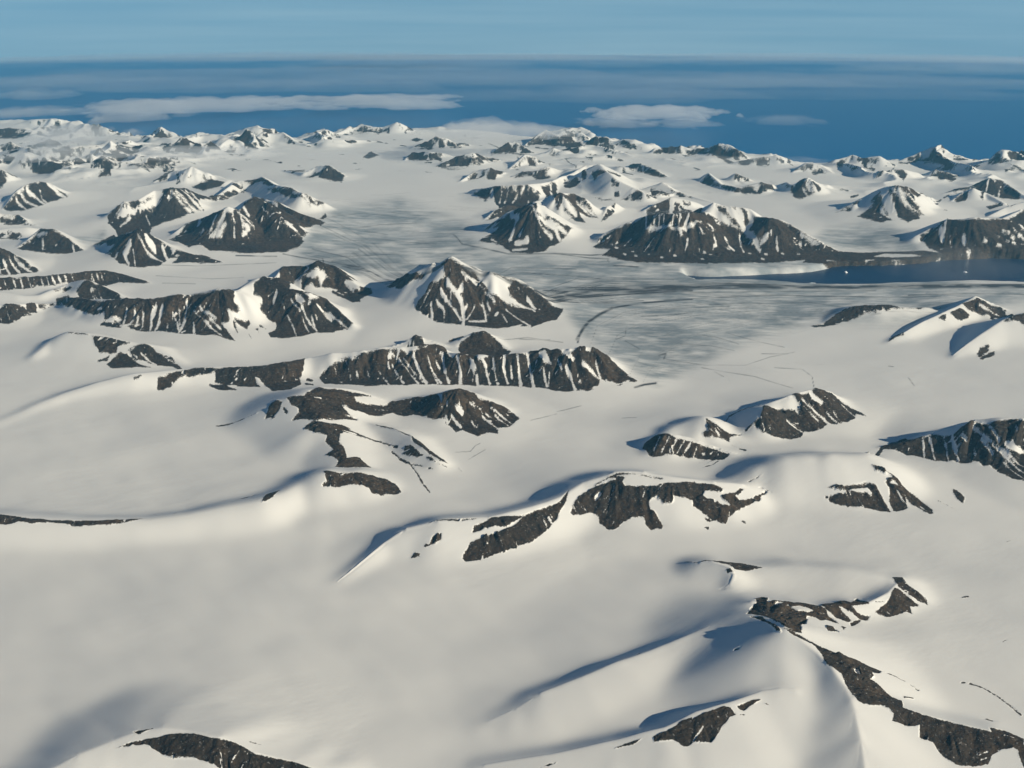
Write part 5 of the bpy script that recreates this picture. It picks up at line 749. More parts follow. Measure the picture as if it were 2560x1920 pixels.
    ('s', 7.28, 0, [(5172,24038),(5360,23755),(5476,23492)]),
    ('s', 7.28, 0, [(5663,23918),(5695,23656),(5500,23405),(5617,22859),(5653,22475)]),
    ('s', 2.6, 0, [(2378,22750),(2423,22681)]),
    ('s', 2.6, 0, [(2511,22214),(2556,22155)]),
    ('s', 2.6, 0, [(2289,23020),(2338,22971)]),
    ('s', 2.6, 0, [(2713,22398),(2758,22339)]),
    ('s', 2.6, 0, [(3042,22078),(3086,22022)]),
    ('s', 2.6, 0, [(3300,21826),(3345,21781)]),
    ('s', 2.6, 0, [(3602,21917),(3647,21877)]),
    ('s', 2.6, 0, [(4055,22029),(4100,21990)]),
    ('s', 2.6, 0, [(4287,22114),(4334,22084)]),
    ('s', 2.6, 0, [(4420,22032),(4464,21995)]),
    ('s', 2.6, 0, [(4896,22417),(4945,22402)]),
    ('s', 2.6, 0, [(5358,22310),(5403,22275)]),
    ('s', 2.6, 0, [(5713,22247),(5754,22202)]),
    ('s', 2.6, 0, [(6093,22300),(6135,22259)]),
    ('s', 2.6, 0, [(6453,22265),(6495,22225)]),
    ('s', 2.6, 0, [(6728,22187),(6770,22151)]),
    ('s', 2.6, 0, [(7010,22404),(7052,22368)]),
    ('s', 2.6, 0, [(5572,21942),(5612,21896)]),
    ('s', 2.6, 0, [(4184,21712),(4226,21668)]),
    ('s', 2.6, 0, [(2747,22035),(2791,21976)]),
    ('s', 2.6, 0, [(6630,22827),(6679,22808)]),
    ('s', 2.6, 0, [(7153,22520),(7202,22505)]),
    ('s', 2.6, 0, [(7139,22205),(7179,22165)]),
    ('R', 0, 0, [(7943,38303),(8343,37860),(8657,37546),(8188,37303),(8028,37733)]),
    ('R', 0, 0, [(7264,38132),(7662,38019),(8002,37257),(8014,36443),(7824,36657),(7688,37488)]),
    ('s', 2.08, 0, [(8091,38114),(8125,37626)]),
    ('R', 0, 0, [(8027,36791),(8709,36497),(9172,36496),(8683,36338),(8237,36123)]),
    ('R', 0, 0, [(8762,36467),(9228,36487),(9069,35983),(8687,36070)]),
    ('R', 0, 0, [(9385,36406),(9746,36430),(9635,36191),(9351,36224)]),
    ('r', 2.48, 0, [(5845,39337),(6435,39139)]),
    ('r', 2.48, 0, [(7029,38934),(7459,38935)]),
    ('r', 2.48, 0, [(9917,36641),(10012,35068)]),
    ('R', 0, 0, [(9638,34652),(10176,35068),(10349,34858),(9921,34677)]),
    ('R', 0, 5, [(10204,34706),(10576,34872),(10698,34466),(10169,34145)]),
    ('R', 0, 0, [(11177,34983),(11569,36284),(12211,36537),(11878,36351),(11381,34942)]),
    ('R', 0, 5, [(12315,36300),(12610,36327),(12992,36109),(12525,35110),(12406,35616)]),
    ('R', 0, 0, [(11866,33018),(12341,33392),(13546,35946),(12518,33446)]),
    ('R', 0, 0, [(13892,36585),(14905,37472),(15096,37332),(14809,37156),(14141,36614)]),
    ('R', 0, 0, [(14914,36797),(15190,36414),(15713,36800),(14997,35721)]),
    ('R', 0, 5, [(15403,34163),(16610,35414),(16873,35285),(17081,34968),(16772,35003),(16383,35090)]),
    ('R', 0, 0, [(16655,34469),(17098,34479),(16598,34105)]),
    ('r', 2.48, 0, [(16074,37087),(16513,36861)]),
    ('r', 2.48, 0, [(16885,37292),(16873,35285)]),
    ('r', 2.48, 0, [(17129,34951),(17291,34273)]),
    ('R', 0, 0, [(12562,33410),(12946,33581),(12962,33278),(12530,32372),(12729,33228)]),
    ('R', 0, 0, [(13912,33655),(14106,33779),(14490,33632),(14774,33497),(14124,32442),(13808,32711)]),
    ('R', 0, 0, [(13146,30640),(14109,31411),(14289,30781),(14463,30651),(14917,30738),(15024,30178),(15055,29690),(14905,29540),(14453,29602),(14318,29957),(14218,30191),(13951,30512),(13440,30418)]),
    ('s', 2.6, 0, [(14390,30576),(14299,30362)]),
    ('s', 2.6, 0, [(14599,30172),(14373,29693)]),
    ('R', 0, 0, [(12913,29311),(13262,29681),(13367,29532),(13158,29151),(12914,29125)]),
    ('R', 0, 0, [(13668,29393),(14160,30163),(13654,29100)]),
    ('R', 0, 0, [(13475,28463),(14031,28897),(14031,28672),(13288,27845)]),
    ('R', 0, 0, [(14293,28937),(13719,27318),(13544,27209)]),
    ('R', 0, 0, [(11986,23839),(12354,24130),(12714,24172),(12240,23850)]),
    ('R', 0, 0, [(6026,32422),(6374,32839),(6369,32065),(6512,31465),(6866,30744),(7392,30668),(7609,30790),(8022,31122),(8025,30897),(7567,30306),(7312,30257),(6823,30496),(6495,31083),(6157,31993)]),
    ('R', 0, 6, [(7137,32805),(7297,32830),(7741,32619),(7212,32627)]),
    ('R', 0, 0, [(8334,30175),(8687,30594),(8844,30475),(9003,29884),(8494,29384),(8308,29586)]),
    ('s', 2.08, 0, [(8795,30373),(8939,29815)]),
    ('s', 2.08, 0, [(8677,30149),(8740,29596)]),
    ('R', 0, 0, [(8984,30349),(9200,30090),(9097,29868)]),
    ('r', 3.1, 0, [(8355,31339),(8453,30402)]),
    ('r', 3.1, 0, [(10056,31087),(10287,30853)]),
    ('R', 0, 5, [(8706,27085),(9053,27382),(9563,27520),(9216,27189)]),
    ('R', 0, 0, [(9153,26560),(9810,27213),(10098,27622),(10005,27026),(10073,26504),(10020,25961),(9552,25820),(9298,26205)]),
    ('R', 0, 0, [(10182,27368),(10417,27325),(10949,27882),(11219,27827),(12154,29158),(10860,27114),(10856,26824),(10876,26598),(10909,26423),(10650,26178),(10236,25736),(10137,26176),(10176,26739),(10212,27042)]),
    ('s', 2.08, 0, [(10279,27283),(10487,26787),(10788,26458)]),
    ('s', 2.08, 0, [(10419,27188),(10831,26749)]),
    ('s', 2.08, 0, [(10889,27713),(10895,27077)]),
    ('s', 2.08, 0, [(9864,26802),(9954,25893)]),
    ('s', 7.28, 0, [(10078,27431),(10050,26809),(9984,26040)]),
    ('r', 4.96, 0, [(10065,29831),(10351,30118)]),
    ('r', 3.1, 0, [(11754,27924),(12348,29008)]),
    ('r', 3.1, 0, [(11874,27508),(11960,27495)]),
    ('r', 3.1, 0, [(12785,29748),(13078,30116)]),
    ('r', 3.1, 0, [(11936,28618),(12576,29457)]),
    ('R', 0, 0, [(9673,23543),(10376,23781),(10852,23465),(11623,23631),(11986,23839),(12385,24204),(12885,24299),(12314,22246),(9786,22403),(9648,22915)]),
    ('s', 5.2, 0, [(10341,23783),(10175,23376),(10065,23102)]),
    ('s', 5.2, 0, [(10500,23042),(10486,22888)]),
    ('s', 5.2, 0, [(10138,23514),(10064,23157)]),
    ('s', 2.08, 0, [(11496,23281),(11574,23260)]),
    ('s', 2.08, 0, [(11550,23214),(11629,23198)]),
    ('s', 2.08, 0, [(11257,23055),(11340,23047)]),
    ('s', 2.08, 0, [(11617,23081),(11700,23072)]),
    ('s', 2.08, 0, [(11865,23222),(11952,23220)]),
    ('s', 2.08, 0, [(11601,22933),(11682,22921)]),
    ('s', 2.08, 0, [(11206,22807),(11283,22788)]),
    ('s', 2.08, 0, [(11792,22923),(11870,22906)]),
    ('s', 2.08, 0, [(10883,22866),(10961,22847)]),
    ('s', 2.08, 0, [(10416,22588),(10501,22587)]),
    ('s', 2.08, 0, [(11456,22959),(11534,22940)]),
    ('s', 2.08, 0, [(11912,23139),(11999,23136)]),
    ('R', 0, 0, [(7020,22751),(7533,22656),(7998,22693),(8507,22860),(9496,22705),(9790,22467),(9363,22068),(7733,21790),(6947,21616),(6409,21671)]),
    ('S', 0, 0, [(8241,22406),(8541,22630),(9128,22507),(9288,22344),(8605,22283)]),
    ('s', 1.56, 0, [(8525,22051),(8712,22060)]),
    ('s', 1.56, 0, [(7016,21903),(7230,21886)]),
    ('s', 1.56, 0, [(7922,22001),(8129,22072)]),
    ('D', 2.8, 0.80045, [(-3725,21562),(-1786,18282),(648,18330),(2608,18541)]),
    ('D', 3.33, 0.732863, [(-3727,21700),(-1789,18319),(580,18329),(2536,18648)]),
    ('D', 3.42, 0.432928, [(-4693,22460),(-3719,21776),(-1790,18341),(510,18202),(2467,18782)]),
    ('D', 2.1, 0.530595, [(-4690,22630),(-3724,21936),(-1792,18360),(443,18190),(2389,18839),(5573,19205)]),
    ('D', 2.12, 0.759259, [(-3724,22063),(-1793,18381),(378,18219),(2314,18938)]),
    ('D', 3.19, 0.359034, [(-1794,18392),(312,18228),(2243,19081),(5046,19192)]),
    ('D', 3.01, 0.814828, [(-4665,23070),(-3715,22260),(-1795,18409),(246,18275),(2166,19181)]),
    ('D', 1.57, 0.8229, [(-3712,22375),(-1803,18500),(180,18286),(2083,19220),(4548,19316)]),
    ('D', 2.13, 0.438739, [(-3710,22491),(-1820,18683),(113,18274),(2009,19356),(4279,19284),(6646,19486)]),
    ('D', 1.56, 0.720279, [(-1826,18754),(47,18305),(1931,19473),(4035,19386)]),
    ('D', 1.76, 0.715832, [(-3707,22741),(-1844,18949),(-19,18350),(1846,19505)]),
    ('D', 2.41, 0.84965, [(-3688,22818),(-1830,18979),(-44,18371),(1813,19639)]),
    ('D', 1.73, 0.761028, [(-3658,22894),(-1798,19009),(-27,18389),(1817,19688)]),
    ('D', 2.22, 0.743011, [(-1757,18946),(-11,18406),(1827,19810),(3631,19600),(5162,19683)]),
    ('D', 3.04, 0.695441, [(-3615,23163),(-1728,19001),(6,18462),(1832,19871),(3625,19672)]),
    ('D', 2.43, 0.75834, [(-1684,18904),(23,18565),(1842,19982),(3625,19778)]),
    ('D', 2.4, 0.532137, [(-4763,24896),(-3563,23381),(-1644,18839),(39,18567),(1843,19996),(3618,19848),(4727,19902)]),
    ('D', 2.84, 0.558317, [(-4806,25199),(-3547,23569),(-1606,18786),(56,18553),(1853,20114),(3616,19942),(4581,19981)]),
    ('D', 3.49, 0.447799, [(-3508,23592),(-1568,18744),(73,18563),(1860,20202),(3619,20069),(4423,20003)]),
    ('D', 1.61, 0.416763, [(-4886,25778),(-3486,23742),(-1519,18565),(89,18531),(1868,20294)]),
    ('D', 1.98, 0.801591, [(-1491,18637),(120,20919),(1872,20349)]),
    ('D', 2.73, 0.397411, [(-5016,26636),(-3437,24008),(-1462,18702),(139,20946),(1882,20462),(3606,20327),(3984,20283)]),
    ('D', 1.8, 0.464663, [(1078,14712),(1514,17024),(2095,17914),(3024,18392),(4440,18757),(6660,18643)]),
    ('D', 1.71, 0.320321, [(1621,16976),(2087,17762),(3058,18330),(4562,18640),(6634,18540)]),
    ('D', 1.93, 0.512763, [(2245,17756),(3043,18216),(4610,18599)]),
    ('D', 1.7, 0.210646, [(2217,17605),(3170,18130),(4585,18453),(6577,18375)]),
    ('D', 1.41, 0.472931, [(3273,18109),(4656,18453),(6393,17671),(9608,18604)]),
    ('D', 1.35, 0.416562, [(2355,17491),(3341,17974),(4683,18338)]),
    ('D', 1.99, 0.48231, [(1371,14601),(1823,16537),(2373,17291),(3346,17914),(4643,18266)]),
    ('D', 0.98, 0.474191, [(1479,14647),(1860,16371),(2447,17285),(3436,17812),(4784,18213),(6445,17562),(9325,18416)]),
    ('D', 1.78, 0.545401, [(2517,17184),(3500,17734),(4739,18047)]),
    ('D', 0.94, 0.26032, [(1599,14623),(1970,16261),(2600,17055),(3486,17636),(4825,18038),(6443,17482),(9272,18366)]),
    ('D', 1.03, 0.53244, [(3669,17643),(4884,17977),(6441,17466),(8952,17926)]),
    ('D', 0.88, 0.388075, [(3685,17502),(4900,17936),(6433,17452)]),
    ('D', 0.91, 0.558543, [(2755,16830),(3697,17467),(4914,17767)]),
    ('D', 1.61, 0.447033, [(1806,14436),(2205,15909),(2800,16720),(3855,17419),(5025,17765)]),
    ('D', 1.39, 0.381214, [(2910,16678),(3928,17313)]),
    ('D', 1.75, 0.21916, [(3974,17213),(5014,17571),(6498,17333),(8507,17514)]),
    ('D', 1.84, 0.285764, [(2391,15600),(3104,16525),(4002,17147)]),
    ('D', 1.8, 0.32515, [(1972,14172),(2426,15543),(3084,16416),(4058,17047),(5111,17474),(6627,17286)]),
    ('D', 1.24, 0.135178, [(-5231,29524),(-4717,29464),(-4172,29983)]),
    ('D', 1.2, 0.171483, [(-2779,29901),(-2315,30139),(-1530,29987)]),
    ('D', 1.9, 0.237738, [(-2225,25816),(-1612,25679),(-1090,25121)]),
    ('D', 1.73, 0.246212, [(-2361,23279),(-2008,23060),(-1389,23319)]),
    ('D', 1.26, 0.241661, [(-5135,27470),(-4985,28931),(-3923,28628)]),
    ('D', 1.13, 0.184287, [(-5724,29789),(-4926,29455),(-4382,30064)]),
    ('D', 1.33, 0.12224, [(-3644,27233),(-3067,26951),(-2324,27515)]),
    ('D', 1.71, 0.200319, [(-3409,28810),(-2619,28519),(-2403,28865)]),
    ('D', 1.43, 0.199456, [(-1638,26491),(-997,26010),(-416,24468)]),
    ('D', 1.81, 0.195502, [(-3189,29400),(-2850,28969),(-2200,29153)]),
    ('D', 1.39, 0.158812, [(-3017,23705),(-2683,23811),(-1923,23648)]),
    ('D', 1.35, 0.164683, [(-2421,28204),(-1632,27909),(-945,27935)]),
    ('D', 1.83, 0.20822, [(-3991,29056),(-3723,29222),(-2948,28650)]),
    ('D', 1.8, 0.178331, [(-1820,28565),(-1183,28243),(-477,28056)]),
    ('D', 1.51, 0.225602, [(-4257,30273),(-3877,30292),(-3104,30729)]),
    ('D', 1.48, 0.246602, [(-4090,27048),(-3595,26696),(-2651,26509)]),
    ('D', 1.54, 0.263763, [(-2386,25044),(-1967,24836),(-1146,24489)]),
    ('D', 1.09, 0.184056, [(-4576,29638),(-3952,29368),(-3140,29714)]),
    ('D', 1.72, 0.132966, [(-1663,27939),(-1008,27747),(-123,24635)]),
    ('D', 1.74, 0.229977, [(-2307,23947),(-1979,23817),(-1009,23664)]),
    ('D', 1.39, 0.120533, [(-1371,25840),(-943,25825),(-127,23898)]),
    ('D', 1.39, 0.139603, [(-1591,25352),(-1015,24981),(-327,24226)]),
    ('D', 1.31, 0.168179, [(-1870,28450),(-1265,28107),(-831,28158)]),
    ('D', 1.06, 0.221861, [(-2367,28346),(-1653,28022),(-972,28305)]),
    ('D', 1.9, 0.174418, [(-3504,25997),(-3114,25887),(-2087,26176)]),
    ('D', 1.56, 0.228621, [(-5283,27524),(-5249,29278),(-4233,28983)]),
    ('D', 0.88, 0.165348, [(3590,14977),(3695,14798),(4100,15012)]),
    ('D', 0.88, 0.381678, [(4246,15252),(4325,15136),(4708,15205)]),
    ('D', 0.88, 0.189162, [(1569,16690),(1674,16787),(2032,16889)]),
    ('D', 0.88, 0.354092, [(3830,14940),(3991,14813),(4237,14611)]),
    ('D', 0.88, 0.175831, [(3212,14274),(3314,14357),(3476,14251)]),
    ('D', 0.88, 0.335733, [(2773,15174),(2857,15160),(3154,15159)]),
    ('D', 0.88, 0.243603, [(1452,14657),(1678,15165),(1986,14945)]),
    ('D', 0.88, 0.330313, [(1271,14384),(1382,14382),(1636,14554)]),
    ('D', 0.88, 0.245523, [(3629,14377),(3730,14330),(3979,14140)]),
    ('D', 0.88, 0.234237, [(3427,16363),(3630,16307),(3676,16341)]),
    ('D', 0.88, 0.168344, [(1937,15052),(2071,15218),(2264,14790)]),
    ('D', 0.88, 0.383478, [(3238,16066),(3332,16073),(3772,16294)]),
    ('D', 0.88, 0.154102, [(4134,16152),(4246,16125),(4472,16081)]),
    ('D', 0.88, 0.393576, [(1369,16585),(1518,16557),(1645,16674)]),
    ('D', 0.88, 0.276953, [(4601,15125),(4682,15120),(5042,15085)]),
    ('D', 0.88, 0.311283, [(3136,14454),(3318,14560),(3312,14241)]),
    ('D', 0.88, 0.356421, [(2511,14560),(2716,14571),(2974,14354)]),
    ('D', 0.88, 0.345229, [(4821,16913),(4907,16665),(5409,16982)]),
    ('D', 0.88, 0.267459, [(2825,16433),(2934,16331),(3125,16562)]),
    ('D', 0.88, 0.245294, [(3080,17127),(3273,16908),(3445,17418)]),
    ('D', 0.88, 0.299728, [(3918,14241),(4021,14294),(4021,13020)]),
    ('D', 0.88, 0.257255, [(1288,16696),(1402,16554),(1631,16467)]),
]
MOUNTAINS = {
    1: ('mountain', 'striped dark peak rising from the snowfield near the left edge, upper distance'),
    2: ('mountain', 'low dark ridge cut by the left edge above the small cone peaks'),
    3: ('mountain', 'dark cone peak with snow hump on its left, near the left edge'),
    4: ('mountain', 'steep striped peak half out of frame at the left edge'),
    5: ('mountain', 'dark mountain with broad white gullies standing in front of the large twin massif'),
    6: ('mountain', 'large dark massif with fanned snow streaks left of the wide grey glacier'),
    7: ('mountain', 'dark long mountain with parallel white stripes behind the fanned massif'),
    8: ('mountain', 'white peak with three short dark ribs beyond the left massif'),
    9: ('mountain', 'lone dark cone on the open snowfield left of the far glacier valley'),
    10: ('mountain', 'cluster of low far hills with a striped dark slope at upper left'),
    11: ('mountain', 'snowy far mountain with flat dark front face at upper left'),
    12: ('mountain', 'far pale peaks with dark spots standing out of the fog at upper left'),
    13: ('mountain', 'far pointed snowy hills on the skyline left of centre'),
    14: ('mountain', 'far low ridge with dark teeth along its top at the left edge'),
    15: ('mountain', 'bluish low hills along the left-hand coast under the clouds'),
    16: ('mountain', 'snowy headland with dark cliffs on the skyline left of centre'),
    17: ('mountain', 'far pair of ribbed peaks above the head of the wide glacier'),
    18: ('mountain', 'far striped ridge with a dark pointed spur beside the glacier head'),
    19: ('mountain', 'small striped pyramid peaks in the upper middle distance'),
    20: ('mountain', 'dark coastal mountains below the single cloud over the sea'),
    21: ('mountain', 'long ridge of dark ribs stepping up to a snowy summit, upper middle'),
    22: ('mountain', 'small dark ribbed hills behind the large coastal massif'),
    23: ('mountain', 'smooth white peaks with dark ribs just behind the large dark fjord massif'),
    24: ('mountain', 'sharp dark pyramid with snow gullies right of the wide grey glacier'),
    25: ('mountain', 'largest dark massif with a snowy summit standing over the fjord head'),
    26: ('mountain', 'rounded snowy coastal mountain with dark right flank'),
    27: ('mountain', 'flat-topped coastal mountain with short dark cliffs, upper right'),
    28: ('mountain', 'white domes and horns along the coast at upper right'),
    29: ('mountain', 'low snowy coastal hills at the upper right edge'),
    30: ('mountain', 'small round dark nunatak alone in the upper right snowfield'),
    31: ('mountain', 'dark blunt mountain with snowy spurs at the right edge behind the fjord'),
    32: ('mountain', 'curved low dark ridge half buried in snow, upper right distance'),
    33: ('mountain', 'dark dome with slanting white stripes on the upper right snowfield'),
    34: ('mountain', 'sharp mountain with slanting snow stripes above the glacier that flows to the fjord'),
    35: ('mountain', 'broad dark flat-topped mountain on the far shore of the fjord'),
    40: ('mountain', 'long low dark ridge with short white stripes tapering to the right, left edge'),
    41: ('mountain', 'small dark cone with a snowy saddle in front of the long low ridge'),
    42: ('mountain', 'long dark mountain wall with many white gullies left of centre'),
    43: ('mountain', 'prominent snow-capped pyramid beside the grey glacier in the picture centre'),
    44: ('mountain', 'two dark knobs peeping over the ribbed ridge'),
    45: ('mountain', 'long ridge of regular dark ribs and white gullies in the centre'),
    46: ('mountain', 'smooth curved snow ridge with a black band under its crest, left'),
    47: ('mountain', 'white dome with brown rock on its right end, left side'),
    48: ('mountain', 'dark branching ridge system with a chain of outcrops running towards the viewer'),
    49: ('mountain', 'low bright snow ridge with a black tail patch, left foreground'),
    50: ('mountain', 'central snow ridge with large black patches and a blue shaded back'),
    51: ('mountain', 'white rounded dome with dark split cliffs right of the central ridge'),
    52: ('mountain', 'striped dark ridge leaving the picture at the right edge'),
    53: ('mountain', 'small nunatak of slanting dark ribs casting a blue shadow to its left'),
    54: ('mountain', 'dark two-humped mountain with a shaded bowl right of centre'),
    55: ('mountain', 'low dark crescent hill at the edge of the grey glacier, right'),
    56: ('mountain', 'small snowy ridge with a dark summit near the right edge'),
    57: ('mountain', 'white ridge with blue shaded back cut by the right edge'),
    58: ('mountain', 'low snow dome edged by black cliffs above the nearest peak'),
    59: ('mountain', 'nearest snow peak with a long brown rock band running to the lower right corner'),
    60: ('mountain', 'gentle snow swell with blue shaded edge left of the nearest peak'),
    61: ('mountain', 'snow spur with a black rock patch at the bottom right of centre'),
    62: ('mountain', 'snow hill with a black crest patch at the bottom left corner'),
}
# clouds: name, east, north, altitude, half length, half depth, thickness, density, seed, turn, raggedness, label
CLOUDS = [
    ('cloud', -16.6, 53.65, 0.7, 5.49, 3.89, 0.3, 0.7, 3, 0.0, 1.25, 'left half of the long white cloud bank over the blue sea'),
    ('cloud', -7.86, 55.84, 0.7, 5.71, 4.35, 0.28, 0.8, 5, 0.0, 1.25, 'right half of the long white cloud bank over the blue sea'),
    ('cloud', -18.29, 52.11, 0.7, 2.35, 3.67, 0.3, 0.45, 7, 0.0, 1.25, 'lower lobe of cloud under the left end of the long bank'),
    ('cloud', 6.99, 49.02, 0.7, 3.07, 2.99, 0.32, 0.8, 11, 0.0, 1.25, 'white cloud over the sea above the middle coast, upper and brightest of three'),
    ('cloud', 4.38, 45.12, 0.7, 1.77, 2.14, 0.2, 0.35, 13, 0.0, 1.25, 'wispy lower left cloud beside the bright one above the middle coast'),
    ('cloud', 7.52, 44.16, 0.7, 1.69, 1.49, 0.2, 0.4, 15, 0.0, 1.25, 'wispy lower right cloud beside the bright one above the middle coast'),
    ('cloud', -17.46, 47.03, 0.7, 1.65, 1.91, 0.4, 0.45, 17, 0.0, 1.25, 'small puffy white cloud just below the long cloud bank'),
    ('cloud', -15.33, 48.62, 0.7, 0.52, 1.0, 0.3, 0.3, 19, 0.0, 1.25, 'tiny white cloud puff beside the small puffy one under the bank'),
    ('cloud', 12.0, 45.84, 0.7, 1.65, 2.01, 0.25, 0.14, 23, 0.0, 1.25, 'thin wispy streak of cloud over open sea towards the right'),
    ('cloud', -23.33, 49.99, 0.7, 2.81, 2.18, 0.3, 0.22, 29, 0.0, 1.25, 'pale flat cloud over the sea at the far left edge'),
    ('cloud', -28.7, 61.13, 0.7, 3.11, 2.98, 0.3, 0.16, 31, 0.0, 1.25, 'faint upper cloud band at the far left edge'),
    ('cloud', -0.88, 38.28, 1.0, 2.66, 2.22, 0.4, 0.5, 37, 0.0, 1.25, 'low cloud bank hugging the far snowy coast in the middle'),
    ('cloud', -16.19, 37.73, 0.9, 1.97, 2.69, 0.4, 0.45, 41, 0.0, 1.25, 'puffy low cloud resting on the snowfield at the far left'),
    ('cloud', -9.77, 33.05, 0.9, 2.78, 1.64, 0.2, 0.4, 43, 0.0, 1.25, 'thin fog sheet over the distant snowfields left of centre'),
    ('cloud', -14.04, 33.23, 0.9, 2.36, 1.55, 0.2, 0.4, 45, 0.0, 1.25, 'thin fog sheet over the distant snowfields at the left'),
    ('cloud', 9.41, 20.77, 0.22, 1.62, 1.53, 0.42, 0.07, 53, 0.0, 1.25, 'faint mist drifting over the right end of the fjord'),
    ('cloud', -5.87, 32.64, 0.9, 0.74, 1.06, 0.12, 0.22, 47, 0.0, 1.25, 'thin fog wisp beside the lone dark cone on the far snowfield'),
    ('cloud', 6.92, 31.45, 0.9, 3.01, 1.38, 0.14, 0.16, 49, 0.0, 1.25, 'thin fog sheet among the far right coastal mountains'),
    ('cloud_veil', -15.55, 77.21, 0.9, 29.44, 11.03, 0.5, 0.035, 60, 0.0, 1.1, 'faint veils of thin cloud streaked over the open sea'),
    ('cloud_veil', 9.08, 69.83, 0.9, 34.94, 6.83, 0.5, 0.04, 63, 0.0, 1.1, 'faint veils of thin cloud streaked over the open sea'),
    ('cloud_veil', 4.92, 57.08, 0.9, 10.13, 4.27, 0.5, 0.05, 66, 0.0, 1.1, 'faint veils of thin cloud streaked over the open sea'),
    ('cloud_veil', 42.09, 107.08, 0.9, 26.45, 16.33, 0.5, 0.035, 69, 0.0, 1.1, 'faint veils of thin cloud streaked over the open sea'),
    ('cloud_veil', -40.51, 122.04, 0.9, 33.9, 21.41, 0.5, 0.03, 72, 0.0, 1.1, 'faint veils of thin cloud streaked over the open sea'),
    ('cloud_veil', 17.94, 58.18, 0.9, 13.18, 2.94, 0.5, 0.03, 75, 0.0, 1.1, 'faint veils of thin cloud streaked over the open sea'),
    ('cloud_veil', -2.62, 106.51, 0.9, 20.45, 19.08, 0.5, 0.03, 78, 0.0, 1.1, 'faint veils of thin cloud streaked over the open sea'),
    ('cloud_veil', -27.3, 68.03, 0.9, 15.6, 7.28, 0.5, 0.045, 81, 0.0, 1.1, 'faint veils of thin cloud streaked over the open sea'),
    ('cloud_veil', 37.88, 86.43, 0.9, 16.71, 5.21, 0.5, 0.03, 84, 0.0, 1.1, 'faint veils of thin cloud streaked over the open sea'),
    ('cloud_veil', -28.74, 117.75, 0.9, 46.56, 7.76, 0.5, 0.06, 87, 0.0, 1.1, 'faint veils of thin cloud streaked over the open sea'),
    ('cloud_veil', 31.32, 120.12, 0.9, 58.18, 11.33, 0.5, 0.06, 90, 0.0, 1.1, 'faint veils of thin cloud streaked over the open sea'),
    ('cloud_veil', -14.03, 62.5, 0.9, 11.23, 2.41, 0.5, 0.06, 93, 0.0, 1.1, 'faint veils of thin cloud streaked over the open sea'),
    ('cloud_veil', 13.87, 66.79, 0.9, 9.72, 2.78, 0.5, 0.05, 96, 0.0, 1.1, 'faint veils of thin cloud streaked over the open sea'),
]
# icebergs: east, north, half length, half width, height, label
ICEBERGS = [
    (7.256, 21.283, 0.041, 0.032, 0.035, 'small white iceberg out in front of the ice cliff end'),
    (7.92, 20.308, 0.068, 0.04, 0.035, 'flat white iceberg close to the near shore of the fjord'),
    (9.879, 21.331, 0.038, 0.032, 0.028, 'small iceberg in the open fjord towards the right edge'),
    (6.245, 20.325, 0.12, 0.04, 0.028, 'long low floe beside the grounded glacier edge'),
    (10.343, 20.044, 0.262, 0.056, 0.035, 'long white floe lying by the near shore at the right edge'),
    (3.806, 20.565, 0.098, 0.056, 0.063, 'chunk of white ice broken off the left end of the ice cliff'),
]

# ------------------------------------------------------------------ terrain
A_MAX, Y_NEAR, Y_FAR, POW = 0.78, 4.2, 92.0, 0.45


def grid(nc, nr):
    """Fan-shaped plan grid: columns of constant x/y, rows of constant y that open out with distance."""
    t = np.linspace(0, 1, nr)
    y = (Y_NEAR ** -POW + t * (Y_FAR ** -POW - Y_NEAR ** -POW)) ** (-1 / POW)
    wing = A_MAX + (2.6 - A_MAX) * np.linspace(0, 1, 90)[1:] ** 1.5      # coarser country to both sides
    a = np.concatenate([-wing[::-1], np.linspace(-A_MAX, A_MAX, nc), wing])
    return a, y


def row_of(y, nr):
    return (np.asarray(y, float) ** -POW - Y_NEAR ** -POW) / (Y_FAR ** -POW - Y_NEAR ** -POW) * (nr - 1)


def hash2(ix, iy, seed):
    n = (ix * 374761393 + iy * 668265263 + seed * 974634777) & 0xffffffff
    n = ((n ^ (n >> 13)) * 1274126177) & 0xffffffff
    return ((n ^ (n >> 16)) & 0xffff) / 32767.5 - 1.0


def noise2(x, y, seed=0):
    x0 = np.floor(x); y0 = np.floor(y)
    fx = x - x0; fy = y - y0
    ix = x0.astype(np.int64); iy = y0.astype(np.int64)
    ux = fx * fx * fx * (fx * (fx * 6 - 15) + 10); uy = fy * fy * fy * (fy * (fy * 6 - 15) + 10)
    a = hash2(ix, iy, seed); b = hash2(ix + 1, iy, seed)
    c = hash2(ix, iy + 1, seed); d = hash2(ix + 1, iy + 1, seed)
    return a + (b - a) * ux + (c - a) * uy + (a - b - c + d) * ux * uy


def fbm(x, y, seed=0, octaves=4, gain=0.5):
    v = 0.0; amp = 1.0; tot = 0.0
    for k in range(octaves):
        v = v + amp * noise2(x, y, seed + k * 17)
        tot += amp; amp *= gain
        x = x * 1.93 + 5.1; y = y * 2.07 - 3.7
    return v / tot


def smooth(a, b, x):
    t = np.clip((x - a) / (b - a), 0, 1)
    return t * t * (3 - 2 * t)


def in_poly(px, py, poly):
    inside = np.zeros(px.shape, bool)
    n = len(poly); j = n - 1
    for i in range(n):
        xi, yi = poly[i]; xj, yj = poly[j]
        if yi != yj:
            c = ((yi > py) != (yj > py)) & (px < (xj - xi) * (py - yi) / (yj - yi) + xi)
            inside ^= c
        j = i
    return inside


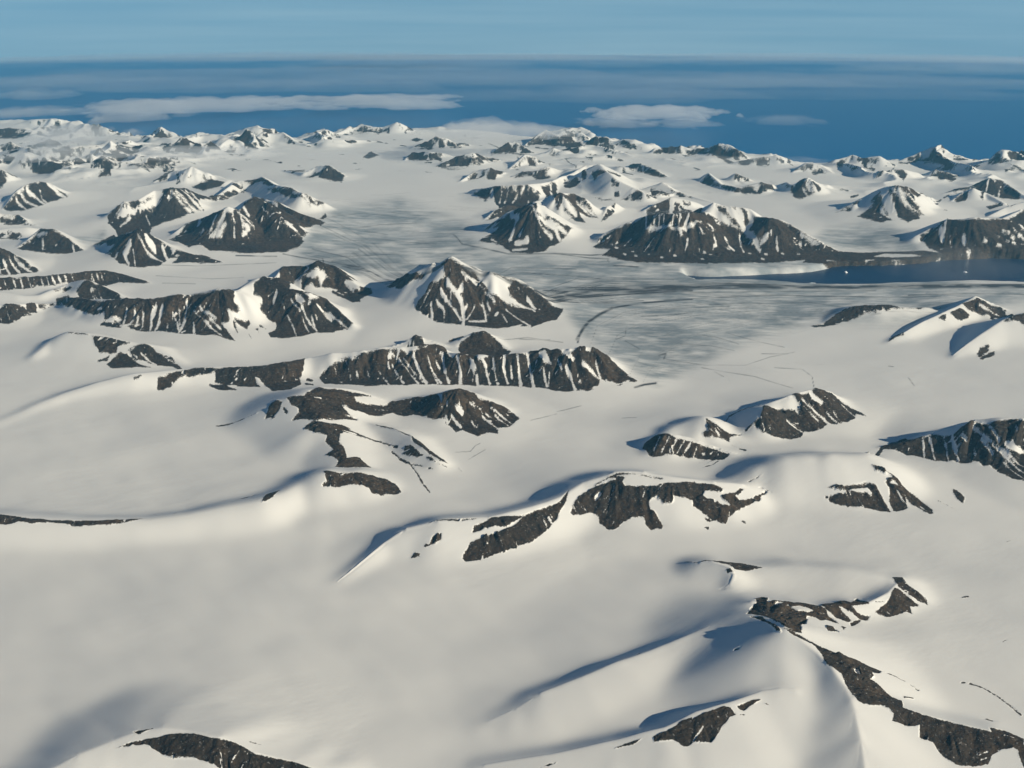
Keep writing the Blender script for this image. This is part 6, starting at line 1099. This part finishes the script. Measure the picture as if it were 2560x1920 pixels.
def seg_dist(px, py, poly, closed):
    d = np.full(px.shape, 1e9)
    n = len(poly)
    for i in range(n if closed else n - 1):
        x0, y0 = poly[i][:2]; x1, y1 = poly[(i + 1) % n][:2]
        dx, dy = x1 - x0, y1 - y0
        L = dx * dx + dy * dy + 1e-12
        t = np.clip(((px - x0) * dx + (py - y0) * dy) / L, 0, 1)
        d = np.minimum(d, (px - x0 - t * dx) ** 2 + (py - y0 - t * dy) ** 2)
    return np.sqrt(d)


# "look" coordinates: gx, gy are plan coordinates squeezed so that one unit is about as wide on the
# ground everywhere in angle (a fan map); used only to measure how far a point is from a mapped edge.
PXK = 2512.0


def fanmap(x, y):
    return x / y * PXK, -PXK * CAM_H / y


def build_height(a, y, ridges, coast, bumps):
    nc, nr = len(a), len(y)
    A, Y = np.meshgrid(a, y)
    X = A * Y
    hp = np.zeros((nr, nc))
    best = np.zeros((nr, nc)); rid = np.full((nr, nc), -1, np.int32)
    along = np.zeros((nr, nc)); down = np.ones((nr, nc))
    side = np.zeros((nr, nc))
    for k, R in enumerate(ridges):
        P = R['pts']                 # x, y, h, near width, far width
        wob = R.get('wob', 0.05); ribs = R.get('ribs', 0.0); rf = R.get('rf', 3.0); rnd = R.get('rnd', 0.3)
        cum = 0.0
        wmax = max(max(p[3], p[4]) for p in P) * 2.3
        ys = [p[1] for p in P]
        r0 = int(max(0, math.floor(row_of(max(Y_NEAR, min(ys) - wmax), nr))))
        r1 = int(min(nr, math.ceil(row_of(min(Y_FAR, max(ys) + wmax), nr)) + 1))
        if r1 <= r0: continue
        ylo, yhi = y[r0], y[r1 - 1]
        xs0 = min(p[0] for p in P) - wmax; xs1 = max(p[0] for p in P) + wmax
        alo = min(xs0 / ylo, xs0 / yhi); ahi = max(xs1 / ylo, xs1 / yhi)
        c0 = int(max(0, np.searchsorted(a, alo) - 1)); c1 = int(min(nc, np.searchsorted(a, ahi) + 2))
        if c1 <= c0: continue
        x_ = X[r0:r1, c0:c1]; y_ = Y[r0:r1, c0:c1]
        hb = np.zeros(x_.shape); ap = np.zeros(x_.shape); al = np.zeros(x_.shape); qd = np.ones(x_.shape); sd = np.zeros(x_.shape)
        cheap = fbm(x_ * 0.9, y_ * 0.9, 3 + k, 2) if R.get('warp', 1) else 0
        for i in range(len(P) - 1):
            p, q = P[i], P[i + 1]
            dx, dy = q[0] - p[0], q[1] - p[1]
            L = math.hypot(dx, dy) + 1e-9
            ux, uy = dx / L, dy / L
            par = (x_ - p[0]) * ux + (y_ - p[1]) * uy
            per = (x_ - p[0]) * uy - (y_ - p[1]) * ux     # > 0 : right of the way walked (near side when walking to +x)
            tc = np.clip(par, 0, L)
            over = par - tc
            d = np.sqrt(over * over + per * per) + 1e-9
            s = per / d
            t = tc / L
            wn_ = p[3] + (q[3] - p[3]) * t; wf_ = p[4] + (q[4] - p[4]) * t
            w = wn_ * (0.5 + 0.5 * s) + wf_ * (0.5 - 0.5 * s)
            av = cum + tc + 0.7 * w * np.arcsin(np.clip(over / d, -1, 1))
            w = w * (1 + 0.10 * cheap)
            hh = p[2] + (q[2] - p[2]) * t
            if wob:
                hh = hh * (1 + wob * noise2(av * 1.3 + 7.7 * k, av * 0 + 0.5, 11) + 0.5 * wob * noise2(av * 4.1, av * 0 + 3.5 + k, 12))
            qq = d / w
            m = qq < 2.1
            if not m.any():
                cum += L; continue
            qc = np.clip(qq, 0, 1)
            f = rnd * (1 - qc * qc * (3 - 2 * qc)) + (1 - rnd) * (1 - qc) ** 1.12
            if ribs:
                rn = noise2(av * rf + qc * 0.6, qc * 0.8 + k, 21) + 0.55 * noise2(av * rf * 2.3, qc * 1.5 + k, 22)
                f = f * (1 + ribs * (rn - 0.3) * np.clip(3.2 * qc * (1 - qc), 0, 1))
            hv = hh * f
            qa = np.clip(qq / 2.1, 0, 1)
            ap = np.maximum(ap, 0.26 * hh * (1 - qa) ** 2 * (1 + 2 * qa))
            u = hv > hb
            hb = np.where(u, hv, hb); al = np.where(u, av, al); qd = np.where(u, qc, qd); sd = np.where(u, s, sd)
            cum += L
        hb = (hb ** 5 + ap ** 5) ** 0.2
        hp[r0:r1, c0:c1] += hb ** 9
        bb = best[r0:r1, c0:c1]
        u = (hb > bb) & (hb > 0.02)
        bb[u] = hb[u]
        rid[r0:r1, c0:c1][u] = k
        along[r0:r1, c0:c1][u] = al[u]; down[r0:r1, c0:c1][u] = qd[u]; side[r0:r1, c0:c1][u] = sd[u]
    Hh = hp ** (1 / 9.0)
    # base: glacier and snowfield surface, a little above the sea, gently waved
    base = BASE + 0.010 * fbm(X / 2.3, Y / 3.1, 5, 3) * smooth(4, 8, Y)
    base = base + 0.050 * fbm(X / 3.6 + Y / 9, Y / 2.8 - X / 9, 9, 3) * smooth(30, 12, Y)
    base = base + 0.016 * fbm((X - Y * 0.6) / 1.1, (Y + X * 0.6) / 0.5, 19, 3) * smooth(20, 9, Y)
    base = base + 0.10 * fbm(X / 9, Y / 11, 15, 4) * smooth(34, 46, Y)
    rdg = 1 - np.abs(fbm(X / 3.4, Y / 3.4, 45, 4, 0.5)) * 2.6
    pat = smooth(-0.45, 0.3, fbm(X / 7, Y / 6, 47, 2)) * smooth(29, 36, Y) * smooth(2.8, 5.5, np.abs(X + 5.0 - 0.06 * Y))
    base = base + 0.40 * np.clip(rdg, 0, 1) ** 2.0 * pat
    for (bx, by, hx, rx, ry, ang) in bumps:        # broad swells and hollows of the snowfield
        ca, sa = math.cos(math.radians(ang)), math.sin(math.radians(ang))
        dx, dy = X - bx, Y - by
        e = ((dx * ca + dy * sa) / rx) ** 2 + ((-dx * sa + dy * ca) / ry) ** 2
        base = base + hx * np.exp(-e)
    Z = base + Hh
    # coast: land falls under the sea outside these outlines
    gx, gy = fanmap(X, Y)
    for poly, depth, soft, cut in coast:
        g = [fanmap(px_, py_) for px_, py_ in poly]
        ins = in_poly(gx, gy, g)
        dd = seg_dist(gx, gy, g, True)
        dd = np.where(ins, dd, -dd) + cut * (fbm(X * 1.1, Y * 1.1, 77, 4) + 0.6 * fbm(X * 8, Y * 8, 79, 3))
        Z = Z - (depth + Z) * smooth(-soft, soft * 0.2, dd)
    return X, Y, Z, rid, along, down, side, Hh


def curve(X, Y):
    return (X * X + Y * Y) / (2 * EARTH_R)


def soften(Z, keep, Y):
    """Wind smooths the snow: blur it over some 80 m except where bare rock keeps its edge."""
    B = Z.copy()
    for rad, lo, hi in ((2, 30, 20), (4, 18, 11), (6, 12, 8)):
        for _ in range(1 if rad > 4 else 2):
            for ax in (0, 1):
                P = np.pad(B, [(rad + 1, rad) if a == ax else (0, 0) for a in (0, 1)], mode='edge')
                c = np.cumsum(P, axis=ax)
                n = B.shape[ax]
                m = (np.take(c, np.arange(2 * rad + 1, 2 * rad + 1 + n), axis=ax) - np.take(c, np.arange(0, n), axis=ax)) / (2 * rad + 1)
                w = smooth(lo, hi, Y) * (1 - keep)
                B = B + (m - B) * w
    return B


def paint(X, Y, Z, al, dn, sd_, rid):
    """Rock (signed edge distance, > 0 is bare rock), dirt and glacier-ice maps."""
    gx, gy = fanmap(X, Y)
    M = np.full(X.shape, -8.0); dirt = np.zeros(X.shape); ice = np.zeros(X.shape)
    a = X[0] / Y[0]; nr = X.shape[0]; nc = X.shape[1]
    wob = fbm(X * 5.0, Y * 5.0, 91, 5, 0.62)
    far = np.clip(Y / 14.0, 0.6, 1.6)
    fall = noise2(al * 9 / far + rid * 3.1, dn * 2.5, 95) + 0.7 * noise2(al * 21 / far, dn * 5 + rid, 96)
    wob = wob * 1.1 + 0.9 * fall * smooth(0.05, 0.3, dn) * (rid >= 0)
    speck = fbm(al * 15 / far + 0.3 * X, dn * 3.2 + 0.3 * Y, 97, 3, 0.7)
    for kind, wd, par, pts in MARKS:
        g = [fanmap(p[0] / 1000.0, p[1] / 1000.0) for p in pts]
        us = [q[0] for q in g]; vs = [q[1] for q in g]
        pad = 10 + wd
        y0 = PXK * CAM_H / max(1, -(min(vs) - pad)); ytop = -(max(vs) + pad)
        y1 = PXK * CAM_H / ytop if ytop > 1 else Y_FAR
        r0 = int(np.clip(math.floor(row_of(max(y0, Y_NEAR), nr)), 0, nr - 1)); r1 = int(np.clip(math.ceil(row_of(min(y1, Y_FAR), nr)) + 1, 0, nr))
        c0 = int(np.clip(np.searchsorted(a, (min(us) - pad) / PXK) - 1, 0, nc - 1))
        c1 = int(np.clip(np.searchsorted(a, (max(us) + pad) / PXK) + 2, 0, nc))
        if r1 <= r0 or c1 <= c0: continue
        sl = (slice(r0, r1), slice(c0, c1))
        px_, py_ = gx[sl], gy[sl]
        if kind in 'RSI' and wd == 0:          # area
            d = seg_dist(px_, py_, g, True)
            d = np.where(in_poly(px_, py_, g), d, -d)
        else:
            d = wd / 2 - seg_dist(px_, py_, g, False)
        if kind == 'R' or kind == 'r':
            d = d + wob[sl] * 2.2
            d = np.minimum(d, (speck[sl] + 0.56) * 14)
            if par > 0:                         # snow-filled gullies down the fall line
                v = noise2(al[sl] * par, dn[sl] * 1.2, 41) + 0.6 * noise2(al[sl] * par * 2.3, dn[sl] * 2.5, 42)
                d = np.minimum(d, (v + 0.42) * 7.0)
            M[sl] = np.maximum(M[sl], np.clip(d, -8, 8))
        elif kind == 'S' or kind == 's':
            d = d + wob[sl] * 1.2
            M[sl] = np.minimum(M[sl], np.clip(-d, -8, 8))
        elif kind == 'D':
            k = np.clip(d / max(wd * 0.4, 0.8), 0, 1) * par
            k = k * np.clip(0.95 + 0.9 * fbm(px_ / 40, py_ / 6, 8, 3), 0.35, 1.2)
            dirt[sl] = np.maximum(dirt[sl], k)
        elif kind == 'I':
            ice[sl] = np.maximum(ice[sl], smooth(-par, par, d) )
    # bare steep slopes among the far hills
    gy_, gx_ = np.gradient(Z)
    slope = np.sqrt((gx_ / np.gradient(X, axis=1)) ** 2 + (gy_ / np.gradient(Y, axis=0)) ** 2)
    auto = (0.5 * slope - 0.42 + 0.75 * fbm(X * 2.2 + Y * 0.5, Y * 1.3, 71, 4, 0.65)) * 16 * smooth(31, 36, Y) - 8 * smooth(36, 31, Y)
    M = np.maximum(M, np.clip(auto, -8, 8) * (Z > 0.02) - 8 * (Z <= 0.02))
    ice = ice * np.clip(0.72 + 0.7 * fbm(gx / 60, gy / 14, 61, 4) + 0.55 * fbm(gx / 45, gy / 3.2 + gx / 90, 63, 4, 0.6), 0, 1.15) * smooth(0.30, 0.16, Z)
    return M, dirt, ice


# ------------------------------------------------------------------ build the ground
def new_mat(name):
    m = bpy.data.materials.new(name)
    m.use_nodes = True
    m.node_tree.nodes.clear()
    return m, m.node_tree.nodes, m.node_tree.links


def mesh_from_grid(name, co, faces, attrs, mat, normals=None):
    if not attrs:
        used, inv = np.unique(faces.ravel(), return_inverse=True)
        co = co[used]; faces = inv.reshape(-1, 4)
    me = bpy.data.meshes.new(name)
    nv, nf = len(co), len(faces)
    me.vertices.add(nv); me.loops.add(nf * 4); me.polygons.add(nf)
    me.vertices.foreach_set("co", co.astype(np.float32).ravel())
    me.loops.foreach_set("vertex_index", faces.astype(np.int32).ravel())
    me.polygons.foreach_set("loop_start", np.arange(nf, dtype=np.int32) * 4)
    me.polygons.foreach_set("use_smooth", np.ones(nf, dtype=bool))
    for k, v in attrs.items():
        at = me.attributes.new(k, 'FLOAT', 'POINT')
        at.data.foreach_set("value", v.astype(np.float32).ravel())
    me.materials.append(mat)
    me.update(calc_edges=True)
    if normals is not None:
        me.normals_split_custom_set_from_vertices(normals.astype(np.float32))
    ob = bpy.data.objects.new(name, me)
    C.objects.link(ob)
    return ob


NC, NR = (1400, 1620)
a_, y_ = grid(NC, NR)
NC = len(a_)
X, Y, Z, RID_, ALONG, DOWN, SIDE, HH = build_height(a_, y_, RIDGES, WATER, BUMPS)
print("height", time.time() - T0)
ROCK, DIRT, ICE = paint(X, Y, Z, ALONG, DOWN, SIDE, RID_)
print("paint", time.time() - T0)
rk0 = smooth(-3.0, 1.0, ROCK) * 0.9
crisp = np.array([1.0 if R.get('rnd', 0.3) < 0.45 else 0.4 for R in RIDGES] + [0.0])[RID_]
rk0 = np.maximum(rk0, smooth(0.13, 0.03, DOWN) * 0.85 * crisp)     # wind keeps the crests sharp
Z = soften(Z, rk0, Y)
# drifts and ripples of the snow
Z = Z + 0.0020 * fbm((X + 0.5 * Y) * 2.2, (Y - 0.5 * X) * 5.0, 37, 5, 0.6) * smooth(26, 10, Y) * smooth(-0.25, 0.5, fbm(X / 1.7, Y / 1.3, 39, 3))
# bare rock is craggy, snow is smooth
rk = smooth(-2.0, 2.5, ROCK)
Z = Z + rk * (0.045 * fbm(X * 3.2, Y * 3.2, 31, 5, 0.58) * smooth(0.0, 0.35, HH) + 0.012 * fbm(X * 14, Y * 14, 33, 4, 0.6))
fl = noise2(ALONG * 7 + RID_, DOWN * 2, 51) + 0.6 * noise2(ALONG * 16, DOWN * 3 + RID_, 52)
Z = Z + rk * 0.022 * fl * smooth(0.04, 0.3, DOWN) * smooth(0.0, 0.25, HH)
ZC = Z - curve(X, Y)

# vertex normals of the whole sheet, so that neighbouring pieces shade without a seam
dXc = np.gradient(X, axis=1); dXr = np.gradient(X, axis=0)
dYc = np.gradient(Y, axis=1); dYr = np.gradient(Y, axis=0)
dZc = np.gradient(ZC, axis=1); dZr = np.gradient(ZC, axis=0)
Nx = dYc * dZr - dZc * dYr; Ny = dZc * dXr - dXc * dZr; Nz = dXc * dYr - dYc * dXr
nl = np.sqrt(Nx ** 2 + Ny ** 2 + Nz ** 2) * np.sign(Nz)
NRM = np.stack([Nx / nl, Ny / nl, Nz / nl], -1)

# terrain material: snow, glacier ice, bare rock
mat, n, l = new_mat("snow_and_rock")
out = n.new("ShaderNodeOutputMaterial")
bs = n.new("ShaderNodeBsdfPrincipled")
l.new(bs.outputs[0], out.inputs['Surface'])
geo = n.new("ShaderNodeNewGeometry")


def attr(nm):
    x = n.new("ShaderNodeAttribute"); x.attribute_name = nm
    return x.outputs['Fac']


def noise(scale, detail=6, rough=0.55, vec=None):
    x = n.new("ShaderNodeTexNoise"); x.inputs['Scale'].default_value = scale
    x.inputs['Detail'].default_value = detail; x.inputs['Roughness'].default_value = rough
    l.new(vec if vec else geo.outputs['Position'], x.inputs['Vector'])
    return x.outputs['Fac']


def math_(op, a, b=None, c=None, clamp=False):
    x = n.new("ShaderNodeMath"); x.operation = op; x.use_clamp = clamp
    for i, v in enumerate((a, b, c)):
        if v is None: continue
        if isinstance(v, (int, float)): x.inputs[i].default_value = v
        else: l.new(v, x.inputs[i])
    return x.outputs[0]


def mix(f, a, b):
    x = n.new("ShaderNodeMix"); x.data_type = 'RGBA'
    if isinstance(f, (int, float)): x.inputs['Factor'].default_value = f
    else: l.new(f, x.inputs['Factor'])
    for i, v in ((6, a), (7, b)):
        if isinstance(v, tuple): x.inputs[i].default_value = (*v, 1)
        else: l.new(v, x.inputs[i])
    return x.outputs[2]


def maprange(v, a, b, c=0.0, d=1.0):
    x = n.new("ShaderNodeMapRange")
    l.new(v, x.inputs[0])
    for i, k in enumerate((a, b, c, d)): x.inputs[1 + i].default_value = k
    return x.outputs[0]


rock_n = math_('ADD', math_('MULTIPLY', math_('SUBTRACT', noise(11, 6, 0.7), 0.5), 5.0), math_('MULTIPLY', math_('SUBTRACT', noise(60, 4, 0.7), 0.5), 8.0))
rock_f = math_('ADD', attr("rock"), rock_n)
rock_f = maprange(rock_f, -0.6, 0.6)
rock_f = math_('MULTIPLY', rock_f, math_('SUBTRACT', 1.0, math_('MULTIPLY', maprange(noise(34, 5, 0.75), 0.60, 0.70), 0.45)))
snow_c = mix(maprange(noise(0.35, 4), 0.35, 0.7), (0.86, 0.845, 0.81), (0.80, 0.79, 0.765))
ice_c = mix(maprange(noise(0.9, 7, 0.62), 0.35, 0.65), (0.40, 0.435, 0.455), (0.25, 0.285, 0.31))
ground = mix(attr("ice"), snow_c, ice_c)
ground = mix(math_('MULTIPLY', attr("dirt"), 1.0, clamp=True), ground, (0.075, 0.078, 0.082))
rock_c = mix(maprange(noise(1.1, 5), 0.35, 0.65), (0.080, 0.054, 0.034), (0.038, 0.031, 0.025))
rock_c = mix(maprange(noise(18, 6, 0.75), 0.42, 0.66), rock_c, (0.018, 0.017, 0.015))
rock_c = mix(maprange(noise(7, 6, 0.7), 0.58, 0.72), rock_c, (0.088, 0.064, 0.044))
col = mix(rock_f, ground, rock_c)
l.new(col, bs.inputs['Base Color'])
bs.inputs['Roughness'].default_value = 0.75
bs.inputs['Specular IOR Level'].default_value = 0.15
bmp = n.new("ShaderNodeBump")
bmp.inputs['Distance'].default_value = 0.02
l.new(math_('MULTIPLY_ADD', rock_f, 0.85, 0.03), bmp.inputs['Strength'])
l.new(noise(16, 8, 0.65), bmp.inputs['Height'])
l.new(bmp.outputs[0], bs.inputs['Normal'])

# faces, split into one mesh per mountain
groups = np.array([R['g'] for R in RIDGES] + [-1])
GR = groups[RID_]                                  # -1 where no mountain
ii = np.arange(NR * NC).reshape(NR, NC)
F = np.stack([ii[:-1, :-1], ii[:-1, 1:], ii[1:, 1:], ii[1:, :-1]], -1).reshape(-1, 4)
fg = GR[:-1, :-1].ravel()
fz = np.maximum.reduce([Z[:-1, :-1], Z[:-1, 1:], Z[1:, 1:], Z[1:, :-1]]).ravel()
keep = fz > -0.06
F = F[keep]; fg = fg[keep]
co = np.stack([X, Y, ZC], -1).reshape(-1, 3)
NV = NRM.reshape(-1, 3)
at_all = {"rock": ROCK.ravel(), "dirt": DIRT.ravel(), "ice": ICE.ravel()}


def piece(name, sel, label=None, cat=None, group=None):
    f = F[sel]
    if len(f) < 4: return None
    used, inv = np.unique(f.ravel(), return_inverse=True)
    at = {k: v[used] for k, v in at_all.items()}
    ob = mesh_from_grid(name, co[used], inv.reshape(-1, 4), at, mat, NV[used])
    ob['kind'] = 'structure'
    if label:
        ob['label'] = label; ob['category'] = cat
    if group: ob['group'] = group
    return ob


known = set(MOUNTAINS)
piece('glacier_ground', ~np.isin(fg, list(known)))
for g, (nm, label) in MOUNTAINS.items():
    piece(nm, fg == g, label, 'mountain')

# ------------------------------------------------------------------ sea and fjord: one curved sheet
sa = np.linspace(-2.2, 2.2, 130); sy_ = np.concatenate([np.linspace(3, 60, 60), np.linspace(64, 240, 120)])
SA, SY = np.meshgrid(sa, sy_)
SX = SA * SY
SZ = -curve(SX, SY)
ii = np.arange(SX.size).reshape(SX.shape)
SF = np.stack([ii[:-1, :-1], ii[:-1, 1:], ii[1:, 1:], ii[1:, :-1]], -1).reshape(-1, 4)
wm, n, l = new_mat("sea_water")
out = n.new("ShaderNodeOutputMaterial"); bs = n.new("ShaderNodeBsdfPrincipled")
l.new(bs.outputs[0], out.inputs['Surface'])
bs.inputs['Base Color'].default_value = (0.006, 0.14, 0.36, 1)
bs.inputs['Roughness'].default_value = 0.35
bs.inputs['IOR'].default_value = 1.33
geo = n.new("ShaderNodeNewGeometry")
bmp = n.new("ShaderNodeBump"); bmp.inputs['Distance'].default_value = 0.01; bmp.inputs['Strength'].default_value = 0.3
l.new(noise(9, 8, 0.6), bmp.inputs['Height']); l.new(bmp.outputs[0], bs.inputs['Normal'])
sco = np.stack([SX, SY, SZ], -1).reshape(-1, 3)
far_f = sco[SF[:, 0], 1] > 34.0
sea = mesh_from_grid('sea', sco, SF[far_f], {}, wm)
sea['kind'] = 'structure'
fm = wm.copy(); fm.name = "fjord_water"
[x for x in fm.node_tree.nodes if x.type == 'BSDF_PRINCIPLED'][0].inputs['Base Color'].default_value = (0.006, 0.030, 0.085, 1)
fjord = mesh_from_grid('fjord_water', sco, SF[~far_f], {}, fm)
fjord['kind'] = 'structure'

# ------------------------------------------------------------------ haze
HX, HY0, HY1 = 560.0, -25.0, 262.0
me = bpy.data.meshes.new("haze")
zb, zt = -26.0, 5.9
vs = [(x, y, z) for z in (zb, zt) for y in (HY0, HY1) for x in (-HX, HX)]
me.from_pydata(vs, [], [(0, 2, 3, 1), (4, 5, 7, 6), (0, 1, 5, 4), (2, 6, 7, 3), (0, 4, 6, 2), (1, 3, 7, 5)])
hm, n, l = new_mat("haze_air")
out = n.new("ShaderNodeOutputMaterial")
pv = n.new("ShaderNodeVolumePrincipled")
pv.inputs['Density'].default_value = HAZE_D
pv.inputs['Color'].default_value = (*HAZE_C, 1)
pv.inputs['Absorption Color'].default_value = (0.0, 0.0, 0.0, 1)
pv.inputs['Anisotropy'].default_value = 0.0
l.new(pv.outputs[0], out.inputs['Volume'])
me.materials.append(hm)
haze = bpy.data.objects.new("haze", me); C.objects.link(haze)
haze['kind'] = 'stuff'
haze['label'] = 'thin blue haze of air over the snow mountains and sea'
print("built", time.time() - T0)

# ------------------------------------------------------------------ clouds
def cloud_mat(name, dens):
    m, n, l = new_mat(name)
    o = n.new("ShaderNodeOutputMaterial"); p = n.new("ShaderNodeVolumePrincipled")
    p.inputs['Color'].default_value = (0.97, 0.97, 0.97, 1)
    p.inputs['Absorption Color'].default_value = (1, 1, 1, 1)
    p.inputs['Density'].default_value = dens
    p.inputs['Anisotropy'].default_value = 0.2
    l.new(p.outputs[0], o.inputs['Volume'])
    return m


CM = {}


def make_cloud(name, cx, cy, alt, rx, ry, thick, dens, seed, ang=0.0, rag=0.9):
    """A closed lens of cloud with a ragged outline and a lumpy top."""
    nu, nv = 150, 46
    u = np.linspace(-1.25, 1.25, nu); v = np.linspace(-1.25, 1.25, nv)
    U, V = np.meshgrid(u, v)
    lx, ly = U * rx, V * ry
    f = 1 - (U ** 2 + V ** 2) ** 0.9 + rag * fbm(lx / (0.30 * rx + 0.4) + seed, ly / (0.55 * ry + 0.3), seed, 5, 0.6) + 0.35 * fbm(lx / 1.1, ly / 1.1, seed + 5, 3, 0.6)
    f = np.where((abs(U) > 1.2) | (abs(V) > 1.2), -1, f)
    h = np.clip(f, 0, 1.6) ** 0.7
    ca, sa_ = math.cos(ang), math.sin(ang)
    wx, wy = cx + lx * ca - ly * sa_, cy + lx * sa_ + ly * ca
    top = alt + thick * h * (1 + 0.25 * fbm(lx / 0.9, ly / 0.9, seed + 9, 3)) - curve(wx, wy)
    bot = alt - 0.25 * thick * h - curve(wx, wy)
    idx = np.arange(nu * nv).reshape(nv, nu)
    inside = h > 0
    bi = np.where(inside, idx + nu * nv, idx)
    co = np.concatenate([np.stack([wx, wy, top], -1).reshape(-1, 3), np.stack([wx, wy, bot], -1).reshape(-1, 3)])
    q = np.stack([idx[:-1, :-1], idx[:-1, 1:], idx[1:, 1:], idx[1:, :-1]], -1).reshape(-1, 4)
    qb = np.stack([bi[:-1, :-1], bi[1:, :-1], bi[1:, 1:], bi[:-1, 1:]], -1).reshape(-1, 4)
    anyin = (inside[:-1, :-1] | inside[:-1, 1:] | inside[1:, 1:] | inside[1:, :-1]).ravel()
    F_ = np.concatenate([q[anyin], qb[anyin]])
    used, inv = np.unique(F_.ravel(), return_inverse=True)
    key = round(dens, 3)
    if key not in CM: CM[key] = cloud_mat("cloud_vapour_%g" % key, key)
    o = mesh_from_grid(name, co[used], inv.reshape(-1, 4), {}, CM[key])
    return o


for k, (nm, cx, cy, alt, rx, ry, th, de, sd, an, rg, label) in enumerate(CLOUDS):
    o = make_cloud(nm, cx, cy, alt, rx, ry, th, de, sd, an, rg)
    o['label'] = label
    if nm == 'cloud_veil':
        o['kind'] = 'stuff'
    else:
        o['category'] = 'cloud'
        o['group'] = 'low clouds over the sea and the far snowfields'

# ------------------------------------------------------------------ icebergs in the fjord
im, n, l = new_mat("iceberg_ice")
o_ = n.new("ShaderNodeOutputMaterial"); b_ = n.new("ShaderNodeBsdfPrincipled"); l.new(b_.outputs[0], o_.inputs['Surface'])
b_.inputs['Base Color'].default_value = (0.75, 0.79, 0.82, 1); b_.inputs['Roughness'].default_value = 0.5
rng = np.random.default_rng(4)
for k, (x, y, L, W, H_, label) in enumerate(ICEBERGS):
    nseg = 11
    rings = [(1.0, -0.15), (1.02, 0.05), (0.8, 0.55), (0.42, 0.85)]
    jit = rng.uniform(0.7, 1.2, nseg); vs = []
    zc = -(x * x + y * y) / (2 * EARTH_R)
    for rr, zz in rings:
        for s_ in range(nseg):
            a0 = 2 * math.pi * s_ / nseg
            j = jit[s_] * rng.uniform(0.9, 1.1)
            vs.append((x + L * rr * j * math.cos(a0), y + W * rr * j * math.sin(a0), zc + H_ * zz * (rng.uniform(0.7, 1.3) if zz > .1 else 1)))
    vs.append((x + rng.uniform(-.2, .2) * L, y, zc + H_)); vs.append((x, y, zc - 0.2 * H_))
    fs = []
    for r_ in range(3):
        for s_ in range(nseg):
            a1, b1 = r_ * nseg + s_, r_ * nseg + (s_ + 1) % nseg
            fs.append((a1, b1, b1 + nseg, a1 + nseg))
    for s_ in range(nseg):
        fs.append((3 * nseg + s_, 3 * nseg + (s_ + 1) % nseg, 4 * nseg)); fs.append(((s_ + 1) % nseg, s_, 4 * nseg + 1))
    me = bpy.data.meshes.new("iceberg"); me.from_pydata(vs, [], fs); me.materials.append(im)
    ob = bpy.data.objects.new("iceberg", me); C.objects.link(ob)
    ob['label'] = label; ob['category'] = 'iceberg'; ob['group'] = 'icebergs drifting in the fjord'
